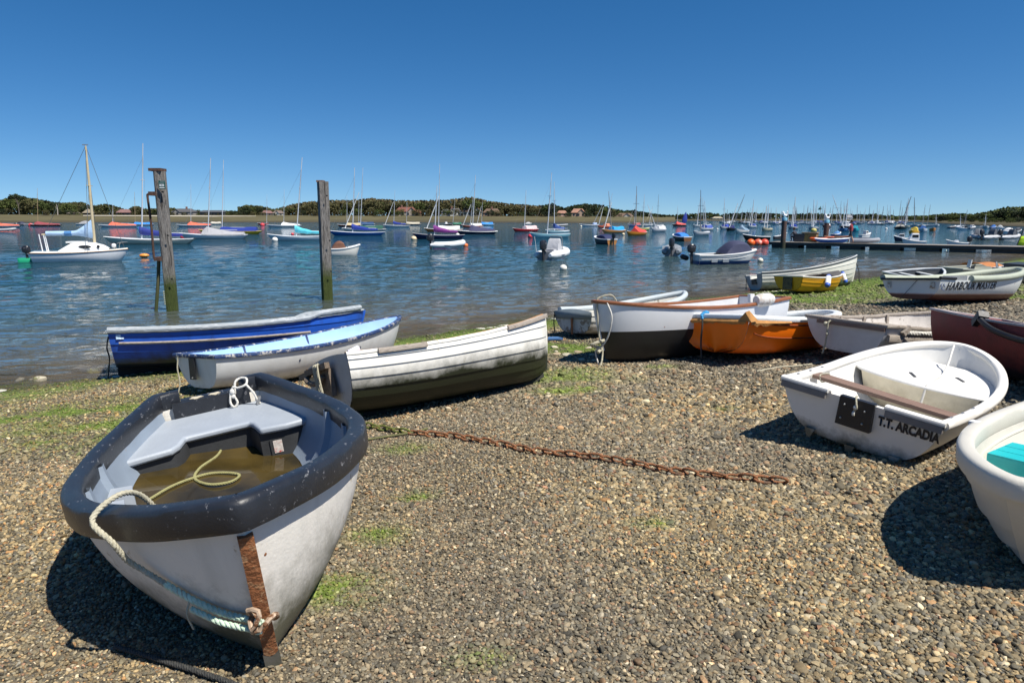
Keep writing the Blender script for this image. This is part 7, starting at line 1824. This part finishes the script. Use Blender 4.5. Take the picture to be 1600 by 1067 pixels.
for px, py, r, c, lab, *sq in ((48, 353.5, 3.6, (.62, .05, .06), 'red buoy at the bow of the dark red sailing boat'), (287, 372.5, 5.0, (.62, .04, .06), 'red buoy just right of the leaning post'), (225.5, 402, 7.5, (.75, .27, .04), 'flat orange buoy left of the leaning post', (1.0, .8, .42)), (410, 352.8, 3.4, (.62, .05, .06), 'red buoy near the far shore left of the white covered boat'),
                               (429.5, 376.5, 4.6, (.72, .71, .66), 'white buoy at the bow of the turquoise covered boat'), (646.5, 374.5, 4.5, (.70, .55, .35), 'cream buoy at the bow of the navy boat'), (715, 368, 3.0, (.72, .71, .66), 'white buoy at the bow of the dark tented boat'), (727.5, 385, 4.0, (.75, .16, .03), 'orange buoy at the bow of the white inflatable'),
                               (829, 371, 4.2, (.60, .04, .06), 'red buoy at the bow of the turquoise blue boat'), (880, 421, 6.0, (.72, .70, .62), 'white buoy below the white inflatable'), (1188, 408.5, 4.4, (.70, .66, .54), 'cream buoy at the bow of the blue and white motor boat'), (974, 367, 2.4, (.7, .6, .4), 'cream buoy at the bow of the orange red covered boat'), (457, 367, 2.5, (.62, .05, .06), 'little red buoy behind the turquoise covered boat'),
                               (908, 354.2, 1.6, (.7, .65, .5), 'tiny cream buoy under the dark wood'), (1121, 358.5, 1.6, (.72, .71, .68), 'tiny white buoy left of the black sailing boat'), (1227, 365, 2.2, (.72, .71, .68), 'small white buoy right of the first pontoon pile'), (872, 354.5, 1.6, (.7, .6, .3), 'tiny yellow buoy by the grey inflatable'), (1385, 358, 1.8, (.72, .71, .68), 'small white buoy beyond the pontoon, left of the black and cream yacht')):
    buoy(px, py, r, c, lab, sq[0] if sq else (1, 1, .9))
# blue upright sail
def blue_sail():
    X, Y = on_water(1069, 351); mb = MB(); rows = []
    for i in range(9):
        f = i / 8; r = 1.25 * (1.02 - f ** 2.2) * (.75 + .25 * min(1, f * 4)); rows.append([(r * math.cos(q) * .8 + .5 * f, r * math.sin(q) * .35, .6 + 4.2 * f) for q in np.linspace(0, 6.283, 11)[:-1]])
    mb.grid(rows, closed=True); o = mb.build('furled_sail', fabric((.02, .045, .28)), None); o.location = (X, Y, WATER_Z); tag(o, 'upright dark blue sail beside the red covered boat', 'sail')
blue_sail()
# ---------------------------------------------------------------- floating pontoon on the right
def pontoon():
    A = Vector((*on_water(1203, 387), 0)); B = Vector((*on_water(1600, 397), 0)); d = (B - A).normalized(); yaw = math.atan2(d.y, d.x); Lp = (B - A).length + 9; top = .48; W = 2.1
    e = empty('pontoon', 'long dark floating pontoon reaching in from the right edge', 'pontoon', None, Matrix.Translation((A.x, A.y, WATER_Z)) @ Matrix.Rotation(yaw, 4, 'Z'))
    md = pm('pontoon_deck', (.24, .215, .185), .9, var=.3, vscale=4, stretch=(4, .6, 1), bump=.4); mf = pm('pontoon_fascia', (.055, .055, .052), .85, var=.3, vscale=3, grime=((.02, .025, .015), .0, .2, 3, .8)); mc = pm('pontoon_float', (.075, .075, .07), .85, var=.3, vscale=2)
    n = int(Lp / .145); mb = MB(); mb.box((0, 0, -.022), (.135, W, .022)); me = mb.mesh('plank'); me.materials.append(md)
    for i in range(n):
        o = bpy.data.objects.new('plank', me); COL.objects.link(o); o.parent = e; o.location = (i * .145, 0, top - .022 + .003 * math.sin(i * 7.1))
    for y in (-.03, W + .03):
        mb = MB(); mb.box((-.05, y - .03, top - .24), (Lp, y + .03, top - .015)); mb.build('fascia', mf, e)
    mb = MB(); mb.box((-.08, -.06, top - .24), (-.052, W + .06, top - .01)); mb.build('end_board', mf, e)
    x = 0; i = 0
    while x < Lp - 1:
        l = 1.6 if i % 3 else 2.2; mb = MB(); mb.box((x + .1, .12, -.28), (x + l, W - .12, top - .245)); mb.build('float', mc, e); x += l + (.9 if i % 2 else .5); i += 1
    M = e.matrix_world; inv = M.inverted()
    def local(px, py, off=.9): 
        # point on the deck that lies below a pixel column
        best = None
        for k in range(400):
            s = Lp * k / 399; p = M @ Vector((s, off, top)); q = project(p)
            if best is None or abs(q[0] - px) < best[0]: best = (abs(q[0] - px), s)
        return best[1]
    # piles with bird figures
    for px, ty, off, lab in ((1223, 333, -.28, 'brown steel pile with white bird figure, left of the two at the pontoon'), (1289.5, 336.5, 2.42, 'brown steel pile with white bird figure, right of the two at the pontoon')):
        s = local(px, 0, off); b = M @ Vector((s, off, 0)); hz = at_depth(px, ty + 12, b.y)[2] - WATER_Z
        p = empty('pile', lab, 'pile', 'pontoon piles', loc=(b.x, b.y, WATER_Z)); mb = MB(); mb.lathe([(.20, -1.5), (.20, hz)], 16); mb.build('tube', pm('pile_rust', (.085, .05, .042), .8, var=.3, vscale=5, grime=((.02, .03, .014), .3, .9, 4, .9)), p)
        mb = MB(); mb.lathe([(.205, hz), (.205, hz + .22), (.18, hz + .26)], 16); mb.build('blue_collar', cmat((.16, .38, .52)), p)
        mb = MB(); z = hz + .26; mb.ball((0, 0, z + .16), .15, 10, 7, (1.3, .7, .8)); mb.tube(smoothpath([(.13, 0, z + .18), (.2, 0, z + .32), (.16, 0, z + .44)]), [.07, .06, .055, .05, .05, .045, .05, .055, .055, .055, .05, .05, .05][:13], 7); mb.ball((.18, 0, z + .45), .065, 8, 6)
        mb.tube([(-.1, -.05, z + .2), (-.2, -.08, z + .40), (-.16, -.06, z + .52)], [.07, .06, .015], 6); mb.tube([(-.05, .06, z + .2), (-.06, .1, z + .36), (.02, .1, z + .46)], [.06, .05, .012], 6); mb.build('bird_figure', cmat((.74, .76, .78)), p)
    # orange floats at the end
    for i, (px, c) in enumerate(((1173, (.72, .13, .02)), (1184.5, (.66, .12, .06)), (1194.5, (.62, .07, .035)))):
        b = Vector(on_water(px, 383)); r = 6.2 * b.y / F_PX; f = empty('float', ('orange mooring float, leftmost of the three at the pontoon end', 'faded red mooring float, middle of the three at the pontoon end', 'red mooring float touching the pontoon end')[i], 'float', 'floats at the pontoon end', loc=(b.x, b.y, WATER_Z + r * .55)); mb = MB(); mb.ball((0, 0, 0), r, 16, 10, (1, 1, .98)); mb.build('ball', pm('float_%d' % i, c, .45, var=.12, wear=((.72, .42, .38), .60 if i == 1 else .8, 2)), f); mb = MB(); mb.lathe([(r * .14, r * .93), (r * .12, r * 1.1), (r * .03, r * 1.12)], 8); mb.build('neck', cmat((.3, .05, .03)), f)
    def deck_thing(px, off=1.0, yaw_=0.0): 
        s = local(px, 0, off); return M @ Matrix.Translation((s, off, top)) @ Matrix.Rotation(yaw_, 4, 'Z')
    # cabinet, kayaks, crates
    c = empty('cabinet', 'brown wooden cabinet standing on the pontoon', 'cabinet', None, deck_thing(1265, 1.4)); mb = MB(); mb.box((-.55, -.3, 0), (.55, .35, .72)); mb.build('body', pm('cabinet_wood', (.24, .17, .08), .7, var=.3), c); mb = MB(); mb.box((-.62, -.36, .72), (.62, .4, .78)); mb.build('lid', pm('cabinet_lid', (.30, .22, .13), .7), c)
    for x in (-.28, .27): mb = MB(); mb.box((x - .22, -.325, .08), (x + .22, -.302, .64)); mb.build('door', pm('cabinet_door', (.20, .15, .05), .7, var=.3), c)
    b = empty('crate', 'dark crate on the pontoon left of the brown cabinet', 'crate', None, deck_thing(1250, 1.3)); mb = MB(); mb.box((-.40, -.3, 0), (.36, .3, .62)); mb.build('body', cmat((.05, .045, .05)), b); mb = MB(); mb.box((-.43, -.33, .62), (.39, .33, .67)); mb.build('lid', cmat((.08, .075, .08)), b)
    def kayak(px, off, Lk, c1, c2, lab, z=.0, yw=0.0):
        h = Hull(L=Lk, B=.72, Bt=.08, Hs=.30, Hb=.36, tm=.5, e=2.0, g=1.1, rake=.3, trake=.25); k = empty('kayak', lab, 'kayak', None, deck_thing(px, off, yw) @ Matrix.Translation((-Lk / 2, 0, z))); shell(h, 'hull', cmat(c1), k, 16, 6)
        rows = [[(h.pt(t, 1, 1)[0], a * h.beam(t), h.sheer(t) + .08 * (1 - a * a)) for a in (-1, -.5, 0, .5, 1)] for t in np.linspace(0, .995, 14)]; mb = MB(); mb.grid(rows); mb.build('deck', cmat(c2), k)
        mb = MB(); mb.ball((Lk * .5, 0, .37), 1, 12, 6, (.38, .2, .06)); mb.build('cockpit', cmat(BLK), k)
    kayak(1300, .55, 2.6, (.04, .14, .46), (.70, .72, .73), 'blue and white kayak lying along the pontoon edge'); kayak(1283, 1.1, 1.9, (.60, .10, .03), (.62, .12, .04), 'red orange kayak on the pontoon behind the blue kayak', .05); kayak(1308, 1.75, 2.0, (.16, .05, .03), (.2, .1, .06), 'brown canoe at the back of the pontoon', .15)
    r = empty('inflatable_boat', 'grey inflatable hauled onto the pontoon beside the walking person', 'inflatable', None, deck_thing(1349, 1.2, .1))
    P = smoothpath([(-.9, -.4, .2), (.3, -.4, .2), (.9, -.15, .26), (1.0, 0, .28), (.9, .15, .26), (.3, .4, .2), (-.9, .4, .2)], 5); mb = MB(); mb.tube(P, .17, 10); mb.build('tube', cmat((.30, .31, .34)), r); mb = MB(); mb.box((-.7, -.3, .12), (.5, .3, .42)); mb.build('cover', fabric((.22, .23, .26)), r)
    launch(1352, 372, 3.0, math.radians(20), (.62, .63, .64), 'white motor boat with console beyond the walking person', cabin=((.6, .6, .6), .4, .7, .8), span=22); launch(1307, 371, 2.6, math.radians(30), (.03, .13, .40), 'small blue motor boat with white seats beyond the kayaks', hood=((.10, .25, .5), .3, .8, .4, .5), span=20)
    launch(1181, 375, 4.6, math.radians(172), (.035, .022, .018), 'dark brown open boat moored behind the orange floats', fb=.5, span=42); launch(1216, 374, 2.6, math.radians(10), (.04, .04, .045), 'dark tender behind the first pontoon pile', span=16)
    buoy(1271.5, 362, 4.5, (.45, .40, .12), 'yellow green buoy beyond the brown cabinet')
    # flag
    b = M @ Vector((local(1278, 0, 2.2), 2.2, top)); f = empty('flag_pole', 'thin pole with dark green pennant behind the brown cabinet', 'flag', None, loc=b); hz = at_depth(1278, 322, b.y)[2] - b.z; mb = MB(); mb.tube([(0, 0, 0), (0, 0, hz)], .02, 6); mb.build('pole', cmat((.3, .3, .3)), f); mb = MB(); mb.add([(0, 0, hz), (-.22, .02, hz - .30), (.10, .0, hz - .26), (.02, .01, hz - .30)], [(0, 1, 3), (0, 3, 2)]); o = mb.build('pennant', fabric((.01, .12, .11)), f); o.modifiers.new('t', 'SOLIDIFY').thickness = .01
    # windsurf sail at the right edge
    s = local(1597, 0, 2.6); b = M @ Vector((s, 2.6, 0)); g = empty('sailing_dinghy', 'white sail with lime green panel at the right edge', 'sail', None, loc=(b.x, b.y, WATER_Z)); z0 = .5; zt = at_depth(1604, 345, b.y)[2] - WATER_Z
    mb = MB(); rows = [[(.02 + .25 * f - .28 * (1 - f) - .05, .02, z0 + (zt - z0) * f), (.30 + .55 * f * .4, -.08 * math.sin(math.pi * f), z0 + (zt - z0) * f), (.75 - .45 * f, 0, z0 + (zt - z0) * f)] for f in np.linspace(0, 1, 9)]; mb.grid([r for r in rows[3:]]); o = mb.build('sail_top', fabric((.7, .72, .72)), g); o.modifiers.new('t', 'SOLIDIFY').thickness = .012; mb = MB(); mb.grid(rows[:4]); o = mb.build('sail_panel', fabric((.42, .66, .02)), g); o.modifiers.new('t', 'SOLIDIFY').thickness = .012
    mb = MB(); mb.tube([rows[0][0], rows[-1][0]], .03, 6); mb.build('mast', cmat(BLK), g); h = Hull(L=3, B=1.2, Bt=.9, Hs=.3, Hb=.4); o = shell(h, 'hull', cmat(WHITE), g, 12, 5, dz=-.05); o.location = (-1.2, 0, 0)
    return deck_thing
deck_thing = pontoon()

# ---------------------------------------------------------------- people on the pontoon
def person(M, label, pts, edges, radii, top, bottom, skin=(.42, .24, .17), hair=(.05, .035, .025), head=None, split=.9, face=0.0):
    e = empty('person', label, 'person', None, M)
    me = bpy.data.meshes.new('body'); me.from_pydata(pts, edges, []); o = bpy.data.objects.new('body', me); COL.objects.link(o); o.parent = e
    md = o.modifiers.new('skin', 'SKIN'); me.skin_vertices.new() if not me.skin_vertices else None
    for i, r in enumerate(radii): me.skin_vertices[0].data[i].radius = (r, r); me.skin_vertices[0].data[i].use_root = (i == 0)
    o.modifiers.new('smooth', 'SUBSURF').levels = 2; o.modifiers['smooth'].render_levels = 2
    m = bpy.data.materials.new('clothed_body'); m.use_nodes = True; nt = m.node_tree; b = nt.nodes['Principled BSDF']; b.inputs['Roughness'].default_value = .85
    tc = _n(nt, 'ShaderNodeTexCoord'); sx = _n(nt, 'ShaderNodeSeparateXYZ'); nt.links.new(tc.outputs['Object'], sx.inputs[0]); rp = _n(nt, 'ShaderNodeValToRGB'); mr = _n(nt, 'ShaderNodeMapRange'); mr.inputs['From Max'].default_value = 1.8; nt.links.new(sx.outputs[2], mr.inputs['Value']); nt.links.new(mr.outputs[0], rp.inputs[0]); rp.color_ramp.interpolation = 'CONSTANT'
    el = rp.color_ramp.elements; el[0].color = (.03, .03, .035, 1); el[0].position = 0
    for p, c in top + bottom:
        q = el.new(p); q.color = (*c, 1)
    el[-1].position = max(p for p, _ in top + bottom) if False else el[-1].position
    nt.links.new(rp.outputs[0], b.inputs['Base Color']); me.materials.append(m)
    hx, hy, hz = head; mb = MB(); mb.ball((hx, hy, hz), .105, 12, 9, (.95, .82, 1.15)); mb.ball((hx + .10 * math.cos(face), hy + .10 * math.sin(face), hz - .01), .022, 6, 5)
    hd = mb.build('head', pm('skin_tone', skin, .6), e); mb = MB(); mb.ball((hx - .02 * math.cos(face), hy - .02 * math.sin(face), hz + .035), .112, 12, 8, (.98, .86, 1.0)); mb.build('hair', pm('hair_%d' % int(hair[0] * 100), hair, .9), hd)
    return e
SKIN_ = (.42, .24, .17)
# walking
_p = [(0, 0, .92), (0, 0, 1.12), (.01, 0, 1.38), (.02, 0, 1.50), (0, .09, .88), (-.10, .09, .50), (-.26, .09, .12), (-.18, .09, .03), (0, -.09, .88), (.13, -.09, .50), (.17, -.09, .08), (.29, -.09, .04), (.01, .19, 1.36), (.10, .22, 1.12), (.24, .20, 1.00), (.01, -.19, 1.36), (-.08, -.23, 1.12), (.05, -.22, .93)]
_e = [(0, 1), (1, 2), (2, 3), (0, 4), (4, 5), (5, 6), (6, 7), (0, 8), (8, 9), (9, 10), (10, 11), (2, 12), (12, 13), (13, 14), (2, 15), (15, 16), (16, 17)]
_r = [.14, .135, .15, .06, .10, .065, .042, .04, .10, .065, .042, .04, .06, .045, .034, .06, .045, .034]
person(deck_thing(1329, .7, math.pi * .97), 'person in dark red top and dark shorts walking along the pontoon', _p, _e, _r, [(.02, SKIN_), (.30, (.03, .03, .04))], [(.52, (.22, .03, .04)), (.82, SKIN_)], head=(.03, 0, 1.66), face=0)
# crouching
_p = [(0, 0, .38), (.06, 0, .56), (.16, 0, .80), (.19, 0, .90), (.04, .12, .36), (.36, .16, .46), (.28, .15, .10), (.40, .15, .04), (.04, -.12, .36), (.36, -.16, .46), (.28, -.15, .10), (.40, -.15, .04), (.15, .19, .78), (.30, .22, .60), (.46, .10, .52), (.15, -.19, .78), (.30, -.22, .60), (.46, -.10, .52)]
person(deck_thing(1243, 1.2, math.pi * .9), 'person in dark clothes crouching on the pontoon beside the dark crate', _p, _e, _r, [(.04, (.02, .02, .03))], [(.24, (.035, .035, .05)), (.49, SKIN_)], head=(.23, 0, 1.05), face=0)
